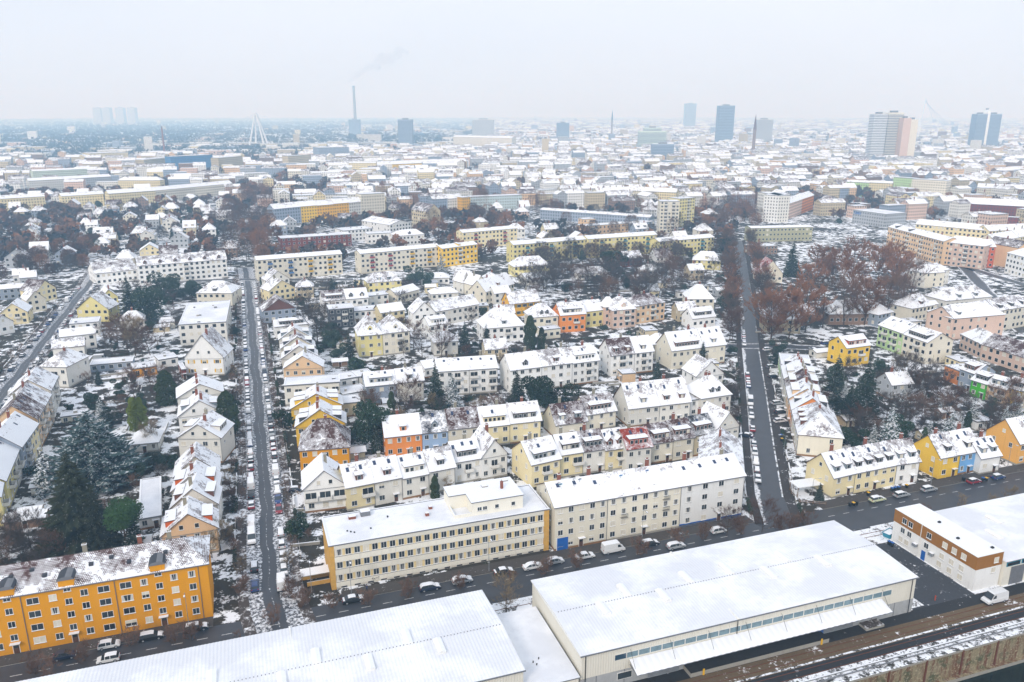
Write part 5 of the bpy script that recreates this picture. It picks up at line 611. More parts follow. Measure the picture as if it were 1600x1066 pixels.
DATA_INFILL = [tuple(float(v) if v[-1].isdigit() else v for v in q.split()) for q in '-138.6 296.5 0.35 10.8 8.3 5.7 H cream,-179.9 332.8 0.35 6.3 5.4 3.5 F ltyellow,-170.2 372.5 -1.22 5.7 6.7 3.2 F offwhite,-206.5 432.1 0.35 5.2 6.9 3.0 F cream,-171.8 314.7 0.35 6.5 6.3 3.2 F tan,-215.3 431.1 0.35 8.3 9.0 6.6 H grey,-186.0 365.9 0.35 10.4 8.5 4.9 H offwhite,-162.0 310.8 0.35 5.6 6.4 2.9 G peach,-208.6 436.4 0.35 9.6 10.0 5.3 H ltyellow,-199.4 440.3 -1.22 8.9 8.1 6.8 G peach,-109.9 412.0 0.24 5.6 6.2 3.1 F ltyellow,-62.5 475.7 0.24 10.7 9.9 6.0 H grey,-132.7 441.9 0.24 9.4 8.6 6.0 H tan,-77.9 420.3 0.24 6.7 6.7 3.3 F ltyellow,-60.7 383.2 0.24 7.3 6.2 3.2 F offwhite,-126.1 433.1 0.24 9.8 9.5 6.2 G peach,-84.5 426.8 0.24 8.0 8.6 6.1 G cream,-53.9 402.8 0.24 8.6 9.8 6.4 G offwhite,-98.8 322.5 0.24 5.5 6.1 2.9 F ltyellow,-100.1 449.2 0.24 5.5 5.7 3.0 F grey,-44.7 359.0 0.24 10.8 9.6 5.8 G peach,-51.5 467.5 -1.33 7.5 6.2 3.0 F ltyellow,-58.9 470.5 -1.33 8.0 9.2 5.7 G cream,-91.8 315.8 0.24 7.5 6.0 3.1 F offwhite,-120.1 433.5 0.24 9.4 8.5 6.4 H tan,-70.2 347.2 0.24 10.3 9.6 5.5 H ltyellow,-76.3 332.4 0.24 6.8 5.3 3.0 F white,-31.8 368.1 0.24 10.9 8.8 4.8 G grey,-65.0 377.0 0.24 10.7 9.9 6.0 G grey,-127.2 447.0 -1.33 7.5 5.5 3.6 F tan,-78.7 329.8 0.24 6.7 5.6 2.9 F white,-43.1 388.1 -1.33 11.0 9.1 5.8 G white,-37.1 387.6 0.24 10.5 9.2 5.5 G offwhite,-91.7 423.5 -1.33 9.8 9.8 5.0 H white,-81.6 409.6 -1.33 5.2 6.6 3.3 F peach,-40.7 391.1 0.24 6.7 6.1 3.1 F peach,-73.5 357.5 0.24 7.6 5.2 2.9 F tan,-58.3 408.9 -1.33 5.5 5.2 3.1 G grey,-76.0 388.8 -1.33 9.5 8.6 6.5 H peach,-35.4 377.2 -1.33 7.0 6.0 2.8 G peach,-57.2 431.9 0.24 5.8 7.0 3.5 F grey,-33.1 323.7 0.24 10.4 9.6 6.3 H offwhite,-85.7 479.0 0.24 5.1 6.9 3.2 G white,-94.8 468.7 0.24 7.6 5.0 3.1 F ltyellow,-49.3 445.6 0.24 5.9 5.8 3.6 G ltyellow,-86.1 430.3 0.24 8.1 9.5 5.6 G ltyellow,-106.5 407.2 0.24 7.1 5.7 3.4 F tan,-34.1 355.8 0.24 6.3 6.8 3.5 G peach,-42.8 378.4 -1.33 9.2 8.5 5.0 H tan,-44.3 383.0 0.24 8.4 8.2 5.6 G grey,-86.0 411.4 -1.33 5.6 5.3 3.5 F white,-72.4 342.8 0.24 6.7 5.6 3.1 F tan,-121.1 421.6 -1.33 7.2 5.2 3.2 G offwhite,-105.0 413.5 0.24 7.8 6.8 3.0 F offwhite,-74.5 437.2 -1.33 7.0 6.9 3.5 F offwhite,-98.1 468.0 0.24 8.4 8.0 6.5 G tan,-115.1 389.6 -1.33 5.4 6.4 3.4 F ltyellow,-76.1 465.8 -1.33 6.5 5.9 2.9 F ltyellow,-105.6 473.2 -1.33 9.0 8.5 5.6 G offwhite,-65.4 383.2 0.24 6.4 5.8 3.2 G cream,-25.5 269.1 0.24 10.7 10.0 5.0 G cream,-9.4 263.9 0.24 10.0 8.3 5.5 G grey,-17.1 289.7 0.24 5.7 6.0 3.0 F grey,-1.3 292.2 -1.33 8.1 8.6 5.0 G grey,-16.8 277.8 0.24 7.9 6.4 3.1 F white,-12.8 282.7 0.24 9.7 9.9 6.2 H cream,-19.2 258.1 0.24 9.0 8.3 6.4 H peach,-44.8 298.8 0.24 6.1 5.2 3.2 F peach,-10.8 314.6 0.24 9.1 8.4 5.8 G tan,-69.0 289.8 -1.33 7.8 5.5 3.1 F offwhite,-41.8 235.2 -1.33 7.4 6.2 3.2 F white,-14.4 264.8 0.24 6.4 6.3 3.5 G grey,-44.4 242.7 -1.33 10.2 8.2 5.1 H offwhite,-46.2 227.9 0.24 7.2 6.3 3.0 G grey,-33.5 251.2 0.24 8.0 5.1 2.8 F tan,-19.0 293.9 0.24 8.4 8.6 5.2 G cream,-75.7 265.9 0.24 10.3 8.8 6.3 G ltyellow,8.3 292.8 0.24 8.6 9.1 6.1 G offwhite,-14.6 298.0 0.24 5.3 6.8 3.5 F white,-14.0 268.9 -1.33 9.3 8.1 4.9 H tan,-56.1 288.6 0.24 5.1 5.9 3.2 G grey,9.2 255.4 -1.33 9.7 10.0 4.9 G cream,-45.9 251.0 0.24 5.6 5.3 3.0 F tan,-70.3 248.2 0.24 10.5 8.5 6.5 H offwhite,-54.4 277.9 0.24 7.4 5.9 2.8 F cream,7.8 256.9 -1.33 7.5 5.2 3.5 F ltyellow,-59.7 252.1 0.24 7.3 5.6 3.6 F white,-49.1 290.6 -1.33 7.9 5.5 3.2 F grey,-23.5 249.4 -1.33 6.1 6.8 3.0 F offwhite,-46.6 276.7 0.24 7.4 6.4 3.0 F ltyellow,115.3 437.7 0.21 6.7 6.1 3.5 G grey,66.5 380.4 -1.36 9.8 9.2 5.5 H ltyellow,-30.3 427.9 -1.36 8.7 8.9 6.4 G cream,59.7 360.9 -1.36 7.9 6.0 3.2 F tan,79.7 359.2 -1.36 7.9 5.6 2.8 F cream,103.6 391.3 0.21 5.3 6.1 3.2 F peach,80.3 480.1 0.21 9.7 8.7 6.6 H offwhite,39.8 356.8 0.21 6.6 6.8 3.6 F offwhite,94.8 407.9 -1.36 5.7 5.2 2.8 F tan,107.3 452.1 0.21 7.3 5.3 2.8 F cream,-7.7 418.7 0.21 9.7 8.3 5.8 G offwhite,72.0 429.0 0.21 9.8 8.3 4.9 G ltyellow,98.0 373.2 0.21 5.0 6.7 3.2 F grey,-8.1 372.7 0.21 9.6 8.4 6.5 G peach,92.9 434.2 0.21 5.6 5.4 3.3 F white,-19.0 400.8 0.21 7.1 6.9 3.3 F tan,82.3 382.0 0.21 9.7 8.6 5.8 G tan,85.9 348.6 0.21 7.7 6.2 3.3 F tan,44.0 469.4 -1.36 6.0 5.8 3.0 F peach,85.0 459.6 0.21 6.7 6.2 3.3 F tan,7.5 385.1 0.21 9.8 10.0 6.3 G ltyellow,109.5 483.5 0.21 9.5 8.8 6.1 G tan,-0.9 348.4 0.21 6.9 5.1 3.3 G grey,-17.8 468.8 -1.36 10.7 8.7 5.5 H white,99.7 426.2 0.21 8.2 9.1 6.2 H tan,82.2 430.3 0.21 6.2 6.9 2.9 F grey,18.1 341.9 0.21 6.8 6.3 2.8 F grey,103.0 392.1 0.21 10.6 9.1 5.0 H peach,-7.3 322.5 0.21 9.4 8.4 5.5 H white,-22.6 370.8 -1.36 9.9 9.9 6.2 H tan,30.1 367.1 -1.36 5.6 6.2 2.9 F white,-29.9 477.9 0.21 7.3 6.4 3.1 G tan,72.8 481.3 -1.36 5.1 6.8 3.5 F white,70.3 442.9 -1.36 8.2 8.5 5.0 G cream,106.1 233.6 0.21 8.8 8.5 5.3 H offwhite,146.0 254.7 -1.36 9.4 8.7 5.1 H peach,181.1 285.7 -1.36 5.7 5.1 3.1 G peach,150.9 241.1 0.21 6.1 5.7 3.3 F white,106.4 254.3 0.21 8.9 9.6 5.3 G tan,178.4 313.0 -1.36 7.9 6.2 3.4 F ltyellow,142.0 272.2 0.21 6.8 6.1 3.1 G grey,156.0 254.2 -1.36 8.4 8.5 5.3 H tan,136.4 270.3 0.21 8.6 8.4 5.8 G grey,160.5 254.1 -1.36 5.1 6.4 3.0 G grey,152.7 240.1 0.21 10.2 8.9 6.5 G white,107.2 238.9 0.21 5.2 5.3 3.5 F grey,16.8 284.0 -1.36 5.1 6.1 3.5 F white,36.6 265.4 -1.36 6.4 5.8 3.0 F ltyellow,46.0 262.7 -1.36 8.7 9.9 6.6 G tan,65.1 279.5 0.21 8.2 9.5 4.9 G grey,75.7 309.5 -1.36 6.5 6.1 3.1 F ltyellow,35.8 287.3 -1.36 10.1 8.9 6.7 G white,71.7 273.3 0.21 9.5 8.2 5.4 H cream,75.1 294.7 0.21 7.2 5.0 3.1 F ltyellow,32.4 269.3 -1.36 7.7 7.0 3.5 F peach,85.4 294.1 0.21 9.9 9.2 5.7 G grey,41.2 295.2 -1.36 5.6 5.3 3.5 F peach,29.4 290.9 0.21 6.6 6.0 3.0 F peach,67.5 297.8 -1.36 10.4 8.4 5.9 G tan,34.6 284.1 0.21 10.4 8.5 5.4 G cream,80.4 313.6 0.21 5.4 6.1 3.3 F tan,64.0 300.7 0.21 6.5 6.0 3.2 G cream,-247.5 396.4 0.44 8.4 9.0 5.2 G white,-263.1 428.5 -1.13 7.8 5.6 3.5 F tan,-242.7 377.6 0.44 6.2 5.9 2.8 F cream,-301.2 472.5 0.44 8.2 9.1 5.1 G white,-230.5 358.8 0.44 8.9 8.8 5.1 G cream,-279.5 441.8 0.44 10.5 8.3 6.2 H grey,-292.0 464.4 0.44 8.4 9.5 5.3 G grey,-244.7 388.5 0.44 7.2 5.5 2.9 F cream,-233.7 370.6 -1.13 6.4 5.4 3.2 F cream,-270.0 475.6 0.44 7.6 6.6 3.1 F ltyellow,-238.2 387.7 0.44 8.4 8.4 6.3 G tan,-291.3 476.6 -1.13 10.0 8.3 6.5 G ltyellow,-232.8 371.3 -1.13 9.0 9.5 6.1 G peach,-242.8 389.0 0.44 7.9 6.5 3.2 F offwhite,-235.6 368.1 0.44 7.5 6.8 3.2 F cream,-250.4 395.1 -1.13 6.9 5.2 3.0 F grey,218.6 406.7 0.17 5.4 5.9 2.9 G grey,280.0 490.8 0.17 7.2 5.3 3.2 G ltyellow,242.7 441.5 0.17 7.2 7.0 3.2 F white,256.6 408.0 -1.4 10.4 8.3 5.1 G cream,246.9 445.9 0.17 5.7 6.7 3.5 G ltyellow,247.1 441.6 -1.4 5.4 6.1 3.5 F tan,280.0 487.3 0.17 7.4 5.5 3.4 G ltyellow,237.6 466.6 -1.4 7.3 5.5 3.2 F offwhite,189.4 369.7 0.17 7.9 6.7 3.1 F offwhite,240.4 411.3 -1.4 9.3 8.7 5.8 H offwhite,212.7 405.7 -1.4 8.5 9.8 5.2 H offwhite,295.4 473.2 -1.4 10.2 8.9 6.2 G tan,300.3 500.1 0.17 5.8 5.5 3.2 F tan,243.3 422.6 0.17 9.0 9.7 5.1 H white'.split(",")]
DATA_PERGOLA = (77.2, 195.4, 0.26, 7.5, 3.6, 2.5)
DATA_SKIP = (92.4, 174.4)
DATA_POST = (90.1, 147.8)
DATA_SHEDS = [(-130.1, 195.7, 0.3, 6, 5, 'small snowy shed by the tall fir'), (-125.8, 176.9, 0.3, 9, 5, 'long low shed at the left edge'), (-124.6, 180.7, 0.3, 5, 4, 'lean-to shed behind the left edge shrubs'), (-90.1, 165.6, 0.3, 5, 4, 'dark shed under the green pine'), (129.3, 232.8, 0.3, 4, 3, 'brown shed in the right gardens'), (137.6, 270.6, 0.3, 7, 4, 'snowy shed in the right gardens'), (101.6, 214.8, 0.3, 5, 4, 'shed behind the cream end house'), (109.8, 244.5, 0.3, 4, 5, 'cream garage behind the right row'), (145.2, 251.9, 0.3, 5, 3, 'shed by the dark red trees'), (-48.7, 218.4, 0.3, 5, 4, 'shed behind the yellow brown-roofed house'), (152.6, 232.8, 0.3, 6, 4, 'brown shed by the orange house'), (-72.8, 308.0, 0.3, 6, 4, 'shed by the spruce of the yellow villa'), (-168.9, 361.7, 0.3, 7, 5, 'carport in the west gardens'), (-170.9, 375.7, 0.3, 5, 4, 'small hut in the west gardens'), (128.4, 321.1, 0.3, 7, 5, 'garage by the yellow terrace house'), (-44.8, 260.9, 0.3, 5, 4, 'hut by the reddish tree')]
DATA_PERSON = (-31.4, 150.8, -1.24)
DATA_TOWERS = [('tower_block', 'dark blue office tower left of the middle', -318.4, 2300.0, 0.0, 39.6, 30, 79.7, 'bluegrey', True, 'tower block', 3.2),
 ('tower_block', 'dark blue office tower on the skyline right of the middle', 627.1, 2500.0, 0.0, 44.9, 40, 118.1, 'bluegrey', True, 'tower block', 4.5),
 ('tower_block', 'faint slab tower left of the dark blue skyline tower', 1090.6, 5200.0, 0.0, 64.6, 60, 150.2, 'grey', True, 'tower block', 5),
 ('high_rise', 'banded left slab of the tall high-rise group', 722.4, 1650.0, 0.0, 27.2, 22, 96.0, 'white', True, 'tower block', 3.2),
 ('high_rise', 'banded middle slab of the tall high-rise group', 755.4, 1660.0, 0.0, 31.3, 26, 98.7, 'cream', True, 'tower block', 3.2),
 ('high_rise', 'windowless peach slab of the tall high-rise group', 777.4, 1640.0, 0.0, 15.4, 24, 88.1, 'pink', False, 'tower block', 3.2),
 ('high_rise', 'windowless cream slab of the tall high-rise group', 797.6, 1650.0, 0.0, 14.2, 24, 85.4, 'cream', False, 'tower block', 3.2),
 ('tower_block', 'banded tower at the right edge of the skyline', 1180.7, 2100.0, 0.0, 26.4, 26, 94.9, 'bluegrey', True, 'tower block', 3.2),
 ('tower_block', 'right half of the banded tower at the right edge', 1219.3, 2110.0, 0.0, 29.8, 26, 94.9, 'bluegrey', True, 'tower block', 3.2),
 ('tower_core', 'pale core between the banded tower halves', 1209.9, 2105.0, 0.0, 6.6, 24, 105.1, 'white', False, 'tower block', 3.2),
 ('tower_block', 'low blue slab on the middle skyline', 153.0, 2800.0, 0.0, 41.5, 40, 64.0, 'bluegrey', True, 'tower block', 3.2),
 ('office_block', 'pale green stepped office block on the middle skyline', 340.9, 2200.0, 0.0, 72.3, 30, 50.5, 'mint', True, 'tower block', 3.2),
 ('office_block', 'upper step of the pale green stepped office', 353.7, 2205.0, 0.0, 46.6, 20, 59.2, 'mint', True, 'tower block', 3.2),
 ('tower_block', 'narrow beige tower in the middle distance', 70.0, 1900.0, 0.0, 14.9, 18, 40.4, 'tan', False, 'tower block', 3.2),
 ('office_block', 'dark green glass office in the middle distance', 300.9, 1750.0, 0.0, 45.4, 26, 33.9, 'bluegrey', True, 'tower block', 3.2),
 ('tower_block', 'blue block beside the smoking chimney', -672.8, 3400.0, 0.0, 42.4, 40, 69.9, 'bluegrey', True, 'tower block', 3.2),
 ('tower_block', 'first faint tower on the left horizon', -3288.4, 6500.0, 0.0, 60.5, 50, 131.4, 'grey', False, 'tower block', 3.2),
 ('tower_block', 'second faint tower on the left horizon', -3217.8, 6500.0, 0.0, 60.6, 50, 131.4, 'grey', False, 'tower block', 3.2),
 ('tower_block', 'third faint tower on the left horizon', -3111.9, 6500.0, 0.0, 60.6, 50, 131.4, 'grey', False, 'tower block', 3.2),
 ('tower_block', 'fourth faint tower on the left horizon', -3021.1, 6500.0, 0.0, 60.6, 50, 131.4, 'grey', False, 'tower block', 3.2),
 ('office_block', 'pale block beside the brown church tower', 771.7, 2600.0, 0.0, 50.8, 30, 77.0, 'offwhite', True, 'tower block', 3.2),
 ('apartment_tower', 'stepped white flats beyond the viaduct', -154.6, 3200.0, 0.0, 84.8, 60, 71.7, 'offwhite', True, 'tower block', 3.2)]
DATA_SPIRES = [(412.1, 3400.0, 110, 'slender dark church spire on the middle skyline'), (574.8, 1950.0, 96, 'brown church tower left of the high-rise group', 'rust')]
DATA_STACKS = [(-682.6, 3600.0, 207, 7, 5, 'concrete', 'tall smoking concrete chimney on the skyline'), (-807.6, 1900.0, 68, 2.2, 1.6, 'chimney_brick', 'red brick factory chimney in the left distance')]
DATA_PYLON = (-743.0, 2400.0, 98)
DATA_PYLON2 = (1588.8, 3200.0, 149)
DATA_VIADUCTS = [[(-435.1, 2236.4), (-279.4, 1939.7), (-212.7, 1847.6), (-60.9, 1687.0)], [(-1136.6, 2699.1), (-805.3, 2580.6), (-529.2, 2828.8), (-237.5, 3048.4)]]
SIGN = (319.5, 747.4, 8.6, -1.149, 3.6)
DATA_WOODS = [(-2700, 2300, -900, 3300, 1500), (-3300, 3500, -900, 4300, 1400), (-5200, 4500, -1000, 5600, 1800), (-6000, 6200, -1000, 7800, 1500), (-6500, 8400, 6500, 12800, 5000), (-1500, 1950, -650, 2250, 420), (1800, 4800, 5200, 8200, 900), (-1300, 1500, -500, 1900, 260), (-700, 5200, 1500, 8600, 700), (-900, 2500, -250, 3300, 400), (200, 2900, 1500, 3300, 200)]
DATA_GROVES = [(-149.8, 1048.8, 22, 12, 'twig_rust'), (-86.7, 1093.7, 20, 10, 'twig_rust'), (-27.1, 1142.5, 20, 8, 'twig_red'), (245.3, 933.4, 20, 8, 'twig_rust'), (94.6, 1195.8, 20, 8, 'twig_red'), (407.9, 1048.8, 22, 10, 'twig_grey'), (431.7, 969.0, 22, 10, 'twig_grey'), (-274.7, 1048.8, 25, 10, 'twig_red'), (-217.2, 1142.5, 20, 6, 'twig_rust'), (219.1, 1389.1, 20, 5, 'twig_red')]
DATA_SMOKE = [((-705.2, 3600.0, 212.9), 7.6), ((-699.6, 3600.0, 221.3), 10.8), ((-694.1, 3600.0, 227.9), 8.7), ((-687.9, 3600.0, 231.8), 11.3), ((-683.3, 3600.0, 237.4), 7.7), ((-676.0, 3600.0, 244.1), 9.3), ((-670.7, 3600.0, 245.8), 8.4), ((-663.5, 3600.0, 247.4), 13.6), ((-661.8, 3600.0, 250.7), 12.9), ((-654.8, 3600.0, 255.1), 8.5), ((-648.4, 3600.0, 263.3), 11.3), ((-640.9, 3600.0, 260.5), 11.3), ((-637.3, 3600.0, 270.4), 13.6), ((-630.2, 3600.0, 268.9), 11.0), ((-623.8, 3600.0, 276.1), 12.1), ((-621.6, 3600.0, 271.0), 10.1), ((-609.5, 3600.0, 288.7), 10.7), ((-609.7, 3600.0, 286.9), 14.0), ((-600.7, 3600.0, 277.7), 10.2), ((-599.2, 3600.0, 294.3), 9.9), ((-586.3, 3600.0, 293.7), 16.2), ((-583.1, 3600.0, 294.3), 10.6), ((-575.0, 3600.0, 287.3), 18.0), ((-577.4, 3600.0, 302.2), 12.0), ((-568.5, 3600.0, 314.5), 12.0), ((-567.7, 3600.0, 309.9), 17.0), ((-556.7, 3600.0, 329.2), 15.9), ((-549.4, 3600.0, 315.5), 12.1), ((-547.2, 3600.0, 308.3), 16.0), ((-544.3, 3600.0, 316.1), 18.2), ((-536.4, 3600.0, 330.7), 11.0), ((-526.6, 3600.0, 316.5), 20.0), ((-520.5, 3600.0, 324.9), 17.4), ((-515.3, 3600.0, 312.2), 18.5), ((-514.5, 3600.0, 325.3), 11.6), ((-505.2, 3600.0, 322.0), 14.6), ((-502.9, 3600.0, 326.5), 14.4), ((-486.2, 3600.0, 339.0), 11.9), ((-494.5, 3600.0, 338.5), 13.6), ((-482.9, 3600.0, 344.4), 16.2), ((-483.9, 3600.0, 329.7), 17.6), ((-475.6, 3600.0, 343.5), 15.1), ((-478.9, 3600.0, 348.5), 21.5), ((-448.6, 3600.0, 345.5), 14.3)]
HAZE_D, HAZE_COL, HAZE_TOP = 3.4e-4, (.45, .73, 1.0, 1), 400.0
def near_road(x, y, m=7.0):
    p = Vector((x, y)); q = p - T0; t, n = q.dot(TV), q.dot(TN)
    if -55 < n < 7.6: return True
    for pl in ROADS.values():
        for a, b in zip(pl, pl[1:]):
            a, b = Vector(a), Vector(b); d = b - a; u = max(0, min(1, (p - a).dot(d) / d.length_squared))
            if (a + d * u - p).length < m: return True
    return False
# ---------------------------------------------------------------- ground, water, roads
def sheet(name, pts, z, mat):
    m = MB(); m.poly([(p[0], p[1], z) for p in pts], mat); return struct(m.build(name))
QN = -51.4                                    # quay edge
def rect(t0, t1, n0, n1): return [F(t0, n0), F(t1, n0), F(t1, n1), F(t0, n1)]
g = MB()
# one ground sheet from the quay to the horizon, finer cells near by
ts = [-9000, -3000, -1000, -300, 0, 300, 1000, 3000, 9000]; ns = [QN, 0, 300, 1000, 3000, 6000, 14000]
for i in range(len(ts) - 1):
    for j in range(len(ns) - 1): g.poly(rect(ts[i], ts[i + 1], ns[j], ns[j + 1]), 'ground_snow')
struct(g.build('ground'))
wt = MB(); wt.poly([F(-600, -500, -6.4), F(700, -500, -6.4), F(700, QN + .1, -6.4), F(-600, QN + .1, -6.4)], 'water'); struct(wt.build('water'))
def offset_line(pl, a):
    out = []
    for i, p in enumerate(pl):
        p = Vector(p[:2]); d = Vector((0, 0))
        if i: d += (p - Vector(pl[i - 1][:2])).normalized()
        if i < len(pl) - 1: d += (Vector(pl[i + 1][:2]) - p).normalized()
        d.normalize(); out.append(p + Vector((d.y, -d.x)) * a)      # to the right of the direction
    return out
def densify(pl, step=12.0):
    out = []
    for i in range(len(pl) - 1):
        a, b = Vector(pl[i][:2]), Vector(pl[i + 1][:2]); n = max(1, int((b - a).length / step))
        out += [a + (b - a) * (k / n) for k in range(n)]
    return out + [Vector(pl[-1][:2])]
def strip(name, pl, a0, a1, z, mat, h=None):
    """strip between two offsets of a line; h: thickness of a raised strip (kerb sides)"""
    pl = densify(pl); A, B = offset_line(pl, a0), offset_line(pl, a1); m = MB(); s_ = 0
    for i in range(len(pl) - 1):
        e = s_ + (pl[i + 1] - pl[i]).length
        m.poly([(*A[i], z), (*B[i], z), (*B[i + 1], z), (*A[i + 1], z)], mat, [(a0, s_), (a1, s_), (a1, e), (a0, e)])
        if h:
            m.poly([(*A[i], z - h), (*A[i], z), (*A[i + 1], z), (*A[i + 1], z - h)], 'concrete'); m.poly([(*B[i], z), (*B[i], z - h), (*B[i + 1], z - h), (*B[i + 1], z)], 'concrete')
        s_ = e
    return struct(m.build(name))
FRONT = [F(-70, 0), F(330, 0)]
strip('front_road', FRONT, -3.6, 7.6, .02, 'road_front')
S1, S2, FWS = [Vector(p) for p in ROADS['s1']], [Vector(p) for p in ROADS['s2']], [Vector(p) for p in ROADS['fw']]
strip('left_street', S1, -4.7, 4.7, .024, 'road_left'); strip('right_street', S2[:5], -4.4, 3.0, .024, 'road_right'); strip('right_street_upper', S2[4:], -4.2, 3.0, .0235, 'road_mid'); strip('slush_line', S2[1:5], 2.55, 2.95, .03, 'quay_snow'); strip('far_left_street', FWS, -5, 5, .024, 'road_left')
for k, pl in ROADS.items():
    if k.startswith('x'): strip('cross_street', [Vector(p) for p in pl], -4, 4, .03, 'road_mid')
for pl in (S1, FWS):
    strip('pavement', pl[:], 4.7, 6.9, .12, 'pavement', .14); strip('pavement', pl[:], -6.9, -4.7, .12, 'pavement', .14)
strip('pavement', S2, 3.0, 5.6, .12, 'pavement_dark', .14); strip('pavement', S2, -6.6, -4.4, .12, 'pavement_dark', .14)
for t0, t1 in ((-70, 26), (52, 155), (176, 330)): strip('front_pavement', [F(t0, 0), F(t1, 0)], -7.4, -3.6, .12, 'pavement_front', .14)
strip('siding_verge', [F(-70, 0), F(164, 0)], 7.6, 14.4, .03, 'verge')
# dashed line of the harbour road
dm = MB()
for i in range(-12, 66):
    t = i * 4.6
    if -62 < t < 300 and not 158 < t < 172: dm.poly([F(t, -.07, .034), F(t + 2.0, -.07, .034), F(t + 2.0, .07, .034), F(t, .07, .034)], 'marking')
d_ = dm.build('road_marking'); struct(d_)
# quay: yard, tracks, snow strip, wall
sheet('quay_yard', rect(-120, 330, -41.5, -38.5), .02, 'quay_dark'); sheet('quay_paving', rect(-120, 330, -45.6, -41.5), .024, 'quay_paving')
sheet('quay_dark_strip', rect(-120, 330, -48.0, -45.6), .02, 'quay_dark'); sheet('quay_snow_strip', rect(-120, 330, QN + .5, -48.0), .028, 'quay_snow')
sheet('yard', rect(164, 181, -41.5, -7.6), .016, 'yard_asphalt'); sheet('yard_snow', rect(164.2, 167.5, -38, -16), .022, 'verge'); sheet('forecourt_snow', rect(172.5, 181, -15, -8.2), .022, 'verge')
sheet('harbour_lane', rect(-120, 330, -38.5, -7.6), .008, 'verge')
q = MB()
q.box(-1, 0, 0, 0, 0, 0, 'concrete') if False else None
def fbox(m, t0, t1, n0, n1, z0, z1, mat, top=None, skip=''):
    i = len(m.v); m.box(t0, n0, z0, t1, n1, z1, mat, top, skip)
    for j in range(i, len(m.v)): p = m.v[j]; m.v[j] = tuple(F(p[0], p[1], p[2]))
qw = empty('quay_wall', F(120, QN, 0)); qw['kind'] = 'structure'
def loc(m): 
    o = F(120, QN, 0); m.v = [(p[0] - o.x, p[1] - o.y, p[2] - o.z) for p in m.v]; return m
i_ = 0
for t in range(-120, 330, 15):
    m = MB(); fbox(m, t + .02, t + 14.98, QN - .35, QN + .0, -9, -.35 + .04 * (i_ % 3 - 1), 'quaywall'); loc(m).build('wall_panel', qw); i_ += 1
m = MB(); fbox(m, -120, 330, QN - .45, QN + .45, -.35, .14, 'concrete', top='quay_snow'); loc(m).build('coping', qw)
m = MB(); fbox(m, -120, 330, QN - 1.2, QN - .35, -9, -5.6, 'concrete', top='quaywall'); loc(m).build('ledge', qw)
for t in range(100, 260, 9):
    m = MB(); fbox(m, t, t + .3, QN - .6, QN - .35, -6.5, -.1, 'rust'); loc(m).build('fender', qw)
for k, (n_, nm) in enumerate(((-42.6, 'a'), (-44.1, 'b'), (-46.4, 'c'), (-47.9, 'd'), (-10.2, 'e'), (-11.7, 'f'))):
    m = MB(); t1 = 330 if k < 4 else 200
    fbox(m, -120, t1, n_ - .04, n_ + .04, .02, .11, 'rust'); struct(m.build('rail'))
m = MB(); fbox(m, -120, 330, -49.4, -49.15, .02, .3, 'metal', top='snow'); struct(m.build('kerb'))
tag(link('quay_pipe', (lambda m: (m.tube(F(60, -50.3, .3), F(330, -50.3, .3), .13, .13, 8, 'gutter'), m.mesh('quay_pipe'))[1])(MB())), 'long grey pipe running along the snowy quay edge', 'pipe')

for n_ in (-45.2,):
    strip('snow_line', [F(-120, n_), F(330, n_)], -.22, .22, .034, 'quay_snow')
# ---------------------------------------------------------------- houses
WINC = {}
def window_meshes(w, h, kind):
    k = (round(w, 2), round(h, 2), kind)
    if k not in WINC:
        f = MB(); x = w / 2; b = .075
        f.box(-x, -.05, 0, -x + b, .02, h, 'frame'); f.box(x - b, -.05, 0, x, .02, h, 'frame')
        f.box(-x + b, -.05, 0, x - b, .02, b, 'frame'); f.box(-x + b, -.05, h - b, x - b, .02, h, 'frame')
        if w > 1.0: f.box(-.03, -.045, b, .03, .015, h - b, 'frame')
        f.box(-x - .08, -.16, -.07, x + .08, .02, -.002, 'concrete', top='snow')
        p = MB()
        if kind == 's': p.poly([(-x + b, -.035, b), (x - b, -.035, b), (x - b, -.035, h - b), (-x + b, -.035, h - b)], 'shutter')
        elif kind == 'h':
            m_ = h * .5
            p.poly([(-x + b, -.02, b), (x - b, -.02, b), (x - b, -.02, m_), (-x + b, -.02, m_)], 'glass')
            p.poly([(-x + b, -.035, m_), (x - b, -.035, m_), (x - b, -.035, h - b), (-x + b, -.035, h - b)], 'shutter')
        elif kind == 'c':
            p.poly([(-x + b, -.02, b), (x - b, -.02, b), (x - b, -.02, h - b), (-x + b, -.02, h - b)], 'glass'); q_ = w * .26
            for sg in (-1, 1): p.poly([(sg * (x - b) - (q_ if sg > 0 else 0), -.028, b), (sg * (x - b) + (0 if sg > 0 else q_), -.028, b), (sg * (x - b) + (0 if sg > 0 else q_ * .6), -.028, h - b), (sg * (x - b) - (q_ * .6 if sg > 0 else 0), -.028, h - b)], 'curtain')
        else: p.poly([(-x + b, -.02, b), (x - b, -.02, b), (x - b, -.02, h - b), (-x + b, -.02, h - b)], 'glass')
        WINC[k] = (f.mesh('window'), p.mesh('pane'))
    return WINC[k]
def put_window(parent, x, y, z, ang, w, h, kind, joined=None):
    if joined is not None:
        u = Vector((math.cos(ang), math.sin(ang), 0)); n = Vector((u.y, -u.x, 0)); P = Vector((x, y, z))
        for e, o_, m_ in ((.1, .02, 'frame'), (0, .04, 'shutter' if kind == 's' else 'glass')):
            q = [P + u * a * (w / 2 + e) + n * o_ + Vector((0, 0, c)) for a, c in ((-1, -e), (1, -e), (1, h + e), (-1, h + e))]
            joined.poly(q, m_)
        return
    a, b = window_meshes(w, h, kind)
    m = Matrix.Translation((x, y, z)) @ Matrix.Rotation(ang, 4, 'Z')
    o = link('window', a, parent, m); link('pane', b, o)
BALC = {}
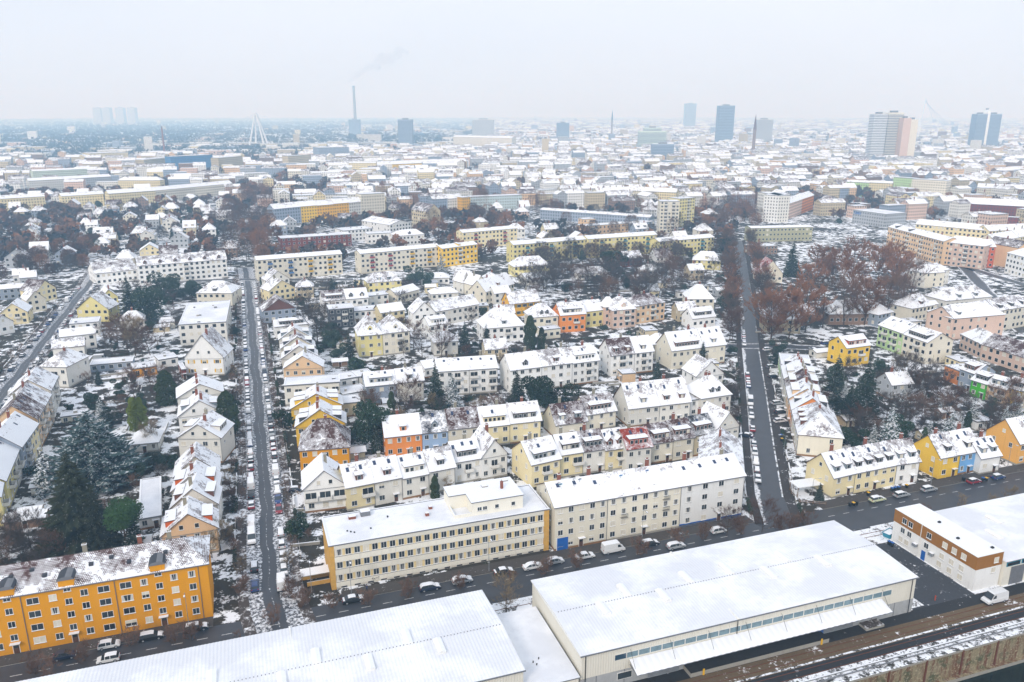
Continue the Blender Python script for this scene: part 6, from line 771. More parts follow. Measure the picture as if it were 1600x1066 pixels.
def balcony_mesh(w, dp, col):
    k = (round(w, 1), round(dp, 1), col)
    if k not in BALC:
        m = MB(); x = w / 2
        m.box(-x, -dp, -.16, x, .02, 0, 'concrete')
        m.box(-x, -dp, 0, x, -dp + .07, .95, col, top='snow'); m.box(-x, -dp + .07, 0, -x + .06, 0, .95, col, top='snow'); m.box(x - .06, -dp + .07, 0, x, 0, .95, col, top='snow')
        m.box(-x + .25, -.06, .02, x - .25, .02, 2.1, 'frame'); 
        m.poly([(-x + .32, -.065, .1), (-.05, -.065, .1), (-.05, -.065, 2.03), (-x + .32, -.065, 2.03)], 'glass')
        m.poly([(.05, -.065, .1), (x - .32, -.065, .1), (x - .32, -.065, 2.03), (.05, -.065, 2.03)], 'glass')
        BALC[k] = m.mesh('balcony')
    return BALC[k]
DOORC = {}
def door_mesh(c='doorwood'):
    if c not in DOORC:
        m = MB(); m.box(-.6, -.06, 0, .6, .02, 2.25, 'frame'); m.box(-.5, -.09, .02, .5, -.06, 2.15, c); m.box(-.9, -.9, 2.4, .9, 0, 2.5, 'concrete', top='snow')
        m.box(-.35, -.1, 1.3, .35, -.09, 1.95, 'glass'); DOORC[c] = m.mesh('door')
    return DOORC[c]
def uvs(pts, o, u, v): return [((Vector(p) - o).dot(u), (Vector(p) - o).dot(v)) for p in pts]
def slope(m, pts, mat):
    P = [Vector(p) for p in pts]; u = (P[1] - P[0]).normalized(); n = (P[1] - P[0]).cross(P[2] - P[0]).normalized(); v = n.cross(u)
    m.poly(pts, mat, uvs(pts, P[0], u, v))
TH = .2
def make_roof(kind, w, d, ze, rh, mat, ol, orr, o=.4):
    """closed roof body: top sheet with the tiles and snow, fascia round the edge, soffit"""
    m = MB(); fa = 'fascia'
    def body(tops, edge):
        for q in tops: slope(m, q, mat)
        n = len(edge)
        for i in range(n):
            a, b = edge[i], edge[(i + 1) % n]
            m.poly([(a[0], a[1], a[2] - TH), (b[0], b[1], b[2] - TH), b, a], fa)
        for q in tops: m.poly([(p[0], p[1], p[2] - TH) for p in reversed(q)], fa)
    z = ze + TH
    if kind == 'G':
        k = rh / (d / 2); a = -ol; b = w + orr; zl = z - k * o
        A, B, C, D = (a, -o, zl), (b, -o, zl), (b, d + o, zl), (a, d + o, zl); E_, F_ = (a, d / 2, z + rh), (b, d / 2, z + rh)
        body([[A, B, F_, E_], [C, D, E_, F_]], [A, B, F_, C, D, E_])
    elif kind == 'Y':
        k = rh / (w / 2); zl = z - k * o
        A, B, C, D = (-o, -o, zl), (w + o, -o, zl), (w + o, d + o, zl), (-o, d + o, zl); E_, F_ = (w / 2, -o, z + rh), (w / 2, d + o, z + rh)
        body([[B, C, F_, E_], [D, A, E_, F_]], [A, E_, B, C, F_, D])
    elif kind == 'H':
        r = min(w, d) / 2; k = rh / r; zl = z - k * o
        A, B, C, D = (-o, -o, zl), (w + o, -o, zl), (w + o, d + o, zl), (-o, d + o, zl)
        if w >= d:
            E_, F_ = (r * .8, d / 2, z + rh), (w - r * .8, d / 2, z + rh); tops = [[A, B, F_, E_], [B, C, F_], [C, D, E_, F_], [D, A, E_]]
        else:
            E_, F_ = (w / 2, r * .8, z + rh), (w / 2, d - r * .8, z + rh); tops = [[A, B, E_], [B, C, F_, E_], [C, D, F_], [D, A, E_, F_]]
        body(tops, [A, B, C, D])
    else:
        o = .12; A, B, C, D = (-o, -o, z), (w + o, -o, z), (w + o, d + o, z), (-o, d + o, z)
        i = .35
        m.poly([(i, i, z - .12), (w - i, i, z - .12), (w - i, d - i, z - .12), (i, d - i, z - .12)], 'roof_snow')
        I = [(i, i), (w - i, i), (w - i, d - i), (i, d - i)]; O = [A, B, C, D]
        for j in range(4):
            a, b = O[j], O[(j + 1) % 4]; p, q = I[j], I[(j + 1) % 4]
            m.poly([a, b, (q[0], q[1], z), (p[0], p[1], z)], 'snow')
            m.poly([(p[0], p[1], z), (q[0], q[1], z), (q[0], q[1], z - .12), (p[0], p[1], z - .12)], 'gutter')
            m.poly([(a[0], a[1], z - .45), (b[0], b[1], z - .45), b, a], 'gutter')
    return m
def make_walls(kind, w, d, ze, rh, mat, far):
    m = MB(); e = .015; x0, x1 = e, w - e
    def wallp(pts, horiz): m.poly(pts, mat, [((p[0] if horiz else p[1]), p[2]) for p in pts])
    if kind == 'G':
        wallp([(x0, 0, -.5), (x1, 0, -.5), (x1, 0, ze), (x0, 0, ze)], 1); wallp([(x1, d, -.5), (x0, d, -.5), (x0, d, ze), (x1, d, ze)], 1)
        wallp([(x0, d, -.5), (x0, 0, -.5), (x0, 0, ze), (x0, d / 2, ze + rh), (x0, d, ze)], 0); wallp([(x1, 0, -.5), (x1, d, -.5), (x1, d, ze), (x1, d / 2, ze + rh), (x1, 0, ze)], 0)
    elif kind == 'Y':
        wallp([(x0, 0, -.5), (x1, 0, -.5), (x1, 0, ze), (w / 2, 0, ze + rh), (x0, 0, ze)], 1); wallp([(x1, d, -.5), (x0, d, -.5), (x0, d, ze), (w / 2, d, ze + rh), (x1, d, ze)], 1)
        wallp([(x0, d, -.5), (x0, 0, -.5), (x0, 0, ze), (x0, d, ze)], 0); wallp([(x1, 0, -.5), (x1, d, -.5), (x1, d, ze), (x1, 0, ze)], 0)
    else:
        wallp([(x0, 0, -.5), (x1, 0, -.5), (x1, 0, ze), (x0, 0, ze)], 1); wallp([(x1, d, -.5), (x0, d, -.5), (x0, d, ze), (x1, d, ze)], 1)
        wallp([(x0, d, -.5), (x0, 0, -.5), (x0, 0, ze), (x0, d, ze)], 0); wallp([(x1, 0, -.5), (x1, d, -.5), (x1, d, ze), (x1, 0, ze)], 0)
    return m
def dormer(O, u, v, k, u0, dw, v0, hd, run, gable, fmat, rmat):
    """dormer on a slope: O eave corner, u along the eave, v inwards, k pitch"""
    m = MB(); O = Vector(O); u = Vector(u); v = Vector(v); Z = Vector((0, 0, 1))
    g = .10 if not gable else 0.0
    s = min(hd / max(k - g, .05), max(run - v0 - .05, .4)); b = O + u * u0 + v * v0 + Z * (k * v0)
    L, Rr = b - u * dw / 2, b + u * dw / 2; lo = Z * -.2
    m.poly([L + lo, Rr + lo, Rr + Z * hd, L + Z * hd], fmat)
    back = v * s + Z * (hd + g * s)
    m.poly([Rr + lo, Rr + v * s + Z * (k * s - .1), Rr + back, Rr + Z * hd], fmat); m.poly([L + v * s + Z * (k * s - .1), L + lo, L + Z * hd, L + back], fmat)
    e = .22
    if not gable:
        a = L - u * e - v * e + Z * (hd - g * e); c = Rr + u * e - v * e + Z * (hd - g * e); c2 = Rr + u * e + back; a2 = L - u * e + back; t = Z * .2
        slope(m, [tuple(a + t), tuple(c + t), tuple(c2 + t), tuple(a2 + t)], rmat)
        m.poly([a, c, c + t, a + t], 'fascia'); m.poly([c, c2, c2 + t, c + t], 'fascia'); m.poly([a2, a, a + t, a2 + t], 'fascia'); m.poly([a2, c2, c, a], 'fascia')
    else:
        rg = dw * .5; s2 = min((hd + rg) / k, max(run - v0 - .05, .4)); top = b + Z * (hd + rg)
        m.poly([L + Z * hd, Rr + Z * hd, top], fmat)
        for sd, E_ in ((1, Rr), (-1, L)):
            q = [E_ + u * e * sd - v * e + Z * (hd - .15), E_ + u * e * sd + v * s + Z * (hd - .15), b + v * s2 + Z * (hd + rg + .1), top - v * e + Z * .1]
            if sd < 0: q = q[::-1]
            slope(m, [tuple(p) for p in q], rmat)
    n = max(1, int(dw / 1.25)); ww = min(.85, dw / n - .25); hh = min(1.0, hd - .3)
    for i in range(n):
        c = L + u * (dw * (i + .5) / n) - v * .03 + Z * .14
        m.poly([c - u * (ww / 2 + .08) - Z * .07, c + u * (ww / 2 + .08) - Z * .07, c + u * (ww / 2 + .08) + Z * (hh + .07), c - u * (ww / 2 + .08) + Z * (hh + .07)], 'frame')
        c = c - v * .03
        m.poly([c - u * ww / 2, c + u * ww / 2, c + u * ww / 2 + Z * hh, c - u * ww / 2 + Z * hh], 'glass' if rnd.random() < .8 else 'shutter')
    return m
CHIM = {}
def chimney(parent, x, y, z, big=False):
    k = rnd.choice(('chimney_brick', 'chimney_brick', 'chimney_grey')); h = rnd.choice((1.3, 1.7)); kk = (k, h)
    if kk not in CHIM:
        m = MB(); m.box(-.4, -.3, -1.2, .4, .3, h, k); m.box(-.48, -.38, h, .48, .38, h + .12, 'concrete', top='snow'); m.box(-.3, -.12, h + .12, -.06, .12, h + .4, k); m.box(.06, -.12, h + .12, .3, .12, h + .4, k)
        CHIM[kk] = m.mesh('chimney')
    link('chimney', CHIM[kk], parent, Matrix.Translation((x, y, z)))
DCOL = {'B': 'dormer_red', 'W': 'dormer_brown', 'O': 'dormer_orange', 'R': 'dormer_red', 'G': 'dormer_brown'}
BCOL = {'B': 'bal_blue', 'Y': 'bal_yellow', 'R': 'bal_red', 'T': 'bal_teal'}
CNAME = dict(ochre='ochre yellow', cream='cream', white='white', offwhite='off-white', yellow='yellow', ltyellow='pale yellow', yellowish='light yellow', deepyellow='deep yellow',
             orange='orange', ltblue='light blue', blue='blue', grey='grey', pink='pink', peach='peach', green='bright green', ltgreen='pale green', brick='red brick', brownish='brown',
             bluegrey='blue-grey', tan='beige', darkgrey='dark grey', tealwhite='teal banded', blueglass='blue glass', mint='mint', olive='olive', redorange='red-orange', amber='amber', palecream='pale cream')
ROOFN = {'G': 'gabled', 'Y': 'front-gabled', 'H': 'hip-roofed', 'F': 'flat-roofed'}
HOUSES = []
def house(x, y, ang, w, d, ze, kind, rh, colr, fl, where, left_free=True, right_free=True, name=None, lab=None, detail=None):
    """x, y: left end of the visible facade; ang: its direction; w, d: width, depth; ze: eaves height"""
    D = dist(x, y); near = D < 335; mid = D < 760
    big = ze > 10.9 or w > 34
    cat = 'apartment building' if big else 'house'
    nm = name or ('apartment_block' if big else ('flat_roofed_house' if kind == 'F' else 'house'))
    o = empty(nm, (x, y, 0), ang)
    lb = lab or where
    tag(o, lb, cat, 'houses of the quarter' if not big else 'apartment blocks')
    ux, uy = math.cos(ang), math.sin(ang)
    OBB.append((x + ux * w / 2 - uy * d / 2, y + uy * w / 2 + ux * d / 2, ux, uy, w / 2, d / 2))
    HOUSES.append((o, x + ux * w / 2 - uy * d / 2, y + uy * w / 2 + ux * d / 2, colr, cat))
    st = fl.get('s', 0)
    wm = wallmat(colr, not mid)
    make_walls(kind, w, d, ze, rh, wm, not mid).build('wall', o)
    ol = .4 if left_free else -.015; orr = .4 if right_free else -.015
    roof = make_roof(kind, w, d, ze, rh, roofmat(st), ol, orr).build('roof', o)
    if near and ze > 4.5 and kind in 'GHY':
        fl = dict(fl)
        if 'c' not in fl and rnd.random() < .7: fl['c'] = 1
        if 'k' not in fl and kind == 'G' and w > 6: fl['k'] = rnd.choice((0, 1, 2, 3))
    nf = fl.get('f') or max(1, int(ze / 2.85)); fh = ze / nf
    joined = None if near else MB()
    if mid:
        ncol = fl.get('o') or max(1, round(w / 3.1)); bc = fl.get('b', 0)
        bcols = set()
        if bc and ncol > 1:
            for i in range(bc): bcols.add(min(ncol - 1, int((i + .5) * ncol / bc)))
        elif bc: bcols.add(0)
        bk = fl.get('kc') or rnd.choice(['W', 'W', 'G'])
        def winkind():
            q = rnd.random(); return 's' if q < .15 else ('h' if q < .23 else ('c' if q < .5 else 'g'))
        vis = lambda nx, ny: (nx * -(x) + ny * -(y)) / D      # facade turned to the camera?
        # front
        ww = min(1.5, w / ncol * .48); hh = min(1.45, fh * .5)
        dcol = ncol // 2 if (near and not bcols) else -1
        for f_ in range(nf):
            for c in range(ncol):
                xx = w * (c + .5) / ncol; zz = f_ * fh + fh * .34
                if c in bcols and f_ > 0:
                    i = sorted(bcols).index(c); bcol = {'W': 'bal_white', 'G': 'bal_white'}.get(bk) or BCOL[bk[min(i * len(bk) // max(len(bcols), 1), len(bk) - 1)]]
                    link('balcony', balcony_mesh(min(w / ncol * .92, 3.4), 1.3, bcol), o, Matrix.Translation((xx, 0, f_ * fh + .1)))
                elif f_ == 0 and c == dcol: link('door', door_mesh(), o, Matrix.Translation((xx, 0, 0)))
                else:
                    put_window(o, xx + rnd.uniform(-.06, .06), 0, zz, 0, ww, hh, winkind(), joined)
                    if fl.get('y'):
                        for sg in (-1, 1): m = MB(); m.box(-.26, -.06, 0, .26, 0, hh, ('bal_yellow', 'thuja')[fl['y'] - 1]); m.build('shutter', o).matrix_basis = Matrix.Translation((xx + sg * (ww / 2 + .36), 0, zz))
        # sides that can be seen
        for free, sx, a_, out in ((left_free, .015, -math.pi / 2, (-ux, -uy)), (right_free, w - .015, math.pi / 2, (ux, uy))):
            if free and vis(*out) > -.12:
                nc = max(1, int(d / 4.2))
                for f_ in range(nf):
                    for c in range(nc):
                        if rnd.random() < .78: put_window(o, sx, d * (c + .5) / nc, f_ * fh + fh * .34, a_, min(1.1, ww), hh, winkind(), joined)
                if kind == 'G' and rh > 3: put_window(o, sx, d / 2, ze + rh * .25, a_, 1.0, 1.1, winkind(), joined)
        if kind == 'Y' and rh > 3:
            for c in ((0,) if w < 9 else (-1, 1)): put_window(o, w / 2 + c * w * .14, 0, ze + rh * .16, 0, 1.0, 1.2, winkind(), joined)
        if kind == 'Y' and fl.get('r') == 'G':
            m = MB(); m.poly([(.3, -.05, ze + .2), (w - .3, -.05, ze + .2), (w / 2, -.05, ze + rh - .2)], 'dormer_brown'); m.build('gable_cladding', o)
        # roof furniture
        z = ze + TH; k = rh / (d / 2)
        dc = DCOL.get(fl.get('r')) or rnd.choice(['dormer_grey', 'slate', 'dormer_brown', 'slate', wm]); rm = roofmat(0)
        S = []
        if kind in 'GH':
            inset = 0 if kind == 'G' else min(w, d) * .32
            if fl.get('w'): S.append((w * .5, max(2.0, (w - 2 * inset) * .72), False, 1.55))
            for n_, gb in ((fl.get('d', 0), False), (fl.get('D', 0), True)):
                for i in range(n_): S.append((inset + (w - 2 * inset) * (i + .5) / n_, min(1.9, (w - 2 * inset) / n_ * .6), gb, 1.35))
            if kind == 'H': k = rh / (min(w, d) / 2)
            run = d / 2 if kind == 'G' else min(w, d) / 2
            for u0, dw, gb, hd in S:
                v0 = min(.9, run * .2); hd = min(hd, k * run * .72)
                dormer((0, 0, z), (1, 0, 0), (0, 1, 0), k, u0, dw, v0, hd, run, gb, dc, rm).build('dormer', roof)
        if fl.get('q') and kind == 'G': dormer((w, d, z), (-1, 0, 0), (0, -1, 0), k, w * .5, w * .62, .9, min(1.6, k * d * .36), d / 2, False, dc, rm).build('dormer', roof)
        if kind == 'Y':
            k2 = rh / (w / 2)
            for i in range(fl.get('e', 0)):
                u0 = d * (i + .5) / fl['e']; dw = min(5.5, d / fl['e'] * .75)
                dormer((w, 0, z), (0, 1, 0), (-1, 0, 0), k2, u0, dw, w * .08, min(1.5, rh * .4), w / 2, False, dc, rm).build('dormer', roof)
                dormer((0, d, z), (0, -1, 0), (1, 0, 0), k2, d - u0, dw, w * .08, min(1.5, rh * .4), w / 2, False, dc, rm).build('dormer', roof)
        for i in range(fl.get('c', 0)):
            t = (i + .5 + rnd.uniform(-.2, .2)) / fl['c']
            if kind == 'Y': chimney(roof, w / 2 + rnd.choice((-.7, .7)), d * t, z + rh)
            elif kind == 'H': chimney(roof, w * (.4 + .2 * t), d / 2 + .4, z + rh * .9)
            else: chimney(roof, w * t, d / 2 + .4, z + rh)
        for i in range(fl.get('k', 0)):
            m = MB(); kx, ky = w * (i + .5) / fl['k'] + rnd.uniform(-.8, .8), d * rnd.uniform(.33, .41); q = [(kx + a, ky + b, z + k * (ky + b) + .05) for a, b in ((-.4, -.5), (.4, -.5), (.4, .5), (-.4, .5))]
            m.poly([(p[0] * 1.0, p[1], p[2]) for p in q], 'skylight_glass'); m.build('roof_window', roof)
        if kind == 'F' and w > 6:
            for i in range(max(1, int(w * d / 130))):
                m = MB(); a, b = rnd.uniform(1.5, w - 2.5), rnd.uniform(1.5, d - 2.5); m.box(a, b, ze, a + rnd.uniform(.6, 1.3), b + rnd.uniform(.6, 1.2), ze + rnd.uniform(.5, 1.0), rnd.choice(('concrete', 'gutter')), top='snow'); m.build('roof_vent', roof)
        if near:
            m = MB(); m.tube((w - .12, -.08, 0), (w - .12, -.08, ze), .06, .06, 5, 'gutter'); m.build('downpipe', o)
            m = MB(); m.box(.0 if not left_free else -.04, -.04, -.3, w + (0 if not right_free else .04), .0 if not (left_free or right_free) else d * .999, .55, rnd.choice(('concrete', 'plinth', 'concrete', wm)), skip='tdb'); m.build('plinth', o)
            m = MB(); m.box(-ol + .02, -.52, ze - (k * .4 if kind != 'F' else 0) - .02 + TH * .2, w + orr - .02, -.41, ze - (k * .4 if kind != 'F' else 0) + .1, 'gutter'); m.build('gutter', roof)
    elif fl.get('c'):
        for i in range(fl['c']): chimney(roof, w * (i + .5) / fl['c'], d / 2 + .4, ze + TH + rh)
    if joined is not None and joined.f: stuff(joined.build('window_panes', o))
    return o
def parse(spec):
    p = spec.split(); fl = {}
    for t in p[4:]:
        c, r = t[0], t[1:]
        if c == 'k' and not r.isdigit(): fl['kc'] = r
        elif c == 'r': fl['r'] = r
        elif c == 'w': fl['w'] = 1
        else: fl[c] = int(r)
    return float(p[0]), p[1], float(p[2]), p[3], fl
# ---------------------------------------------------------------- foreground buildings
def fempty(name, t, n, da=0.0): return empty(name, F(t, n, 0), TA + da)
def reg(t0, t1, n0, n1): 
    c = F((t0 + t1) / 2, (n0 + n1) / 2); OBB.append((c.x, c.y, TV.x, TV.y, abs(t1 - t0) / 2, abs(n1 - n0) / 2))
def corr_wall(m, x0, x1, y, z0, z1, mat, pitch=.5, dep=.05, rev=False):
    n = max(1, int((x1 - x0) / pitch))
    for i in range(n):
        a = x0 + (x1 - x0) * i / n; b = x0 + (x1 - x0) * (i + .5) / n; c = x0 + (x1 - x0) * (i + 1) / n
        q1 = [(a, y, z0), (b, y - dep, z0), (b, y - dep, z1), (a, y, z1)]; q2 = [(b, y - dep, z0), (c, y, z0), (c, y, z1), (b, y - dep, z1)]
        m.poly(q1, mat); m.poly(q2, mat)
def corr_roof(x0, x1, y0, y1, ze, rh, pitch=.62, amp=.045, mat='roof_snow'):
    """two shallow corrugated slopes under snow, ridge along x, with drip edges"""
    m = MB(); n = int((x1 - x0) / pitch) * 2; ym = (y0 + y1) / 2
    P = lambda i, y, z: (x0 + (x1 - x0) * i / n, y, z + (amp if i % 2 else -amp))
    for i in range(n):
        for ya, za, yb, zb in ((y0, ze, ym, ze + rh), (ym, ze + rh, y1, ze)):
            m.poly([P(i, ya, za), P(i + 1, ya, za), P(i + 1, yb, zb), P(i, yb, zb)], mat)
        m.poly([(P(i, y0, ze - .16)), (P(i + 1, y0, ze - .16)), P(i + 1, y0, ze), P(i, y0, ze)], 'gutter')
        m.poly([(P(i + 1, y1, ze - .16)), (P(i, y1, ze - .16)), P(i, y1, ze), P(i + 1, y1, ze)], 'gutter')
    for x in (x0, x1): m.poly([(x, y0, ze - .2), (x, y1, ze - .2), (x, y1, ze), (x, ym, ze + rh), (x, y0, ze)][::(1 if x == x1 else -1)], 'frame')
    return m
WC = wallmat('palecream'); GP = plain('panel_grey', 'a9abab', .7); plain('strip_glass', '6d8790', .25, .6, .5); plain('door_blue', '1f5fae', .5); plain('yellow_paint', 'e6b422', .6); plain('teal', '2a86a0', .5)
def skylight_mesh():
    m = MB(); m.box(-.75, -2.0, -.3, .75, 2.0, .34, 'frame', skip='t')
    m.poly([(-.75, -2, .34), (0, -2, .5), (0, 2, .5), (-.75, 2, .34)], 'snow'); m.poly([(0, -2, .5), (.75, -2, .34), (.75, 2, .34), (0, 2, .5)], 'snow')
    m.poly([(-.75, -2, .34), (.75, -2, .34), (0, -2, .5)], 'frame'); return m.mesh('skylight')
SKY = skylight_mesh()
def warehouse(name, lab, t0, t1, n0, n1, ze, rh, sky, amp):
    L, d = t1 - t0, n1 - n0; o = fempty(name, t0, n0); reg(t0, t1, n0, n1); tag(o, lab, 'warehouse')
    m = MB(); corr_wall(m, 0, L, 0, 3.2, ze, WC); m.poly([(0, 0, -.3), (L, 0, -.3), (L, 0, 3.2), (0, 0, 3.2)], GP)
    m.poly([(L, d, -.3), (0, d, -.3), (0, d, ze), (L, d, ze)], WC)
    for x, rv in ((0, -1), (L, 1)): m.poly([(x, 0, -.3), (x, d, -.3), (x, d, ze), (x, d / 2, ze + rh), (x, 0, ze)][::rv], WC)
    m.build('wall', o)
    r = corr_roof(-.25, L + .25, -.35, d + .35, ze + .22, rh, .62, amp).build('roof', o)
    k = rh / (d / 2)
    for x, y in sky: link('skylight', SKY, r, Matrix.Translation((x, y, ze + .25 + rh - abs(y - d / 2) * k)))
    m = MB(); m.box(-.3, -.36, ze + .05, L + .3, -.52, ze + .24, 'gutter'); m.build('gutter', o)
    # row of fixing clips along the ridge
    m = MB(); x = .5
    while x < L:
        m.box(x, d / 2 - .35, ze + rh + .2, x + .12, d / 2 - .15, ze + rh + .31, 'gutter'); x += .62
    stuff(m.build('ridge_clips', r)); return o, r
ZW = 8.1
W1, r1 = warehouse('warehouse', 'big cream warehouse with loading canopy and snow white roof on the quay', 88.1, 163.2, -38.8, -14.4, ZW, .75,
              [(9, 10.2), (22, 10.2), (46.5, 10.2), (60, 10.2), (15.5, 14.2), (29.5, 14.2), (39, 14.2), (53, 14.2)], .010)
L = 75.1
m = MB(); m.box(31.9, -.4, ZW + .1, 32.3, 24.8, ZW + 1.2, WC, top='frame')
m.v = [(p[0], p[1], p[2] if p[2] < ZW + 1 else ZW + .45 + .75 * (1 - abs(p[1] - 12.2) / 12.2)) for p in m.v]; m.build('fire_wall', r1)
for i in range(26):      # strip windows high in the quay facade
    a = 6.5 + i * 2.4; m = MB(); m.box(a + .04, -.12, 5.5, a + 2.36, -.02, 6.7, 'frame'); m.poly([(a + .1, -.13, 5.56), (a + 2.3, -.13, 5.56), (a + 2.3, -.13, 6.64), (a + .1, -.13, 6.64)], 'strip_glass' if i else 'glass_blue'); m.build('window', W1)
can = MB(); n = 84
for i in range(n):
    a, b = 9.5 + 57 * i / n, 9.5 + 57 * (i + 1) / n; za, zb = (.04 if i % 2 else -.04), (-.04 if i % 2 else .04)
    can.poly([(a, -3.3, 4.05 + za), (b, -3.3, 4.05 + zb), (b, -.1, 5.1 + zb), (a, -.1, 5.1 + za)], 'snow'); can.poly([(a, -3.3, 3.9 + za), (b, -3.3, 3.9 + zb), (b, -3.3, 4.05 + zb), (a, -3.3, 4.05 + za)], 'gutter')
    can.poly([(a, -.1, 4.95), (b, -.1, 4.95), (b, -3.3, 3.9), (a, -3.3, 3.9)], 'metal')
co = can.build('canopy', W1)
for i in range(8):
    m = MB(); m.box(9.6 + i * 8.1, -3.2, 3.85, 9.7 + i * 8.1, -.05, 4.0, 'metal'); m.tube((9.65 + i * 8.1, -.1, 7.2), (9.65 + i * 8.1, -2.2, 4.55), .03, .03, 4, 'dark'); m.build('canopy_bracket', co)
for x0, x1 in ((13.5, 20), (52, 60)): m = MB(); m.box(x0, -.1, 0, x1, -.02, 3.1, 'metal'); [m.box(x0, -.13, z_ / 3, x1, -.1, z_ / 3 + .04, 'gutter') for z_ in range(1, 9)]; m.build('shutter_door', W1)
for x in (7.2, 27, 49, 66): m = MB(); m.box(x, -.1, 1.2, x + 3, -.02, 2.7, 'frame'); m.poly([(x + .1, -.11, 1.3), (x + 2.9, -.11, 1.3), (x + 2.9, -.11, 2.6), (x + .1, -.11, 2.6)], 'glass'); m.build('window', W1)
m = MB(); m.box(55.7, -.12, 0, 56.9, -.02, 2.8, 'door_blue'); m.v = [(p[0] - 4.2, p[1], p[2]) for p in m.v]; m.build('door', W1)
m = MB(); m.box(21, -2.6, 0, 52, -.02, .9, 'concrete', top='quay_dark'); m.box(61.5, -2.2, 0, 66, -.02, .5, 'concrete', top='pavement'); m.build('loading_ramp', W1)
for x in (23.5, 50): m = MB(); m.box(x, -2.75, 0, x + .35, -2.6, 1.3, 'yellow_paint'); m.build('bumper', W1)
for i in range(13): m = MB(); m.box(3 + i * 5.6, -.06, 0, 3.12 + i * 5.6, .01, 3.2, 'gutter'); m.build('panel_joint', W1)
for x in (.8, 32.1, 74): m = MB(); m.tube((x, -.2, 0), (x, -.2, ZW), .08, .08, 6, 'dark'); m.build('downpipe', W1)
W2, r2 = warehouse('warehouse', 'snow covered ribbed roof warehouse at the lower edge left of the link roof', -6, 77.3, -38.8, -14.2, ZW - .1, .75,
              [(30, 9.5), (44, 9.8), (58.5, 9.5), (33, 14), (50, 14), (66, 14), (20, 10), (8, 12), (71, 9.8)], .022)
m = MB(); m.box(46.2, -.4, ZW + .1, 46.45, 25, ZW + 1.2, 'frame'); m.v = [(p[0], p[1], p[2] if p[2] < ZW + 1 else ZW + .4 + .75 * (1 - abs(p[1] - 12.3) / 12.3)) for p in m.v]; m.build('roof_joint', r2)
lk = fempty('link_building', 77.9, -39.5); reg(77.9, 87.4, -39.5, -18); tag(lk, 'low flat link building with snowy roof between the two warehouses', 'building')
m = MB(); m.box(0, 0, -.3, 9.5, 21.6, 4.4, WC, skip='t'); m.build('wall', lk); m = MB(); m.box(-.2, -.3, 4.4, 9.7, 21.8, 4.62, 'gutter', top='roof_snow'); rk = m.build('roof', lk)
for a, b in ((3.2, 6), (4.5, 6.6), (3.6, 5.2)): m = MB(); m.tube((a, b, 4.6), (a, b, 5.0), .1, .1, 6, 'dark'); m.build('roof_vent', rk)
# white harbour office with brown upper band
ho = fempty('harbour_office', 181.3, -37.4); reg(181, 189, -38, -14); tag(ho, 'white and brown flat-roofed harbour office beside the white van', 'office building')
plain('brown_band', '9c6a2c', .7, .3, .12); ZB = 8.3
m = MB(); m.box(0, 0, -.3, 7.4, 23, 5.2, wallmat('white'), skip='t'); m.build('wall', ho)
m = MB(); m.box(-.06, -.06, 5.2, 7.46, 23.06, ZB, 'brown_band'); up = m.build('upper_band', ho)
m = MB(); m.box(-.1, -.1, ZB, 7.5, 23.1, ZB + .12, 'frame', top='snow'); rr_ = m.build('roof', ho)
for a, b in ((2, 7), (4, 14), (5.8, 1.5)): m = MB(); m.box(a, b, ZB + .1, a + .6, b + .5, ZB + .45, 'dark'); m.build('roof_vent', rr_)
for y_, z_, k_ in ((19.8, 6.0, 'g'), (18.0, 6.0, 'g'), (12.6, 6.0, 'g'), (8.2, 6.0, 's'), (5.7, 6.0, 's'), (3.2, 6.0, 's'), (20, 3.4, 'g'), (18, 3.4, 'g'), (13, 3.2, 'g'), (8.6, 3.0, 's'), (6, 3.0, 's'), (3.4, 3.0, 's'), (20.3, 1.0, 's'), (18.5, 1.0, 's'), (9, .8, 's'), (6.2, .8, 's'), (3.4, .8, 's')):
    put_window(ho, -.02 if z_ < 5 else -.07, y_, z_, -math.pi / 2, 1.3, 1.4, k_)
for x_, z_ in ((5.6, 6.0), (5.2, 3.6)): put_window(ho, x_, -.07 if z_ > 5 else -.02, z_, 0, 1.3, 1.3, 's')
m = MB(); m.box(-.1, 12.9, 0, -.02, 14, 2.3, 'door_blue'); m.build('door', ho); m = MB(); m.box(-.8, 15.2, 2.4, -.05, 16.3, 3.1, 'metal', top='snow'); m.box(-.8, 10.5, 2.6, -.05, 11.6, 3.3, 'metal', top='snow'); m.build('air_conditioner', ho)
m = MB(); m.tube((-.15, 14.8, 0), (-.15, 14.8, ZB), .08, .08, 6, 'frame'); m.build('downpipe', ho)
hh_ = fempty('harbour_hall', 188.9, -38); reg(188.9, 262, -38, -15.5); tag(hh_, 'low cream hall with wide snowy roof behind the harbour office', 'warehouse')
m = MB(); m.box(0, 0, -.3, 74, 22.3, 6.0, WC, skip='t'); m.build('wall', hh_); hr = corr_roof(-.1, 74.2, -.4, 22.6, 6.2, .5, .62, .012).build('roof', hh_)
for i in range(5): m = MB(); m.box(2.2 + i * 13, -.12, .02, 6.2 + i * 13, -.02, 4.4, 'gutter'); m.build('shutter_door', hh_)
for i in range(16): m = MB(); m.box(.6 + i * 4.4, -.1, 4.7, 4.6 + i * 4.4, -.02, 5.7, 'teal'); m.poly([(.8 + i * 4.4, -.11, 4.8), (4.4 + i * 4.4, -.11, 4.8), (4.4 + i * 4.4, -.11, 5.6), (.8 + i * 4.4, -.11, 5.6)], 'glass'); m.build('window', hh_)
for x_, y_ in ((7, 9), (20, 9), (33, 9), (13, 14)): link('skylight', SKY, hr, Matrix.Translation((x_, y_, 6.55)))

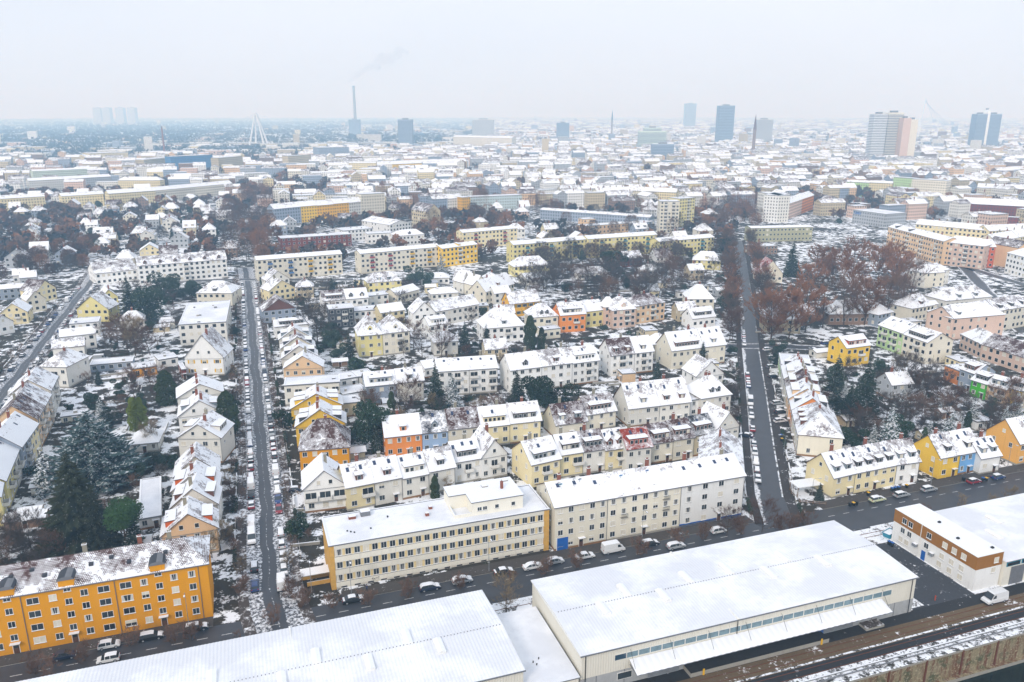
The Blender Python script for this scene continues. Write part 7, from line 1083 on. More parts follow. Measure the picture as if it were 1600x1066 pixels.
# ochre block of flats by the road
OY = fempty('apartment_block', -44, 7.0); reg(-44, 26, 7, 18.5); tag(OY, 'ochre yellow four-storey flats with rounded stair dormers by the harbour road', 'apartment building', 'apartment blocks')
W_, D_, ZE = 70, 11.5, 12.5
make_walls('H', W_, D_, ZE, 3.4, wallmat('ochre'), False).build('wall', OY); HOUSES.append((OY, F(10, 12).x, F(10, 12).y, 'ochre', 'apartment building'))
ry = make_roof('H', W_, D_, ZE, 3.4, roofmat(6), .4, .4).build('roof', OY)
cols = []
for base in (0, -26.2, -52.4): cols += [(base + c, k) for c, k in ((-9.1, 'w'), (-5.3, 'w'), (-1.9, 'n'), (.7, 't'), (3.5, 'n'), (6.9, 'w'), (10.8, 'w'), (14.1, 'n'), (16.8, 't'))]
cols += [(19.6, 'n'), (22.9, 'n')]
cols = [c for c in cols if -43 < c[0] < 25 and not (c[0] < -9.2 and False)]
seen = []
for c, k in sorted(cols):
    if seen and c - seen[-1] < 1.6: continue
    seen.append(c); x_ = c + 44
    for f_ in range(4):
        z_ = 1.4 + f_ * 2.85
        kk = rnd.choice('sscghgggcg')
        if k == 'w': put_window(OY, x_, 0, z_, 0, 2.1, 1.4, kk)
        elif k == 'n': put_window(OY, x_, 0, z_, 0, 1.35, 1.4, kk)
        else: put_window(OY, x_, 0, z_ + 1.5, 0, 1.3, 1.35, 'g')
    if k == 't':
        link('door', door_mesh(), OY, Matrix.Translation((x_, 0, 0)))
        m = MB(); m.box(x_ - 1.35, -.06, ZE - .3, x_ + 1.35, 3.0, ZE + 1.5, wallmat('ochre'), skip='d')
        seg = 8; P0 = [(x_ + 1.55 * math.cos(math.pi * i / seg), ZE + 1.5 + .75 * math.sin(math.pi * i / seg)) for i in range(seg + 1)]
        for i in range(seg):
            a, b = P0[i], P0[i + 1]; m.poly([(a[0], -.3, a[1]), (a[0], 4.4, a[1]), (b[0], 4.4, b[1]), (b[0], -.3, b[1])], 'gutter' if i % 8 in (3, 2) else 'slate')
        m.poly([(p[0], -.28, p[1]) for p in P0], 'gutter'); m.build('stair_dormer', ry)
for c in (-5 - 14.4, -7.2 + .0, 8.9, 24.2): m = MB(); m.tube((c + 44, -.1, 0), (c + 44, -.1, ZE), .07, .07, 6, 'gutter'); m.build('downpipe', OY)
for c in (-30, -12, 3.5, 13.5, 19): chimney(ry, c + 44, 6.3, ZE + 3.3)
for i, c in enumerate((-20, -9, -5.5, -3.2, 4.8, 8.4, 11.6, 18.3)):
    m = MB(); y_ = 2.2 + (i % 3) * .7; z_ = ZE + TH + y_ * 3.4 / 5.75; m.box(c + 43.6, y_, z_ - .1, c + 44.4, y_ + .9, z_ + .5, 'slate'); m.v = [(p[0], p[1], p[2] if p[2] > z_ else p[2]) for p in m.v]; m.build('roof_window', ry)
m = MB(); m.box(-.3, -.56, ZE - .12, W_ + .4, -.41, ZE + .03, 'gutter'); m.build('gutter', ry)

# flat-roofed office
OFFD = R(0); OF = fempty('office_building', 50.3, 8.5); reg(50.3, 101, 8.5, 22); tag(OF, 'long three-storey cream office with window bands and snowy flat roof', 'office building')
HOUSES.append((OF, F(75, 15).x, F(75, 15).y, 'cream', 'office building'))
W_, D_, ZE = 50.6, 13.4, 10.6
PY = plain('panel_yellow', 'e2cd9a', .8); PO = plain('panel_ochre', 'cfa252', .8)
m = MB(); m.box(.02, .25, -.4, W_ - .02, D_, ZE, wallmat('palecream')); m.build('wall', OF)
for z0, z1 in ((.55, 1.75), (3.45, 4.85), (6.55, 7.95), (9.65, ZE + .1)): m = MB(); m.box(.95, 0, z0, W_ - 1.3, .25, z1, wallmat('palecream')); m.build('spandrel', OF); m = MB(); m.box(.95, -.05, z1 - .06, W_ - 1.3, 0, z1, 'gutter'); m.build('sill_line', OF)
m = MB(); m.box(-.05, .02, 0, .95, .25, ZE, PO); m.box(-.06, .25, 0, .0, D_, ZE - .6, PO); m.build('end_panel', OF); m = MB(); m.box(W_ - 1.3, .02, 0, W_, .25, ZE, PO); m.build('end_panel', OF)
for f_ in range(3):
    for i in range(25):
        x_ = 1.05 + i * 1.935 + .95; z_ = 1.82 + f_ * 3.1
        m_ = put_window(OF, x_, .2, z_, 0, 1.28, 1.55, 's' if (f_ == 2 and i == 3) or rnd.random() < .03 else rnd.choice('gggcgg'))
        if i < 24: 
            if ('pp' not in BALC): q_ = MB(); q_.box(-.28, -.06, 0, .28, .0, 1.6, PY); BALC['pp'] = q_.mesh('pilaster')
            link('pilaster', BALC['pp'], OF, Matrix.Translation((x_ + .967, .22, z_)))
for i in range(17): m = MB(); a = 2 + i * 2.9; m.poly([(a, .24, .05), (a + 1.3, .24, .05), (a + 1.3, .24, .5), (a, .24, .5)], 'dark'); m.build('cellar_window', OF)
ro = MB(); z = ZE + .1
ro.box(-.2, -.12, ZE - .0, W_ + .1, .3, ZE + .3, 'gutter', top='snow'); ro.box(-.2, D_ - .3, ZE, W_ + .1, D_ + .1, ZE + .3, 'gutter', top='snow'); ro.box(-.2, .3, ZE, .2, D_ - .3, ZE + .3, 'gutter', top='snow'); ro.box(W_ - .3, .3, ZE, W_ + .1, D_ - .3, ZE + .3, 'gutter', top='snow')
ro.poly([(.2, .3, ZE + .16), (W_ - .3, .3, ZE + .16), (W_ - .3, D_ - .3, ZE + .16), (.2, D_ - .3, ZE + .16)], 'roof_snow'); rof = ro.build('roof', OF)
m = MB(); m.box(32.6, 2.7, ZE, 45, 12.4, ZE + 3.4, wallmat('palecream'), skip='t'); m.box(28.5, 7.5, ZE, 32.6, 12.4, ZE + 3.4, wallmat('palecream'), skip='t'); ph = m.build('penthouse', OF)
m = MB(); m.box(32.4, 2.5, ZE + 3.4, 45.2, 12.6, ZE + 3.62, 'gutter', top='snow'); m.box(28.3, 7.3, ZE + 3.4, 32.4, 12.6, ZE + 3.62, 'gutter', top='snow'); m.build('penthouse_roof', ph)
m = MB(); m.box(28.5, 2.7, ZE, 28.7, 7.5, ZE + 1.0, wallmat('palecream'), top='snow'); m.box(28.7, 2.7, ZE, 32.6, 2.9, ZE + 1.0, wallmat('palecream'), top='snow'); m.build('terrace_wall', ph)
for x_, w_ in ((34.4, 1.1), (35.7, 1.1), (38.6, 1.0), (42.6, 1.0)): put_window(OF, x_, 2.69, ZE + 1.2, 0, w_, 1.0, 'g')
m = MB(); m.box(41, 7, ZE + 3.6, 41.6, 7.6, ZE + 5.4, 'chimney_brick'); m.build('chimney', rof)
for a, b, w2, d2, h2, mt in ((5.6, 10.2, 1.6, 1.2, .7, 'chimney_brick'), (8.4, 10.6, 2.2, 1.8, 1.2, 'gutter'), (24, 9, .8, .8, .7, 'chimney_brick'), (22.5, 6, .8, .8, .8, 'chimney_brick'), (37, 9, 1.4, 1.2, .4, 'concrete'), (42.5, 10.4, 1.4, 1, .4, 'concrete'), (14, 8.4, .35, .35, .4, 'dark'), (4.4, 5, .3, .3, .3, 'dark'), (5.1, 4.4, .3, .3, .3, 'dark'), (5.8, 3.9, .3, .3, .3, 'dark'), (9.5, 4.5, .35, .3, .3, 'dark')):
    zz = ZE + (3.5 if a > 32.6 and b > 2.7 else .1); m = MB(); m.box(a, b, zz, a + w2, b + d2, zz + h2, mt, top='snow' if w2 > .5 else None); m.build('roof_vent', rof)
m = MB(); m.box(-6.2, 3.0, 2.6, -.1, 6.2, 2.8, 'concrete', top='snow'); m.box(-6.0, 6.0, 0, -.1, 6.2, 2.6, PO); m.tube((-5.9, 3.2, 0), (-5.9, 3.2, 2.6), .07, .07, 6, 'metal'); m.box(-5, 3.2, 0, -.1, 3.4, 1.0, PO, top='snow'); m.build('entrance_canopy', OF)
gr = bpy.data.curves.new('graffiti', 'FONT'); gr.body = '4x=?'; gr.size = .9; gr.extrude = .004; gr.materials.append(MATS['dark'])
text_mesh('graffiti', gr, OF, Matrix.Translation((8.6, -.012, .75)) @ Matrix.Rotation(R(90), 4, 'X'))

# cream block and white block
def side_by_side(t, n, w_, ze, colr, fl, lab, lf, rf, rh=3.4):
    p = F(t, n); return house(p.x, p.y, TA, w_, 12.2, ze, 'G', rh, colr, fl, lab, lf, rf, lab=lab)
ZC = 11.5
c1 = side_by_side(102.0, 7.6, 13.6, ZC, 'cream', dict(s=0, f=4, o=5, c=2), 'cream four-storey flats with blue gate touching the office', True, False)
c2 = side_by_side(115.6, 7.6, 20, ZC, 'cream', dict(s=0, f=4, o=7, c=2), 'cream four-storey flats with iron balconies between gate flats and white block', False, False)
c3 = side_by_side(135.6, 7.6, 18.2, ZC, 'white', dict(s=0, f=4, o=4, k=4, c=2), 'white corner block with blue plinth and roof windows by the right street', False, True)
m = MB(); m.box(.6, -.14, 0, 3.4, -.02, 3.2, 'door_blue'); m.box(.4, -.1, 0, .6, -.01, 3.3, 'frame'); m.build('gate', c1)
m = MB(); m.box(0, -.04, 0, 18.2, .02, .9, 'door_blue'); m.build('plinth', c3)
for x_ in (4.3, 15.7): 
    m = MB()
    for z_ in (5.9, 8.8) if x_ > 10 else (5.9,):
        m.box(x_ - .9, -.7, z_ - .1, x_ + .9, 0, z_, 'concrete')
        for i in range(10): m.box(x_ - .88 + i * .19, -.68, z_, x_ - .85 + i * .19, -.65, z_ + .95, 'dark')
        m.box(x_ - .9, -.7, z_ + .95, x_ + .9, -.63, z_ + 1.0, 'dark')
    m.build('iron_balcony', c2)
for par, x_, y_, c_ in ((c1, 3, 4.4, 'teal'), (c1, 6.8, 5.2, 'frame'), (c1, 8.2, 4.9, 'metal'), (c2, 5.2, 4.2, 'bal_steelblue'), (c2, 12.5, 4.4, 'bal_blue'), (c2, 16.4, 4.2, 'frame')):
    m = MB(); z_ = ZC + TH + y_ * 3.4 / 6.1; m.tube((x_, y_, z_ - .3), (x_, y_, z_ + .9), .04, .04, 5, 'metal')
    for ra, rb, ya, yb in ((.02, .3, .02, -.03), (.3, .5, -.03, -.12)):
        m.tube((x_, y_ + ya - .1, z_ + .9 + ya), (x_, y_ + yb - .1, z_ + .9 + yb), ra, rb, 12, c_)
    m.build('satellite_dish', par)
LABN = {}
for row in DATA_ROWS:
    where, x0, y0, x1, y1, ze, dp, specs = row
    hs_ = [parse(q) for q in specs.split(';')]; tot = sum(h[0] for h in hs_); L = dist(x1 - x0, y1 - y0); a = math.atan2(y1 - y0, x1 - x0); pos = 0
    for i, (wt, kind, rh, colr, fl) in enumerate(hs_):
        w_ = L * wt / tot; x = x0 + math.cos(a) * pos; y = y0 + math.sin(a) * pos; pos += w_
        n_ = len(hs_)
        zz = ze + (rnd.uniform(-.25, .25) if n_ > 1 else 0)
        if where.split()[0] in ('in', 'at', 'with', 'on', 'behind', 'beside', 'joining', 'overgrown', 'joined'): lb = '%s %s house %s' % (CNAME[colr], ROOFN[kind], where)
        else: lb = where
        house(x, y, a, w_, dp, zz, kind, rh, colr, fl, where, i == 0, i == n_ - 1, lab=lb)
# ---------------------------------------------------------------- trees
def bare_tree(seed, h, width, twig, ntw=1800, low=.2, tw_len=.9, tw_w=.018, stems=1, lift=.75):
    """thin tapered leader, limbs all the way up to an oval crown, side branches (trunk) and fine twigs as slivers (crown)"""
    r = random.Random(seed); tb = MB(); cb = MB(); ends = []
    def limb(p, d, ln, rad, lv):
        n = 3; q = p; seg = []
        for i in range(n):
            d = (d + Vector((r.uniform(-.2, .2), r.uniform(-.2, .2), r.uniform(-.02, .2) * lift))).normalized(); e = q + d * ln / n
            tb.tube(q, e, rad * (1 - .28 * i), rad * (1 - .28 * (i + 1)), 4 if lv < 1 else 3, 'bark'); seg.append((q, e)); ends.append((q, e, lv)); q = e
        if lv < 2:
            for k in range(5 if lv == 0 else 3):
                x, e = r.choice(seg[(1 if lv == 0 else 0):]); a = r.uniform(0, 6.283); s_ = r.uniform(.5, .95)
                limb(x + (e - x) * r.random(), (d + Vector((math.cos(a) * s_, math.sin(a) * s_, r.uniform(-.1, .4)))).normalized(), ln * r.uniform(.38, .6), rad * .42, lv + 1)
    for st in range(stems):
        base = Vector((0, 0, -.2)) if stems == 1 else Vector((r.uniform(-.4, .4), r.uniform(-.4, .4), -.1)) * width
        q = base; d = Vector((r.uniform(-.05, .05), r.uniform(-.05, .05), 1)) if stems == 1 else Vector((base.x / width * 1.3, base.y / width * 1.3, 1)).normalized(); N_ = 6; rad = h * (.017 if stems == 1 else .008)
        for i in range(N_):
            d = (d + Vector((r.uniform(-.09, .09), r.uniform(-.09, .09), .12))).normalized(); e = q + d * h * .92 / N_; r0, r1_ = rad * (1 - i / N_ * .85), rad * (1 - (i + 1) / N_ * .85); tb.tube(q, e, r0, r1_, 6 if stems == 1 else 3, 'bark')
            for k in range((5 if i else 2) if stems == 1 else 1):
                f = (i + r.random()) / N_
                if f < low: continue
                p = q + (e - q) * ((f * N_) - i); a = r.uniform(0, 6.283); t = (f - low) / (1 - low); L = width * h * .5 * (.55 + .75 * math.sin(math.pi * min(1, t * .8 + .15))) * r.uniform(.7, 1.1) * (1 if stems == 1 else .6)
                limb(p, Vector((math.cos(a), math.sin(a), r.uniform(.35, .9))).normalized(), L, r0 * .5, 0)
            ends.append((q, e, 1)) if f > low or stems > 1 else None
            q = e
    W = [3 if l == 2 else (2 if l == 1 else 1) for _, _, l in ends]; pick = r.choices(ends, W, k=ntw)
    for a, b, l in pick:
        p = a + (b - a) * r.random(); d = ((b - a).normalized() + Vector((r.uniform(-.9, .9), r.uniform(-.9, .9), r.uniform(-.4, 1.0)))).normalized()
        l_ = tw_len * r.uniform(.5, 1.4); w_ = tw_w * r.uniform(.7, 1.4); sd = d.orthogonal().normalized() if r.random() < .5 else d.cross(Vector((.3, .2, 1))).normalized()
        cb.poly([p - sd * w_, p + sd * w_, p + d * l_], twig)
    zmax = max(v[2] for v in tb.v); k = h / zmax
    for mb in (tb, cb): mb.v = [(v[0] * k, v[1] * k, v[2] * k) for v in mb.v]
    return tb.mesh('trunk'), cb.mesh('crown'), h
def conifer(seed, h, rad, leaf, layers=26, per=11, droop=.35, top=.0, base=.06, wide=.5):
    r = random.Random(seed); tb = MB(); cb = MB(); tb.tube((0, 0, -.3), (0, 0, h * .96), h * .02, .03, 6, 'bark')
    for i in range(layers):
        f = i / (layers - 1); z = h * (base + (1 - base) * f ** .92); R0 = rad * (1 - f) ** .8 + .12
        for k in range(max(4, int(per * (1 - f * .6)))):
            a = r.uniform(0, 6.283); L = R0 * r.uniform(.6, 1.12); d = Vector((math.cos(a), math.sin(a), 0)); sd = Vector((-d.y, d.x, 0)); p = Vector((0, 0, z + r.uniform(-.3, .3)))
            dr = droop * r.uniform(.5, 1.3); nseg = 3
            for j in range(nseg):
                s0, s1 = L * j / nseg, L * (j + 1) / nseg; w0 = L * wide * (.28 + .2 * math.sin(math.pi * (j + .2) / nseg)); w1 = L * wide * (.28 + .2 * math.sin(math.pi * (j + 1.2) / nseg)) * (.25 if j == nseg - 1 else 1)
                z0, z1 = -dr * s0 * (s0 / L), -dr * s1 * (s1 / L) + (.12 * L if j == nseg - 1 else 0)
                for sg in (-1, 1):
                    cb.poly([p + d * s0 + Vector((0, 0, z0)), p + d * s1 + Vector((0, 0, z1)), p + d * s1 + sd * w1 * sg + Vector((0, 0, z1 - w1 * .45)), p + d * (s0 * .9) + sd * w0 * sg * r.uniform(.6, 1.2) + Vector((0, 0, z0 - w0 * .55))][::sg], leaf)
    return tb.mesh('trunk'), cb.mesh('crown'), h
def leafy(seed, h, rad, leaf, n=1500, z0=.1, size=.35, shape='round', trunk=True):
    """evergreen or shrub: leaf clumps through the volume of an uneven crown"""
    r = random.Random(seed); tb = MB(); cb = MB(); tb.tube((0, 0, -.2), (0, 0, h * .6), h * .025 + .05, .05, 6, 'bark')
    lob = [(Vector((r.gauss(0, rad * .45), r.gauss(0, rad * .45), h * r.uniform(z0 + .12, .85))), rad * r.uniform(.4, .75)) for _ in range(9)]
    for l_, q in lob[:5]: tb.tube((0, 0, h * .25), l_, h * .012 + .03, .03, 4, 'bark')
    for i in range(n):
        if shape == 'column':
            z = h * (z0 + (1 - z0) * r.random()); f = z / h; rr = rad * (min(1, (1 - f) * 2.4 + .08) ** .6) * (.86 + .14 * math.sin(z * 2.1 + seed)); a = r.uniform(0, 6.283); q = rr * r.uniform(.75, 1.05); p = Vector((math.cos(a) * q, math.sin(a) * q, z))
        else:
            c, q = r.choice(lob); v = Vector((r.gauss(0, 1), r.gauss(0, 1), r.gauss(0, 1))).normalized() * q * r.uniform(.7, 1.05); v.z *= .75; p = c + v
            if p.z < h * z0 * .5: p.z = h * z0 * .5 + r.random() * .3
        a = Vector((r.gauss(0, 1), r.gauss(0, 1), r.gauss(0, 1))).normalized(); b = a.orthogonal().normalized(); s_ = size * r.uniform(.6, 1.4)
        cb.poly([p - a * s_, p + b * s_ * .6, p + a * s_, p - b * s_ * .6], leaf)
    return tb.mesh('trunk'), cb.mesh('crown'), h
PROTO = {}
def protos():
    for i in range(3):
        PROTO['bare%d' % i] = bare_tree(11 + i, 10, .75, 'twig_grey', 4200); PROTO['brown%d' % i] = bare_tree(31 + i, 10, .8, 'twig_brown', 4600)
        PROTO['rust%d' % i] = bare_tree(51 + i, 14, .82, 'twig_rust', 9500, .14, .85, .05); PROTO['red%d' % i] = bare_tree(71 + i, 9, .85, 'twig_red', 4200, .14)
        PROTO['tan%d' % i] = bare_tree(91 + i, 9, .62, 'twig_tan', 2600); PROTO['shrub%d' % i] = bare_tree(111 + i, 3.5, .95, 'twig_brown', 1700, .05, .6, .017, 7); PROTO['gshrub%d' % i] = bare_tree(121 + i, 3.5, 1.1, 'twig_grey', 1700, .05, .6, .018, 8)
        PROTO['spruce%d' % i] = conifer(131 + i, 14, 3.8, 'needles_dark', 30, 16); PROTO['snowspruce%d' % i] = conifer(141 + i, 12, 3.6, 'needles_snowy', 24, 11, .4)
        PROTO['ever%d' % i] = leafy(151 + i, 9, 3.4, 'evergreen', 5200, .08, .24); PROTO['thuja%d' % i] = leafy(161 + i, 8, 1.5, 'thuja', 3600, .02, .2, 'column'); PROTO['bush%d' % i] = leafy(171 + i, 2.2, 1.3, 'evergreen', 700, .05, .22)
        PROTO['street%d' % i] = bare_tree(181 + i, 6, .55, 'twig_brown', 650, .3, .55, .016)
    PROTO['cedar0'] = conifer(191, 12, 9.0, 'needles_cedar', 17, 34, .16, 0, .12, .34); PROTO['bigfir0'] = conifer(193, 24, 8.6, 'needles_fir', 46, 24, .42, 0, .03, .5); PROTO['pine0'] = leafy(195, 11, 3.3, 'needles_green', 6000, .5, .2)
    PROTO['limethuja0'] = leafy(197, 9, 1.7, 'thuja_light', 3600, .02, .2, 'column'); PROTO['ivywall0'] = leafy(199, 9, 2.6, 'thuja', 4200, .02, .22, 'column')
protos()
TNAME = dict(bare=('bare_tree', 'bare grey-brown tree dusted with snow', 'tree'), brown=('brown_tree', 'bare brown tree', 'tree'), rust=('plane_tree', 'big rust-brown tree with old leaves', 'tree'), red=('reddish_tree', 'bare dark reddish tree', 'tree'),
             tan=('slim_tree', 'slim tan bare tree', 'tree'), shrub=('bare_shrub', 'leafless brown shrub', 'shrub'), gshrub=('bare_shrub', 'leafless grey shrub with snow', 'shrub'), spruce=('spruce_tree', 'dark green spruce', 'conifer'), snowspruce=('spruce_tree', 'blue-green spruce frosted with snow', 'conifer'),
             ever=('evergreen_tree', 'dark broad evergreen tree', 'tree'), thuja=('thuja', 'dark columnar thuja', 'conifer'), bush=('evergreen_shrub', 'small round evergreen shrub', 'shrub'), street=('street_tree', 'small pruned street tree', 'tree'),
             cedar=('cedar_tree', 'wide snow-frosted blue cedar', 'conifer'), bigfir=('fir_tree', 'very tall dark fir', 'conifer'), pine=('pine_tree', 'round-topped green pine', 'conifer'), limethuja=('thuja', 'yellow-green columnar thuja', 'conifer'), ivywall=('thuja', 'broad clipped dark thuja', 'conifer'))
NTREE = 0
def near_house(x, y):
    b = min(HOUSES, key=lambda h: (h[1] - x) ** 2 + (h[2] - y) ** 2)
    return b
def tree(kind, x, y, h, where=None):
    global NTREE
    v = [k for k in PROTO if k[:-1] == kind]; k = v[NTREE % len(v)]; NTREE += 1; tm, cm, H = PROTO[k]; nm, lk_, cat = TNAME[kind]
    o = empty(nm, (x, y, 0), rnd.uniform(0, 6.283)); s_ = h / H; q = rnd.uniform(.9, 1.12); o.scale = (s_ * q, s_ * q, s_)
    link('trunk', tm, o); link('crown', cm, o)
    if where is None:
        b = near_house(x, y); where = 'by the %s %s' % (CNAME[b[3]], 'flats' if b[4] != 'house' else 'house')
    tag(o, lk_ + ' ' + where, cat, cat + 's of the quarter'); return o
FAR_TREES = []
for kind, x, y, h, *chk in DATA_TREES:
    if chk and (inside_any(x, y, 1.6) or near_road(x, y)): continue
    if chk and dist(x, y) > 520 and kind in ('bare', 'brown', 'red', 'tan', 'rust'): FAR_TREES.append((kind, x, y, h))
    else: tree(kind, x, y, h)
# street trees along the left street and shrubs in its front gardens
def along(pl, step, off, jit=1.5):
    pl = densify(pl, 1.0); out = []; acc = 0
    A = offset_line(pl, off)
    for i in range(1, len(pl)):
        acc += (pl[i] - pl[i - 1]).length
        if acc >= step: acc = rnd.uniform(-jit, jit); d = (pl[i] - pl[i - 1]); out.append((A[i].x, A[i].y, math.atan2(d.y, d.x)))
    return out
for pl, nm in ((S1, 'left street'), (FWS, 'far left street')):
    for off, sd in ((5.6, 'east'), (-5.6, 'west')):
        for x, y, a in along(pl, 15, off):
            if not inside_any(x, y, .6) and dist(x, y) < 480 and y > 148: tree('street', x, y, rnd.uniform(4.5, 6.5), 'on the %s %s pavement' % (nm, sd))
for off, sd in ((8.5, 'east'), (-8.5, 'west')):
    for x, y, a in along(S2, 9, off, 2):
        if y > 345 and not inside_any(x, y, 1): tree(rnd.choice(('rust', 'brown', 'bare')), x, y, rnd.uniform(10, 16), 'on upper right street %s side' % sd)
# gardens: random shrubs and small trees between the houses
for (x0, y0, x1, y1, n, kinds) in DATA_GARDENS:
    for i in range(n):
        for _ in range(20):
            x, y = rnd.uniform(x0, x1), rnd.uniform(y0, y1)
            if not inside_any(x, y, 2.2) and not near_road(x, y): break
        else: continue
        k = rnd.choice(kinds.split()); h = dict(bare=8, brown=8, red=6, shrub=3, gshrub=3, bush=1.8, ever=5, thuja=5, spruce=9, snowspruce=8, tan=7, rust=13)[k] * rnd.uniform(.7, 1.25); tree(k, x, y, h)
# ---------------------------------------------------------------- vehicles
def paint(name, hx, rough=.28): 
    k = 'paint_' + name
    if k not in MATS: s = N(k, rough, .5); s.col(hexc(hx)); s.b.inputs['Coat Weight'].default_value = .4
    return k
CARCOL = dict(white='dfe1e2', silver='a2a7ab', grey='5b6066', black='17191c', blue='1f3f78', red='8e1f2b', teal='2c7c94', green='cfd6b0', darkblue='16233f', brown='4a3a30', orange='c8552a')
for k, h in CARCOL.items(): paint(k, h)
s = N('lamp_red', .3); s.col((.35, .01, .01, 1)); s = N('lamp_clear', .15); s.col((.7, .72, .74, 1))
SHAPE = dict(  # lower body profile (x, z) and cabin profile; front is +x
    hatch=(4.0, 1.74, [(-2.0, .38), (-1.98, .8), (-1.9, .93), (.75, .95), (1.5, .86), (1.92, .7), (2.0, .42)], [(-1.86, .92), (-1.55, 1.42), (-1.2, 1.5), (.1, 1.5), (.5, 1.38), (1.15, .93)]),
    estate=(4.6, 1.8, [(-2.3, .38), (-2.28, .85), (-2.2, .95), (.9, .96), (1.75, .86), (2.2, .7), (2.3, .42)], [(-2.15, .94), (-1.85, 1.4), (-1.5, 1.5), (.1, 1.5), (.55, 1.38), (1.25, .94)]),
    sedan=(4.6, 1.78, [(-2.3, .38), (-2.27, .85), (-2.1, .97), (.9, .95), (1.75, .85), (2.2, .7), (2.3, .42)], [(-1.75, .95), (-1.05, 1.38), (-.6, 1.45), (.1, 1.45), (.5, 1.34), (1.2, .94)]),
    van=(5.6, 2.0, [(-2.8, .45), (-2.8, 1.2), (-2.75, 1.3), (1.5, 1.3), (2.3, 1.12), (2.72, .92), (2.8, .5)], [(-2.78, 1.28), (-2.7, 2.4), (-2.45, 2.55), (1.0, 2.55), (1.35, 2.4), (2.1, 1.28)]))
def car_meshes(shape, colr, snow):
    Lc, Wc, low, cab = SHAPE[shape]; pm = 'paint_' + colr; hw = Wc / 2; out = {}
    b = MB(); prof = low; N_ = len(prof)
    rows = [(-hw, .94), (-hw + .1, 1.0), (hw - .1, 1.0), (hw, .94)]
    def P(i, j): x, z = prof[i]; y, s_ = rows[j]; return (x * (1 if s_ == 1 else .985), y, .3 + (z - .3) * s_)
    for i in range(N_ - 1):
        for j in range(3): b.poly([P(i, j), P(i, j + 1), P(i + 1, j + 1), P(i + 1, j)][::-1], pm)
    for j, rv in ((0, 1), (3, -1)): b.poly([P(i, j) for i in range(N_)][::rv], pm)
    b.poly([(prof[0][0], -hw, .22), (prof[-1][0], -hw, .22), (prof[-1][0], hw, .22), (prof[0][0], hw, .22)][::-1], 'black')
    b.box(prof[0][0] + .04, -hw + .02, .22, prof[-1][0] - .04, hw - .02, .4, 'black'); out['body'] = b
    c = MB(); n = len(cab); top = max(z for x, z in cab); bot = cab[0][1]
    def C(i, sd): x, z = cab[i]; f = (z - bot) / (top - bot); return (x, sd * (hw - .06 - (.2 if shape != 'van' else .1) * f), z)
    for i in range(n - 1):
        g_ = 'glass' if (i in (0, n - 2) or (i == n - 3 and shape != 'van')) else pm
        if shape == 'van' and i == 0: g_ = pm
        c.poly([C(i, -1), C(i + 1, -1), C(i + 1, 1), C(i, 1)][::-1], g_)
    sg = pm if shape == 'van' else 'glass'
    c.poly([C(i, -1) for i in range(n)][::-1], sg); c.poly([C(i, 1) for i in range(n)], sg)
    if shape == 'van':
        for sd in (-1, 1): q = [(.75, sd * (hw + .0), 1.5), (1.75, sd * (hw + .0), 1.5), (1.25, sd * (hw - .05), 2.15), (.75, sd * (hw - .05), 2.2)]; c.poly(q if sd < 0 else q[::-1], 'glass')
    else:
        for x_ in (-.45, .45):
            for sd in (-1, 1): q = [(x_ - .05, sd * (hw - .055), bot), (x_ + .05, sd * (hw - .055), bot), (x_ + .05, sd * (hw - .24), top - .03), (x_ - .05, sd * (hw - .24), top - .03)]; c.poly(q if sd < 0 else q[::-1], pm)
    out['cabin'] = c
    w_ = MB(); r_ = .33 if shape != 'van' else .36; seg = 12
    w_.tube((0, -.1, 0), (0, .1, 0), r_, r_, seg, 'tyre'); w_.poly([(r_ * math.cos(6.283 * k / seg), -.1, r_ * math.sin(6.283 * k / seg)) for k in range(seg)], 'tyre'); w_.poly([(r_ * math.cos(6.283 * k / seg), .1, r_ * math.sin(6.283 * k / seg)) for k in range(seg)][::-1], 'tyre')
    out['wheel'] = w_; q = MB()
    for sd in (-1, 1): q.poly([(r_ * .6 * math.cos(6.283 * k / 10), sd * .105, r_ * .6 * math.sin(6.283 * k / 10)) for k in range(10)][::(1 if sd < 0 else -1)], 'rim')
    out['rim'] = q
    h = MB(); h.box(-.06, -.17, -.07, .05, .17, .08, 'lamp_clear'); out['headlight'] = h; h = MB(); h.box(-.04, -.14, -.1, .05, .14, .1, 'lamp_red'); out['taillight'] = h
    if snow:
        s_ = MB(); T = .07
        def cover(pts, hw_, ins=.06):
            A = [(x, -hw_, z) for x, z in pts]; B = [(x, hw_, z) for x, z in pts]; k = len(pts)
            At = [(x, -hw_ + ins, z + T) for x, z in pts]; Bt = [(x, hw_ - ins, z + T) for x, z in pts]
            for i in range(k - 1):
                s_.poly([At[i], Bt[i], Bt[i + 1], At[i + 1]][::-1], 'snow'); s_.poly([A[i], At[i], At[i + 1], A[i + 1]][::-1], 'snow'); s_.poly([Bt[i], B[i], B[i + 1], Bt[i + 1]][::-1], 'snow')
            s_.poly([A[0], B[0], Bt[0], At[0]][::-1], 'snow'); s_.poly([A[-1], At[-1], Bt[-1], B[-1]][::-1], 'snow')
        cover(cab[1:-1], hw - .25 if shape != 'van' else hw - .14)
        if snow > 1: cover([(cab[-1][0] + .02, low[3][1] + .0), (low[4][0], low[4][1] + .02), (low[5][0] - .1, low[5][1] + .03)], hw - .12)
        if snow > 1 and shape == 'sedan': cover([(low[1][0] + .1, low[2][1] - .04), (cab[0][0] - .05, low[2][1] + .0)], hw - .14)
        if snow > 2: cover([(cab[-2][0] + .02, cab[-2][1] + .01), (cab[-1][0] - .03, cab[-1][1] + .02)], hw - .22); cover([(cab[0][0] + .03, cab[0][1] + .03), (cab[1][0], cab[1][1])], hw - .2)
        out['snow'] = s_
    return {k: v.mesh(k) for k, v in out.items()}
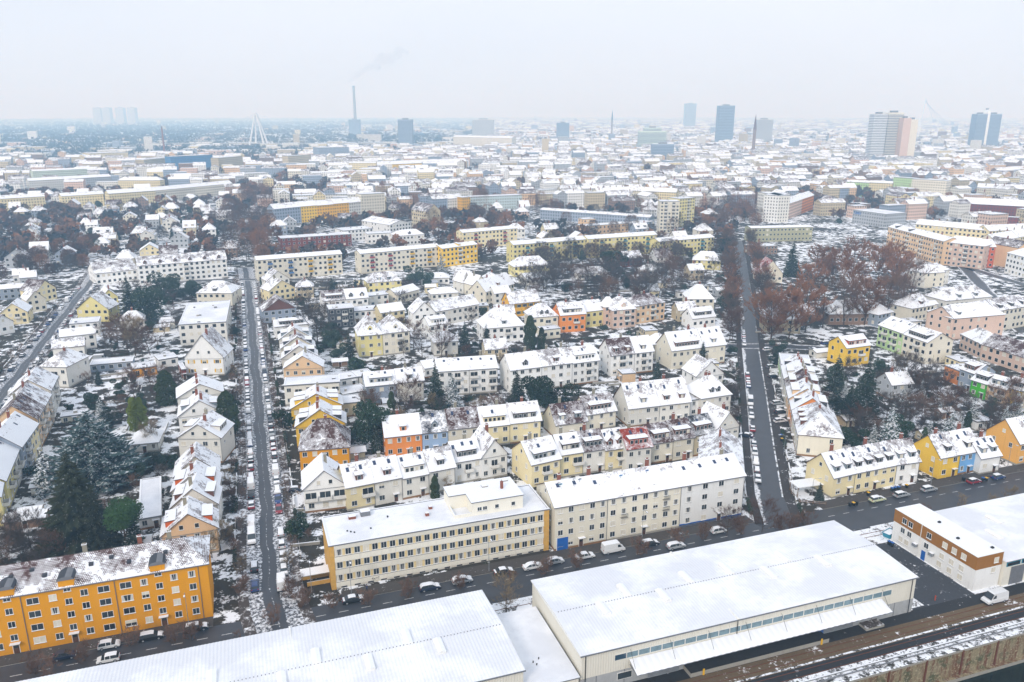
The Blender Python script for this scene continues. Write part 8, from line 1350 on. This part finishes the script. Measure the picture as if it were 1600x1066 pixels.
CARM = {}
def car(x, y, a, shape, colr, snow, lab, parts=True, group='cars parked along the streets'):
    k = (shape, colr, snow)
    if k not in CARM: CARM[k] = car_meshes(*k)
    M = CARM[k]; Lc, Wc, low, cab = SHAPE[shape]
    o = empty('van' if shape == 'van' else 'parked_car', (x, y, .03), a); OBB.append((x, y, math.cos(a), math.sin(a), Lc / 2, Wc / 2))
    link('body', M['body'], o); link('cabin', M['cabin'], o)
    if 'snow' in M: link('snow_cover', M['snow'], o)
    for sx in (-.62, .62):
        for sy in (-1, 1):
            w_ = link('wheel', M['wheel'], o, Matrix.Translation((sx * Lc / 2, sy * (Wc / 2 - .1), .33)))
            if parts: link('rim', M['rim'], w_)
    if parts:
        for sy in (-1, 1): link('headlight', M['headlight'], o, Matrix.Translation((Lc / 2 - .06, sy * (Wc / 2 - .28), low[5][1] - .08))); link('taillight', M['taillight'], o, Matrix.Translation((-Lc / 2 + .01, sy * (Wc / 2 - .24), low[1][1] - .02)))
    return tag(o, lab, 'van' if shape == 'van' else 'car', group)
SN = {0: 'without snow', 1: 'with snowy roof', 2: 'with snowy bonnet', 3: 'buried under snow'}
COLN = dict(darkblue='dark blue', green='pale green')
def carlab(shape, colr, snow, where): return '%s %s %s %s' % (COLN.get(colr, colr), {'hatch': 'hatchback', 'estate': 'estate car', 'sedan': 'saloon car', 'van': 'van'}[shape], SN[snow], where)
for (x, y, a, shape, colr, snow, where) in DATA_CARS:
    car(x, y, a + (TA if where != 'R' else 0), shape, colr, snow, carlab(shape, colr, snow, where))
def rcar(x, y, a, where, psnow=.9):
    if inside_any(x, y, .4): return
    shape = rnd.choice(('hatch', 'hatch', 'estate', 'estate', 'sedan', 'sedan')); colr = rnd.choice(('white', 'white', 'silver', 'silver', 'grey', 'black', 'black', 'blue', 'red', 'darkblue', 'grey'))
    if rnd.random() < .05: shape = 'van'; colr = 'white'
    snow = rnd.choice((1, 2, 2, 2, 3, 3)) if rnd.random() < psnow else 0
    car(x, y, a + (math.pi if rnd.random() < .5 else 0), shape, colr, snow, carlab(shape, colr, snow, where), dist(x, y) < 260)
for x, y, a in along(S1, 5.5, 3.4, .35):
    if 158 < y < 470 and rnd.random() < .93: rcar(x, y, a, 'on left street east kerb')
for x, y, a in along(S1, 5.5, -3.4, .35):
    if 170 < y < 470 and rnd.random() < .93: rcar(x, y, a, 'on left street west kerb')
for x, y, a in along(S2, 6.0, -3.3, .5):
    if 205 < y < 305 and rnd.random() < .9: rcar(x, y, a, 'on right street west kerb')
    elif 340 < y < 520 and rnd.random() < .5: rcar(x, y, a, 'up the right street beyond the junction')
for off, sd in ((3.8, 'east'), (-3.8, 'west')):
    for x, y, a in along(FWS, 6.2, off, .6):
        if 240 < y < 470 and rnd.random() < .75: rcar(x, y, a, 'on far left street %s kerb' % sd)
# ---------------------------------------------------------------- street furniture
def lamp(x, y, a, h, lab, sign=False):
    o = empty('street_lamp', (x, y, 0), a); m = MB(); m.tube((0, 0, 0), (0, 0, 1.0), .09, .08, 8, 'metal'); m.tube((0, 0, 1.0), (0, 0, h - .6), .065, .045, 8, 'metal')
    P = [(0, h - .6), (.12, h - .2), (.45, h), (1.5, h + .05)]
    for (x0, z0), (x1, z1) in zip(P, P[1:]): m.tube((x0, 0, z0), (x1, 0, z1), .04, .035, 6, 'metal')
    m.build('pole', o); m = MB(); m.box(1.35, -.14, h - .04, 2.1, .14, h + .1, 'metal', top='snow'); m.build('lamp_head', o)
    if sign: m = MB(); m.box(-.3, -.12, 2.6, .3, -.07, 3.2, 'yellow_paint'); m.box(.05, -.12, 2.0, .55, -.07, 2.5, 'yellow_paint'); m.build('sign', o)
    tag(o, lab, 'street lamp', 'street lamps')
for x, y, a, h, lab, sg in DATA_LAMPS: lamp(x, y, a, h, lab, sg)
def bin_(x, y, a, c, lab):
    o = empty('wheelie_bin', (x, y, .12), a); m = MB(); m.poly([(-.25, -.3, .05), (.25, -.3, .05), (.3, -.34, .95), (-.3, -.34, .95)], 'black'); m.poly([(.25, .3, .05), (-.25, .3, .05), (-.3, .36, .95), (.3, .36, .95)], 'black')
    m.poly([(.25, -.3, .05), (.25, .3, .05), (.3, .36, .95), (.3, -.34, .95)], 'black'); m.poly([(-.25, .3, .05), (-.25, -.3, .05), (-.3, -.34, .95), (-.3, .36, .95)], 'black'); m.build('body', o)
    m = MB(); m.box(-.33, -.4, .95, .33, .38, 1.05, c); m.box(-.3, .38, .9, .3, .44, 1.0, 'black'); m.build('lid', o)
    for sx in (-.24, .24): m = MB(); m.tube((sx - .04, .3, .1), (sx + .04, .3, .1), .1, .1, 10, 'tyre'); m.build('wheel', o)
    tag(o, lab, 'bin', 'wheelie bins')
for x, y, c, lab in DATA_BINS: bin_(x, y, TA, c, lab)
# low walls, hedges and fences along the pavements
def garden_wall(x, y, a, L, kind, lab):
    m = MB()
    if kind == 'wall':
        m.box(-L / 2, -.12, -.1, L / 2, .12, .7, 'concrete'); m.box(-L / 2 - .03, -.16, .7, L / 2 + .03, .16, .8, 'concrete', top='snow')
        o = m.build('garden_wall'); c = 'wall'
    elif kind == 'fence':
        o = empty('garden_fence', (0, 0, 0)); c = 'fence'
        for i in range(int(L / 1.6) + 1): q = MB(); q.box(-L / 2 + i * 1.6 - .05, -.05, 0, -L / 2 + i * 1.6 + .05, .05, 1.15, 'wood', top='snow'); q.build('post', o)
        for z_ in (.35, .8): q = MB(); q.box(-L / 2, -.03, z_, L / 2, .03, z_ + .16, 'wood', top='snow'); q.build('rail', o)
    else:
        o = empty('hedge', (0, 0, 0)); c = 'hedge'; r = random.Random(int(x * 10))
        q = MB(); q.box(-L / 2 + .1, -.3, 0, L / 2 - .1, .3, .95, 'bark'); q.build('stems', o); q = MB()
        for i in range(int(L * 75)):
            p = Vector((r.uniform(-L / 2, L / 2), r.uniform(-.42, .42), r.uniform(.1, 1.25))); 
            a_ = Vector((r.gauss(0, 1), r.gauss(0, 1), r.gauss(0, 1))).normalized(); b_ = a_.orthogonal().normalized(); s_ = r.uniform(.1, .22); q.poly([p - a_ * s_, p + b_ * s_ * .6, p + a_ * s_, p - b_ * s_ * .6], 'evergreen')
        stuff(q.build('foliage', o))
    o.location = (x, y, .02); o.rotation_euler = (0, 0, a); OBB.append((x, y, math.cos(a), math.sin(a), L / 2, .3))
    tag(o, lab, c, 'front garden borders')
for pl, offs, nm, ymax in ((S1, (7.3, -7.3), 'left street', 480), (S2, (6.0, -7.0), 'right street', 310), (FWS, (7.3, -7.3), 'far left street', 420)):
    for off in offs:
        for x, y, a in along(pl, 8.2, off, .3):
            if 160 < y < ymax and not inside_any(x, y, 1.2):
                k = rnd.choice(('wall', 'fence', 'hedge', 'wall', 'hedge')); garden_wall(x, y, a, rnd.uniform(5.5, 7.6), k, '%s on the %s side of %s' % ({'wall': 'low snow-capped garden wall', 'fence': 'wooden garden fence', 'hedge': 'dark evergreen hedge'}[k], 'east' if off > 0 else 'west', nm))
for x, y, a, L, kind, lab in DATA_BORDERS: garden_wall(x, y, a, L, kind, lab)
# plot borders and small outbuildings between the houses
for x, y, a, L_, k in DATA_PLOTS:
    if inside_any(x, y, 2.5) or inside_any(x + math.cos(a) * L_ * .45, y + math.sin(a) * L_ * .45, .6) or inside_any(x - math.cos(a) * L_ * .45, y - math.sin(a) * L_ * .45, .6) or near_road(x, y, 9): continue
    b = near_house(x, y); garden_wall(x, y, a, L_, k, '%s by the %s %s' % ({'wall': 'low snow-capped plot wall', 'fence': 'wooden plot fence', 'hedge': 'dark plot hedge'}[k], CNAME[b[3]], 'house' if b[4] == 'house' else 'flats'))
HB = list(HOUSES)
for x, y, a, w_, d_, ze_, k, colr in DATA_INFILL:
    cx, cy = x + math.cos(a) * w_ / 2 - math.sin(a) * d_ / 2, y + math.sin(a) * w_ / 2 + math.cos(a) * d_ / 2; rr_ = math.hypot(w_, d_) / 2
    if inside_any(cx, cy, rr_ * .8) or near_road(cx, cy, 9 + rr_): continue
    b = min(HB, key=lambda h: (h[1] - x) ** 2 + (h[2] - y) ** 2)
    lb = '%s %s by the %s %s' % (CNAME[colr], {'F': 'flat snowy garage', 'G': 'small gabled outbuilding', 'H': 'small hip-roofed outbuilding'}[k], CNAME[b[3]], 'house' if b[4] == 'house' else 'flats')
    house(x, y, a, w_, d_, ze_, k, 1.2 if ze_ < 4 else 3.2, colr, dict(s=rnd.choice((0, 0, 1)), c=1 if ze_ > 4 else 0), lb, name='outbuilding', lab=lb)
# garden sheds
for i, (x, y, a, w_, d_, lab) in enumerate(DATA_SHEDS):
    house(x, y, a, w_, d_, 2.4, 'G', .8, rnd.choice(('tan', 'brownish', 'offwhite')), dict(s=5, o=1, f=1), lab, name='garden_shed', lab=lab)
# ---------------------------------------------------------------- a walker on the office pavement
def person(x, y, a):
    me = bpy.data.meshes.new('person'); V = [(0, 0, .95), (0, 0, 1.2), (0, .0, 1.42), (0, .01, 1.52), (0, .03, 1.62), (0, .04, 1.72), (.1, 0, .9), (.12, .16, .5), (.12, .1, .1), (.12, .24, .04), (-.1, 0, .9), (-.12, -.1, .5), (-.12, -.3, .12), (-.12, -.18, .04), (.2, 0, 1.4), (.26, -.1, 1.12), (.24, .06, .9), (.24, .1, .82), (-.2, 0, 1.4), (-.26, .08, 1.12), (-.24, .2, .92), (-.24, .25, .85)]
    E_ = [(0, 1), (1, 2), (2, 3), (3, 4), (4, 5), (0, 6), (6, 7), (7, 8), (8, 9), (0, 10), (10, 11), (11, 12), (12, 13), (2, 14), (14, 15), (15, 16), (16, 17), (2, 18), (18, 19), (19, 20), (20, 21)]
    rad = [.15, .16, .15, .06, .1, .09, .1, .075, .055, .05, .1, .075, .055, .05, .075, .06, .045, .035, .075, .06, .045, .035]
    import bmesh
    bm = bmesh.new(); ly = bm.verts.layers.skin.verify(); vs = [bm.verts.new(v) for v in V]
    for i, v in enumerate(vs): v[ly].radius = (rad[i], rad[i])
    vs[0][ly].use_root = True
    for p, q in E_: bm.edges.new((vs[p], vs[q]))
    bm.to_mesh(me); bm.free()
    o = link('person', me); o.modifiers.new('skin', 'SKIN'); sb = o.modifiers.new('sub', 'SUBSURF'); sb.levels = 1; sb.render_levels = 1
    s = N('walker_cloth', .9); sx = s.n('SeparateXYZ'); s.l(s.n('TexCoord').outputs['Object'], sx.inputs[0]); z_ = sx.outputs[2]
    c = s.mix(s.math('GREATER_THAN', z_, .86), (.02, .02, .025, 1), (.02, .05, .16, 1)); c = s.mix(s.math('GREATER_THAN', z_, 1.5), c, (.45, .28, .2, 1)); c = s.mix(s.math('GREATER_THAN', z_, 1.68), c, (.03, .02, .015, 1)); s.col(c); me.materials.append(s.m)
    o.location = (x, y, .12); o.rotation_euler = (0, 0, a); tag(o, 'person in dark blue jacket walking past the office wall', 'person')
person(*DATA_PERSON)
# ---------------------------------------------------------------- small things near the harbour road
def posts_canopy(x, y, a, w_, d_, h, lab):
    o = empty('pergola', (x, y, 0), a)
    for px_, py_ in ((0, 0), (w_, 0), (0, d_), (w_, d_)): m = MB(); m.box(px_ - .07, py_ - .07, 0, px_ + .07, py_ + .07, h, 'wood'); m.build('post', o)
    for i in range(int(w_ / 1.2) + 1): m = MB(); m.box(i * 1.2 - .05, -.3, h, i * 1.2 + .05, d_ + .3, h + .16, 'wood'); m.build('beam', o)
    m = MB(); m.box(-.3, -.4, h + .16, w_ + .3, d_ + .4, h + .34, 'frame', top='snow'); m.build('roof', o); tag(o, lab, 'pergola')
posts_canopy(*DATA_PERGOLA, 'snow-covered pergola in the corner garden of the right street')
x, y = DATA_SKIP; o = empty('waste_skip', (x, y, .03), TA + .3); m = MB()
for q in ([(-1.2, -.8, 0), (1.2, -.8, 0), (1.7, -.95, 1.3), (-1.7, -.95, 1.3)], [(1.2, .8, 0), (-1.2, .8, 0), (-1.7, .95, 1.3), (1.7, .95, 1.3)], [(1.2, -.8, 0), (1.2, .8, 0), (1.7, .95, 1.3), (1.7, -.95, 1.3)], [(-1.2, .8, 0), (-1.2, -.8, 0), (-1.7, -.95, 1.3), (-1.7, .95, 1.3)]): m.poly(q, 'teal')
m.poly([(-1.6, -.9, 1.15), (1.6, -.9, 1.15), (1.6, .9, 1.15), (-1.6, .9, 1.15)], 'snow'); m.build('body', o)
for sx in (-1.1, 0, 1.1): m = MB(); m.box(sx - .05, -1.02, .1, sx + .05, -.9, 1.3, 'teal'); m.build('rib', o)
m = MB(); m.box(-1.78, -1.03, 1.3, 1.78, -.93, 1.42, 'teal', top='snow'); m.box(-1.78, .93, 1.3, 1.78, 1.03, 1.42, 'teal', top='snow'); m.build('rim', o); tag(o, 'teal waste skip in the snow beside the harbour office', 'skip')
x, y = DATA_POST; o = empty('hydrant_post', (x, y, 0)); m = MB(); m.tube((0, 0, 0), (0, 0, .95), .13, .12, 10, 'dormer_red'); m.build('shaft', o); m = MB(); m.tube((0, 0, .95), (0, 0, 1.15), .17, .08, 10, 'dormer_red'); m.build('cap', o); tag(o, 'small red post at the edge of the quay yard', 'post')
# ---------------------------------------------------------------- the city behind
def px_of(x, y, z=0.0):
    c, s_ = math.cos(PITCH), math.sin(PITCH); dz = z - 100; zc = y * c - dz * s_; yc = y * s_ + dz * c
    return (800 + 1244.4 * x / zc, 533 - 1244.4 * yc / zc) if zc > 1 else (9e9, 9e9)
FARCOL = ['cream', 'white', 'offwhite', 'ltyellow', 'offwhite', 'grey', 'peach', 'pink', 'grey', 'tan', 'offwhite', 'white', 'bluegrey', 'bluegrey', 'brownish', 'tan']
CLUMPS = []
def far_box(m, x, y, a, w_, d_, ze, kind, rh, colr):
    ux, uy = math.cos(a), math.sin(a)
    T = lambda p: (x + p[0] * ux - p[1] * uy, y + p[0] * uy + p[1] * ux, p[2])
    wm = wallmat(colr, True); P = [(0, 0), (w_, 0), (w_, d_), (0, d_)]
    for i in range(4):
        p, q = P[i], P[(i + 1) % 4]; L = math.hypot(q[0] - p[0], q[1] - p[1])
        m.poly([T((*p, 0)), T((*q, 0)), T((*q, ze)), T((*p, ze))], wm, [(0, 0), (L, 0), (L, ze), (0, ze)])
    rm = roofmat(rnd.choice((0, 1, 1, 2, 2)))
    if kind == 'F': m.poly([T((*p, ze + .02)) for p in P], 'snow')
    else:
        o = .5; A = [(-o, -o, ze - .2), (w_ + o, -o, ze - .2), (w_ + o, d_ + o, ze - .2), (-o, d_ + o, ze - .2)]; i_ = d_ * .4 if kind == 'H' else -o; E_, F_ = (i_, d_ / 2, ze + rh), (w_ - i_, d_ / 2, ze + rh)
        for q in ([A[0], A[1], F_, E_], [A[2], A[3], E_, F_], [A[1], A[2], F_], [A[3], A[0], E_]): slope(m, [T(p) for p in q], rm if len(q) == 4 or kind == 'H' else wm)
def zone(x, y):
    """what stands here: (probability, kind, cell) from the plan of the town"""
    px, py = px_of(x, y)
    if py > 420: return None
    if px < 360 and py > 305: return (.5, 'villa')
    if px > 1140 and py > 300: return (.5, 'block') if py < 345 or px > 1500 else None
    if py > 330: return (.16, 'villa') if px > 400 else None
    if px < 500 and py > 250: return (.42, 'block')
    if px < 520: return (.16 if py > 200 else .1, 'works')
    if px < 760 and py < 235: return (.25, 'works')
    if py > 215: return (.7, 'block')
    return (.5, 'block')
farmesh = MB(); NF = 0; GA = R(17); gx, gy = math.cos(GA), math.sin(GA)
def keep_clear(x, y, r): return all((x - h[0]) ** 2 + (y - h[1]) ** 2 > (r + max(h[4], h[5])) ** 2 for h in OBB_BIG)
OBB_BIG = [b for b in OBB if dist(b[0], b[1]) > 380]
row_count = {}
def city(d0, d1, cu, cv):
    global NF
    n1 = int(d1 * 1.5 / cv); n2 = int(d1 / cu) + 2
    for j in range(n1):
        for i in range(-n2, n2):
            u, v = i * cu + (j % 3) * cu * .3, j * cv; street = (j % 3 == 2)
            x = u * gx - v * gy + rnd.uniform(-2, 2); y = u * gy + v * gx + rnd.uniform(-2, 2); D = dist(x, y)
            if not d0 <= D < d1 or y < 300: continue
            px, py = px_of(x, y)
            if not -60 < px < 1660: continue
            zn = zone(x, y)
            if not zn: continue
            pr_, kind = zn
            if near_road(x, y) or not keep_clear(x, y, 13): continue
            if rnd.random() > pr_:
                if rnd.random() < .95: CLUMPS.append((x, y))
                continue
            colr = rnd.choice(FARCOL); a = GA + rnd.choice((0, 0, 0, math.pi / 2)) + rnd.uniform(-.08, .08)
            if kind == 'villa': w_, d_, ze, rk, rh = rnd.uniform(10, 14), rnd.uniform(9, 12), rnd.uniform(5.5, 8), rnd.choice('GHHY'), rnd.uniform(3.5, 5.5)
            elif kind == 'block': w_, d_, ze, rk, rh = rnd.uniform(.5, 1.02) * cu, rnd.uniform(11, 13), rnd.uniform(9, 17), rnd.choice('GGGGF'), rnd.uniform(2.5, 5)
            else: w_, d_, ze, rk, rh = rnd.uniform(25, 70), rnd.uniform(18, 40), rnd.uniform(6, 14), 'F', .3
            if D > 2200 and rnd.random() < .035: ze = rnd.uniform(22, 40); rk = 'F'; w_ = rnd.uniform(16, 30)
            if D < 1330 and NF < 290:
                NF += 1; rk2 = rk
                side = 'left' if px < 520 else ('middle' if px < 1050 else 'right')
                lb = '%s %s %s in the %s town beyond the slabs' % (CNAME[colr], ROOFN[rk2], 'villa' if kind == 'villa' else 'town house', side) if kind != 'villa' else '%s %s villa in the left villa quarter' % (CNAME[colr], ROOFN[rk2])
                o = house(x - gx * w_ / 2, y - gy * w_ / 2, a, w_, d_, ze, rk2, rh, colr, dict(s=rnd.choice((0, 0, 1, 1, 2)), c=rnd.choice((0, 1, 2)), d=rnd.choice((0, 2, 3)) if rk2 == 'G' else 0), lb, name='town_house' if kind != 'villa' else 'villa', lab=lb)
            else: far_box(farmesh, x - gx * w_ / 2, y - gy * w_ / 2, a, w_, d_, ze, rk, rh, colr)
city(430, 1330, 27, 25); city(1330, 2600, 34, 30); city(2600, 4600, 48, 46); city(4600, 8500, 95, 90); city(8500, 13200, 190, 170)
fo = farmesh.build('distant_town'); stuff(fo); fo['label'] = 'snow-roofed town fading into the haze'; 
# woods and lines of trees too far off to count
wood = MB()
def clump(x, y, h, mat, n=16):
    r = h * .42
    for _ in range(n):
        v = Vector((rnd.gauss(0, 1), rnd.gauss(0, 1), rnd.gauss(0, 1))).normalized() * r * rnd.uniform(.5, 1.0); p = Vector((x, y, h * .58)) + Vector((v.x, v.y, v.z * .95))
        a = Vector((rnd.gauss(0, 1), rnd.gauss(0, 1), rnd.gauss(0, 1))).normalized(); b = a.orthogonal().normalized(); s_ = r * rnd.uniform(.25, .5)
        wood.poly([p - a * s_, p + b * s_ * .7, p + a * s_, p - b * s_ * .7], mat)
    wood.tube((x, y, 0), (x, y, h * .6), .25, .1, 3, 'bark')
for x, y in CLUMPS:
    D = dist(x, y)
    for _ in range(5 if D < 2000 else 3):
        xx, yy = x + rnd.uniform(-11, 11), y + rnd.uniform(-11, 11)
        if D < 1330 and not keep_clear(xx, yy, 1): continue
        clump(xx, yy, rnd.uniform(6, 12) * (1 if D < 2600 else 1.4), rnd.choice(('twig_grey', 'far_wood', 'twig_red', 'twig_brown', 'twig_rust')) if D < 2000 else 'far_wood', 40 if D < 1400 else 14)
for (x0, y0, x1, y1, n) in DATA_WOODS:
    for i in range(n):
        x, y = rnd.uniform(min(x0, x1), max(x0, x1)), rnd.uniform(y0, y1)
        clump(x, y, rnd.uniform(9, 16) * (1 if y < 2600 else 1.5), 'far_wood', 10)
for (x, y, sp, n, mt) in DATA_GROVES:
    for i in range(n):
        xx, yy = x + rnd.gauss(0, sp), y + rnd.gauss(0, sp)
        if keep_clear(xx, yy, 2): clump(xx, yy, rnd.uniform(9, 15), mt, 60)
def sliver_tree(x, y, h, mat, n=850):
    wood.tube((x, y, 0), (x, y, h * .8), h * .016, .04, 4, 'bark'); w_ = h * .36
    for _ in range(n):
        t = rnd.random() ** .8; a = rnd.uniform(0, 6.283); q = w_ * math.sqrt(rnd.random()) * (.35 + .75 * math.sin(math.pi * min(1, t * .8 + .15))); p = Vector((x + math.cos(a) * q, y + math.sin(a) * q, h * (.18 + .78 * t)))
        d = Vector((math.cos(a) * .8, math.sin(a) * .8, rnd.uniform(.2, 1.2))).normalized(); sd = d.orthogonal().normalized(); l_ = rnd.uniform(.8, 2.0); k_ = rnd.uniform(.07, .14)
        wood.poly([p - sd * k_, p + sd * k_, p + d * l_], mat)
for kind, x, y, h in FAR_TREES: sliver_tree(x, y, h, {'bare': 'twig_grey', 'brown': 'twig_brown', 'red': 'twig_red', 'tan': 'twig_tan', 'rust': 'twig_rust'}[kind])
stuff(wood.build('distant_woods'))
# ---------------------------------------------------------------- landmarks
def tower(name, lab, x, y, a, w_, d_, h, colr, band=True, cat='tower block', fh=3.2):
    o = empty(name, (x, y, 0), a); m = MB(); m.box(0, 0, 0, w_, d_, h, wallmat(colr), top='snow'); m.build('wall', o)
    if band:
        for i in range(1, int(h / fh)):
            m = MB(); z_ = i * fh; m.box(-.1, -.1, z_, w_ + .1, d_ + .1, z_ + fh * .5, 'tower_glass', skip='td'); m.build('window_band', o)
    m = MB(); m.box(w_ * .3, d_ * .3, h, w_ * .7, d_ * .7, h + 3.5, 'gutter', top='snow'); m.build('roof_house', o); tag(o, lab, cat); return o
for row in DATA_TOWERS: tower(*row)
def spire(x, y, h, lab, mat='slate'):
    o = empty('church', (x, y, 0), .3); m = MB(); m.box(-2.6, -2.6, 0, 2.6, 2.6, h * .62, wallmat('brownish')); m.build('tower', o); m = MB(); b = [(-2.9, -2.9), (2.9, -2.9), (2.9, 2.9), (-2.9, 2.9)]
    for i in range(4): m.poly([(*b[i], h * .62), (*b[(i + 1) % 4], h * .62), (0, 0, h)], mat)
    m.build('spire', o); m = MB(); m.box(-6, 3.5, 0, 6, 34, 13, wallmat('brownish'), skip='t'); m.build('nave_wall', o); m = MB()
    for sd in (-1, 1): slope(m, [(sd * 6.4, 3.5, 12.6), (sd * 6.4, 34, 12.6), (0, 34, 20), (0, 3.5, 20)][::sd], roofmat(0))
    m.poly([(-6, 3.5, 13), (6, 3.5, 13), (0, 3.5, 20)], wallmat('brownish')); m.build('nave_roof', o); tag(o, lab, 'church')
for row in DATA_SPIRES: spire(*row)
def stack(x, y, h, r0, r1, mat, lab, bands=0):
    o = empty('factory_chimney', (x, y, 0)); m = MB(); m.tube((0, 0, 0), (0, 0, h), r0, r1, 14, mat); m.cap((0, 0, h), r1, 14, 'dark'); m.build('shaft', o)
    m = MB(); m.tube((0, 0, h - 3), (0, 0, h), r1 * 1.12, r1 * 1.12, 14, 'gutter'); m.build('rim', o); tag(o, lab, 'chimney')
for row in DATA_STACKS: stack(*row)
# bridge with A-shaped white pylon, viaduct, slanted white mast
plain('pylon_white', 'e4e6e8', .6)
(px_, py_, hp), (vx, vy, hv), MASTX = DATA_PYLON, DATA_PYLON2, 0
o = empty('cable_bridge', (px_, py_, 0)); tag(o, 'white cable bridge with four-legged pylon in the left distance', 'bridge')
for sx, sy in ((-22, -14), (22, -14), (-14, 22), (24, 22)): m = MB(); m.tube((sx, sy, 0), (sx * .06, sy * .06, hp), 3.2, 2.0, 6, 'pylon_white'); m.build('pylon_leg', o)
m = MB(); m.tube((0, 0, hp * .93), (0, 0, hp), 3, 2.4, 8, 'pylon_white'); m.build('pylon_head', o)
m = MB(); m.box(-330, -9, 10, 420, 9, 12, 'concrete', top='snow'); m.build('deck', o)
for i in range(-6, 9):
    m = MB(); m.tube((i * 38 + 3, 0, 12), (0, 0, hp * .97), .25, .25, 3, 'pylon_white'); m.build('cable', o)
    m = MB(); m.box(i * 45 - 1.5, -5, 0, i * 45 + 1.5, 5, 10, 'concrete'); m.build('pier', o)
o = empty('mast_bridge', (vx, vy, 0)); tag(o, 'slanted white bridge mast with cable right of the high-rise', 'bridge'); m = MB(); m.tube((-9, 0, 0), (3, 0, hv), 3.2, 1.8, 8, 'pylon_white'); m.build('mast', o)
for i in range(5): m = MB(); m.tube((3, 0, hv - 2 - i * 3), (75 + i * 22, 10, 12), .35, .35, 3, 'metal'); m.build('cable', o)
m = MB(); m.box(-120, -8, 10, 240, 8, 12.5, 'concrete', top='snow'); m.build('deck', o)
for k, pl in enumerate(DATA_VIADUCTS):
    o = empty('viaduct', (pl[0][0], pl[0][1], 0)); tag(o, ('pale raised road bridge on piers beyond the very long yellow block', 'long low raised road crossing the left distance')[k], 'bridge'); ox, oy = pl[0]
    for i in range(len(pl) - 1):
        a, b = Vector(pl[i]), Vector(pl[i + 1]); d = (b - a).normalized(); n_ = Vector((-d.y, d.x)) * 6; m = MB()
        for z0, z1, mt in ((9, 11, 'concrete'),):
            q = [a - n_, b - n_, b + n_, a + n_]; q = [(p.x - ox, p.y - oy) for p in q]
            m.poly([(*p, z1) for p in q], 'snow'); m.poly([(*p, z0) for p in q[::-1]], mt)
            for s0 in range(4): p, r_ = q[s0], q[(s0 + 1) % 4]; m.poly([(*p, z0), (*r_, z0), (*r_, z1), (*p, z1)], mt)
        m.build('deck', o); L_ = (b - a).length
        for s0 in range(int(L_ / 45) + 1): c = a + d * s0 * 45; m = MB(); m.box(c.x - ox - 1.2, c.y - oy - 1.2, 0, c.x - ox + 1.2, c.y - oy + 1.2, 9, 'concrete'); m.build('pier', o)
# lettering on the flat office
if SIGN:
    x, y, z_, a, sz = SIGN; fc = bpy.data.curves.new('sign_letters', 'FONT'); fc.body = 'GAG'; fc.size = sz; fc.extrude = .08; s = N('sign_blue', .5); s.col(hexc('1f6fc0')); fc.materials.append(s.m)
    so_ = text_mesh('office_sign', fc, None, Matrix.Translation((x, y, z_)) @ Matrix.Rotation(a, 4, 'Z') @ Matrix.Rotation(R(90), 4, 'X')); tag(so_, 'blue roofline letters GAG on the white flat office', 'sign')
# ---------------------------------------------------------------- smoke and haze
def blobmesh(name, C):
    m = MB()
    for (c, r) in C:
        c = Vector(c); st, sl_ = 6, 10; i0 = len(m.v)
        for i in range(st + 1):
            for j in range(sl_): t, f = math.pi * i / st, 2 * math.pi * j / sl_; m.v.append(tuple(c + Vector((math.sin(t) * math.cos(f), math.sin(t) * math.sin(f), math.cos(t))) * r))
        for i in range(st):
            for j in range(sl_): m.f.append((i0 + i * sl_ + j, i0 + (i + 1) * sl_ + j, i0 + (i + 1) * sl_ + (j + 1) % sl_, i0 + i * sl_ + (j + 1) % sl_)); m.m.append(m.mi('smoke')); m.uv.append([(0, 0)] * 4)
    return m.build(name)
def volmat(name, col, dens, ab=(1, 1, 1, 1)):
    mt = bpy.data.materials.new(name); mt.use_nodes = True; t = mt.node_tree; t.nodes.clear(); o_ = t.nodes.new('ShaderNodeOutputMaterial'); v_ = t.nodes.new('ShaderNodeVolumePrincipled')
    v_.inputs['Color'].default_value = col; v_.inputs['Density'].default_value = dens; v_.inputs['Anisotropy'].default_value = 0.0; v_.inputs['Absorption Color'].default_value = ab; t.links.new(v_.outputs[0], o_.inputs['Volume']); MATS[name] = mt; return mt
volmat('smoke', (.7, .72, .76, 1), .018, (0, 0, 0, 1))
if DATA_SMOKE: stuff(blobmesh('smoke', DATA_SMOKE))
volmat('haze', HAZE_COL, HAZE_D)
hz = MB(); A = [F(-9400, -520), F(9400, -520), F(9400, 14400), F(-9400, 14400)]
lo, hi = [(p.x, p.y, -10.5) for p in A], [(p.x, p.y, HAZE_TOP) for p in A]
hz.poly(hi, 'haze'); hz.poly(lo[::-1], 'haze')
for i in range(4): hz.poly([lo[i], lo[(i + 1) % 4], hi[(i + 1) % 4], hi[i]], 'haze')
stuff(hz.build('haze'))
# ---------------------------------------------------------------- every label singles out one thing
bpy.context.view_layer.update()
by = {}
for o in THINGS: by.setdefault(o['label'], []).append(o)
for lb, os_ in by.items():
    if len(os_) < 2: continue
    P = [px_of(o.location.x, o.location.y) for o in os_]; wx = max(p[0] for p in P) - min(p[0] for p in P); wy = max(p[1] for p in P) - min(p[1] for p in P)
    if wx >= wy * 1.5: order = sorted(range(len(os_)), key=lambda i: P[i][0]); how = '%s from left'
    else: order = sorted(range(len(os_)), key=lambda i: -P[i][1]); how = '%s from front'
    for r_, i in enumerate(order): os_[i]['label'] = lb + ', ' + how % ordn(r_)
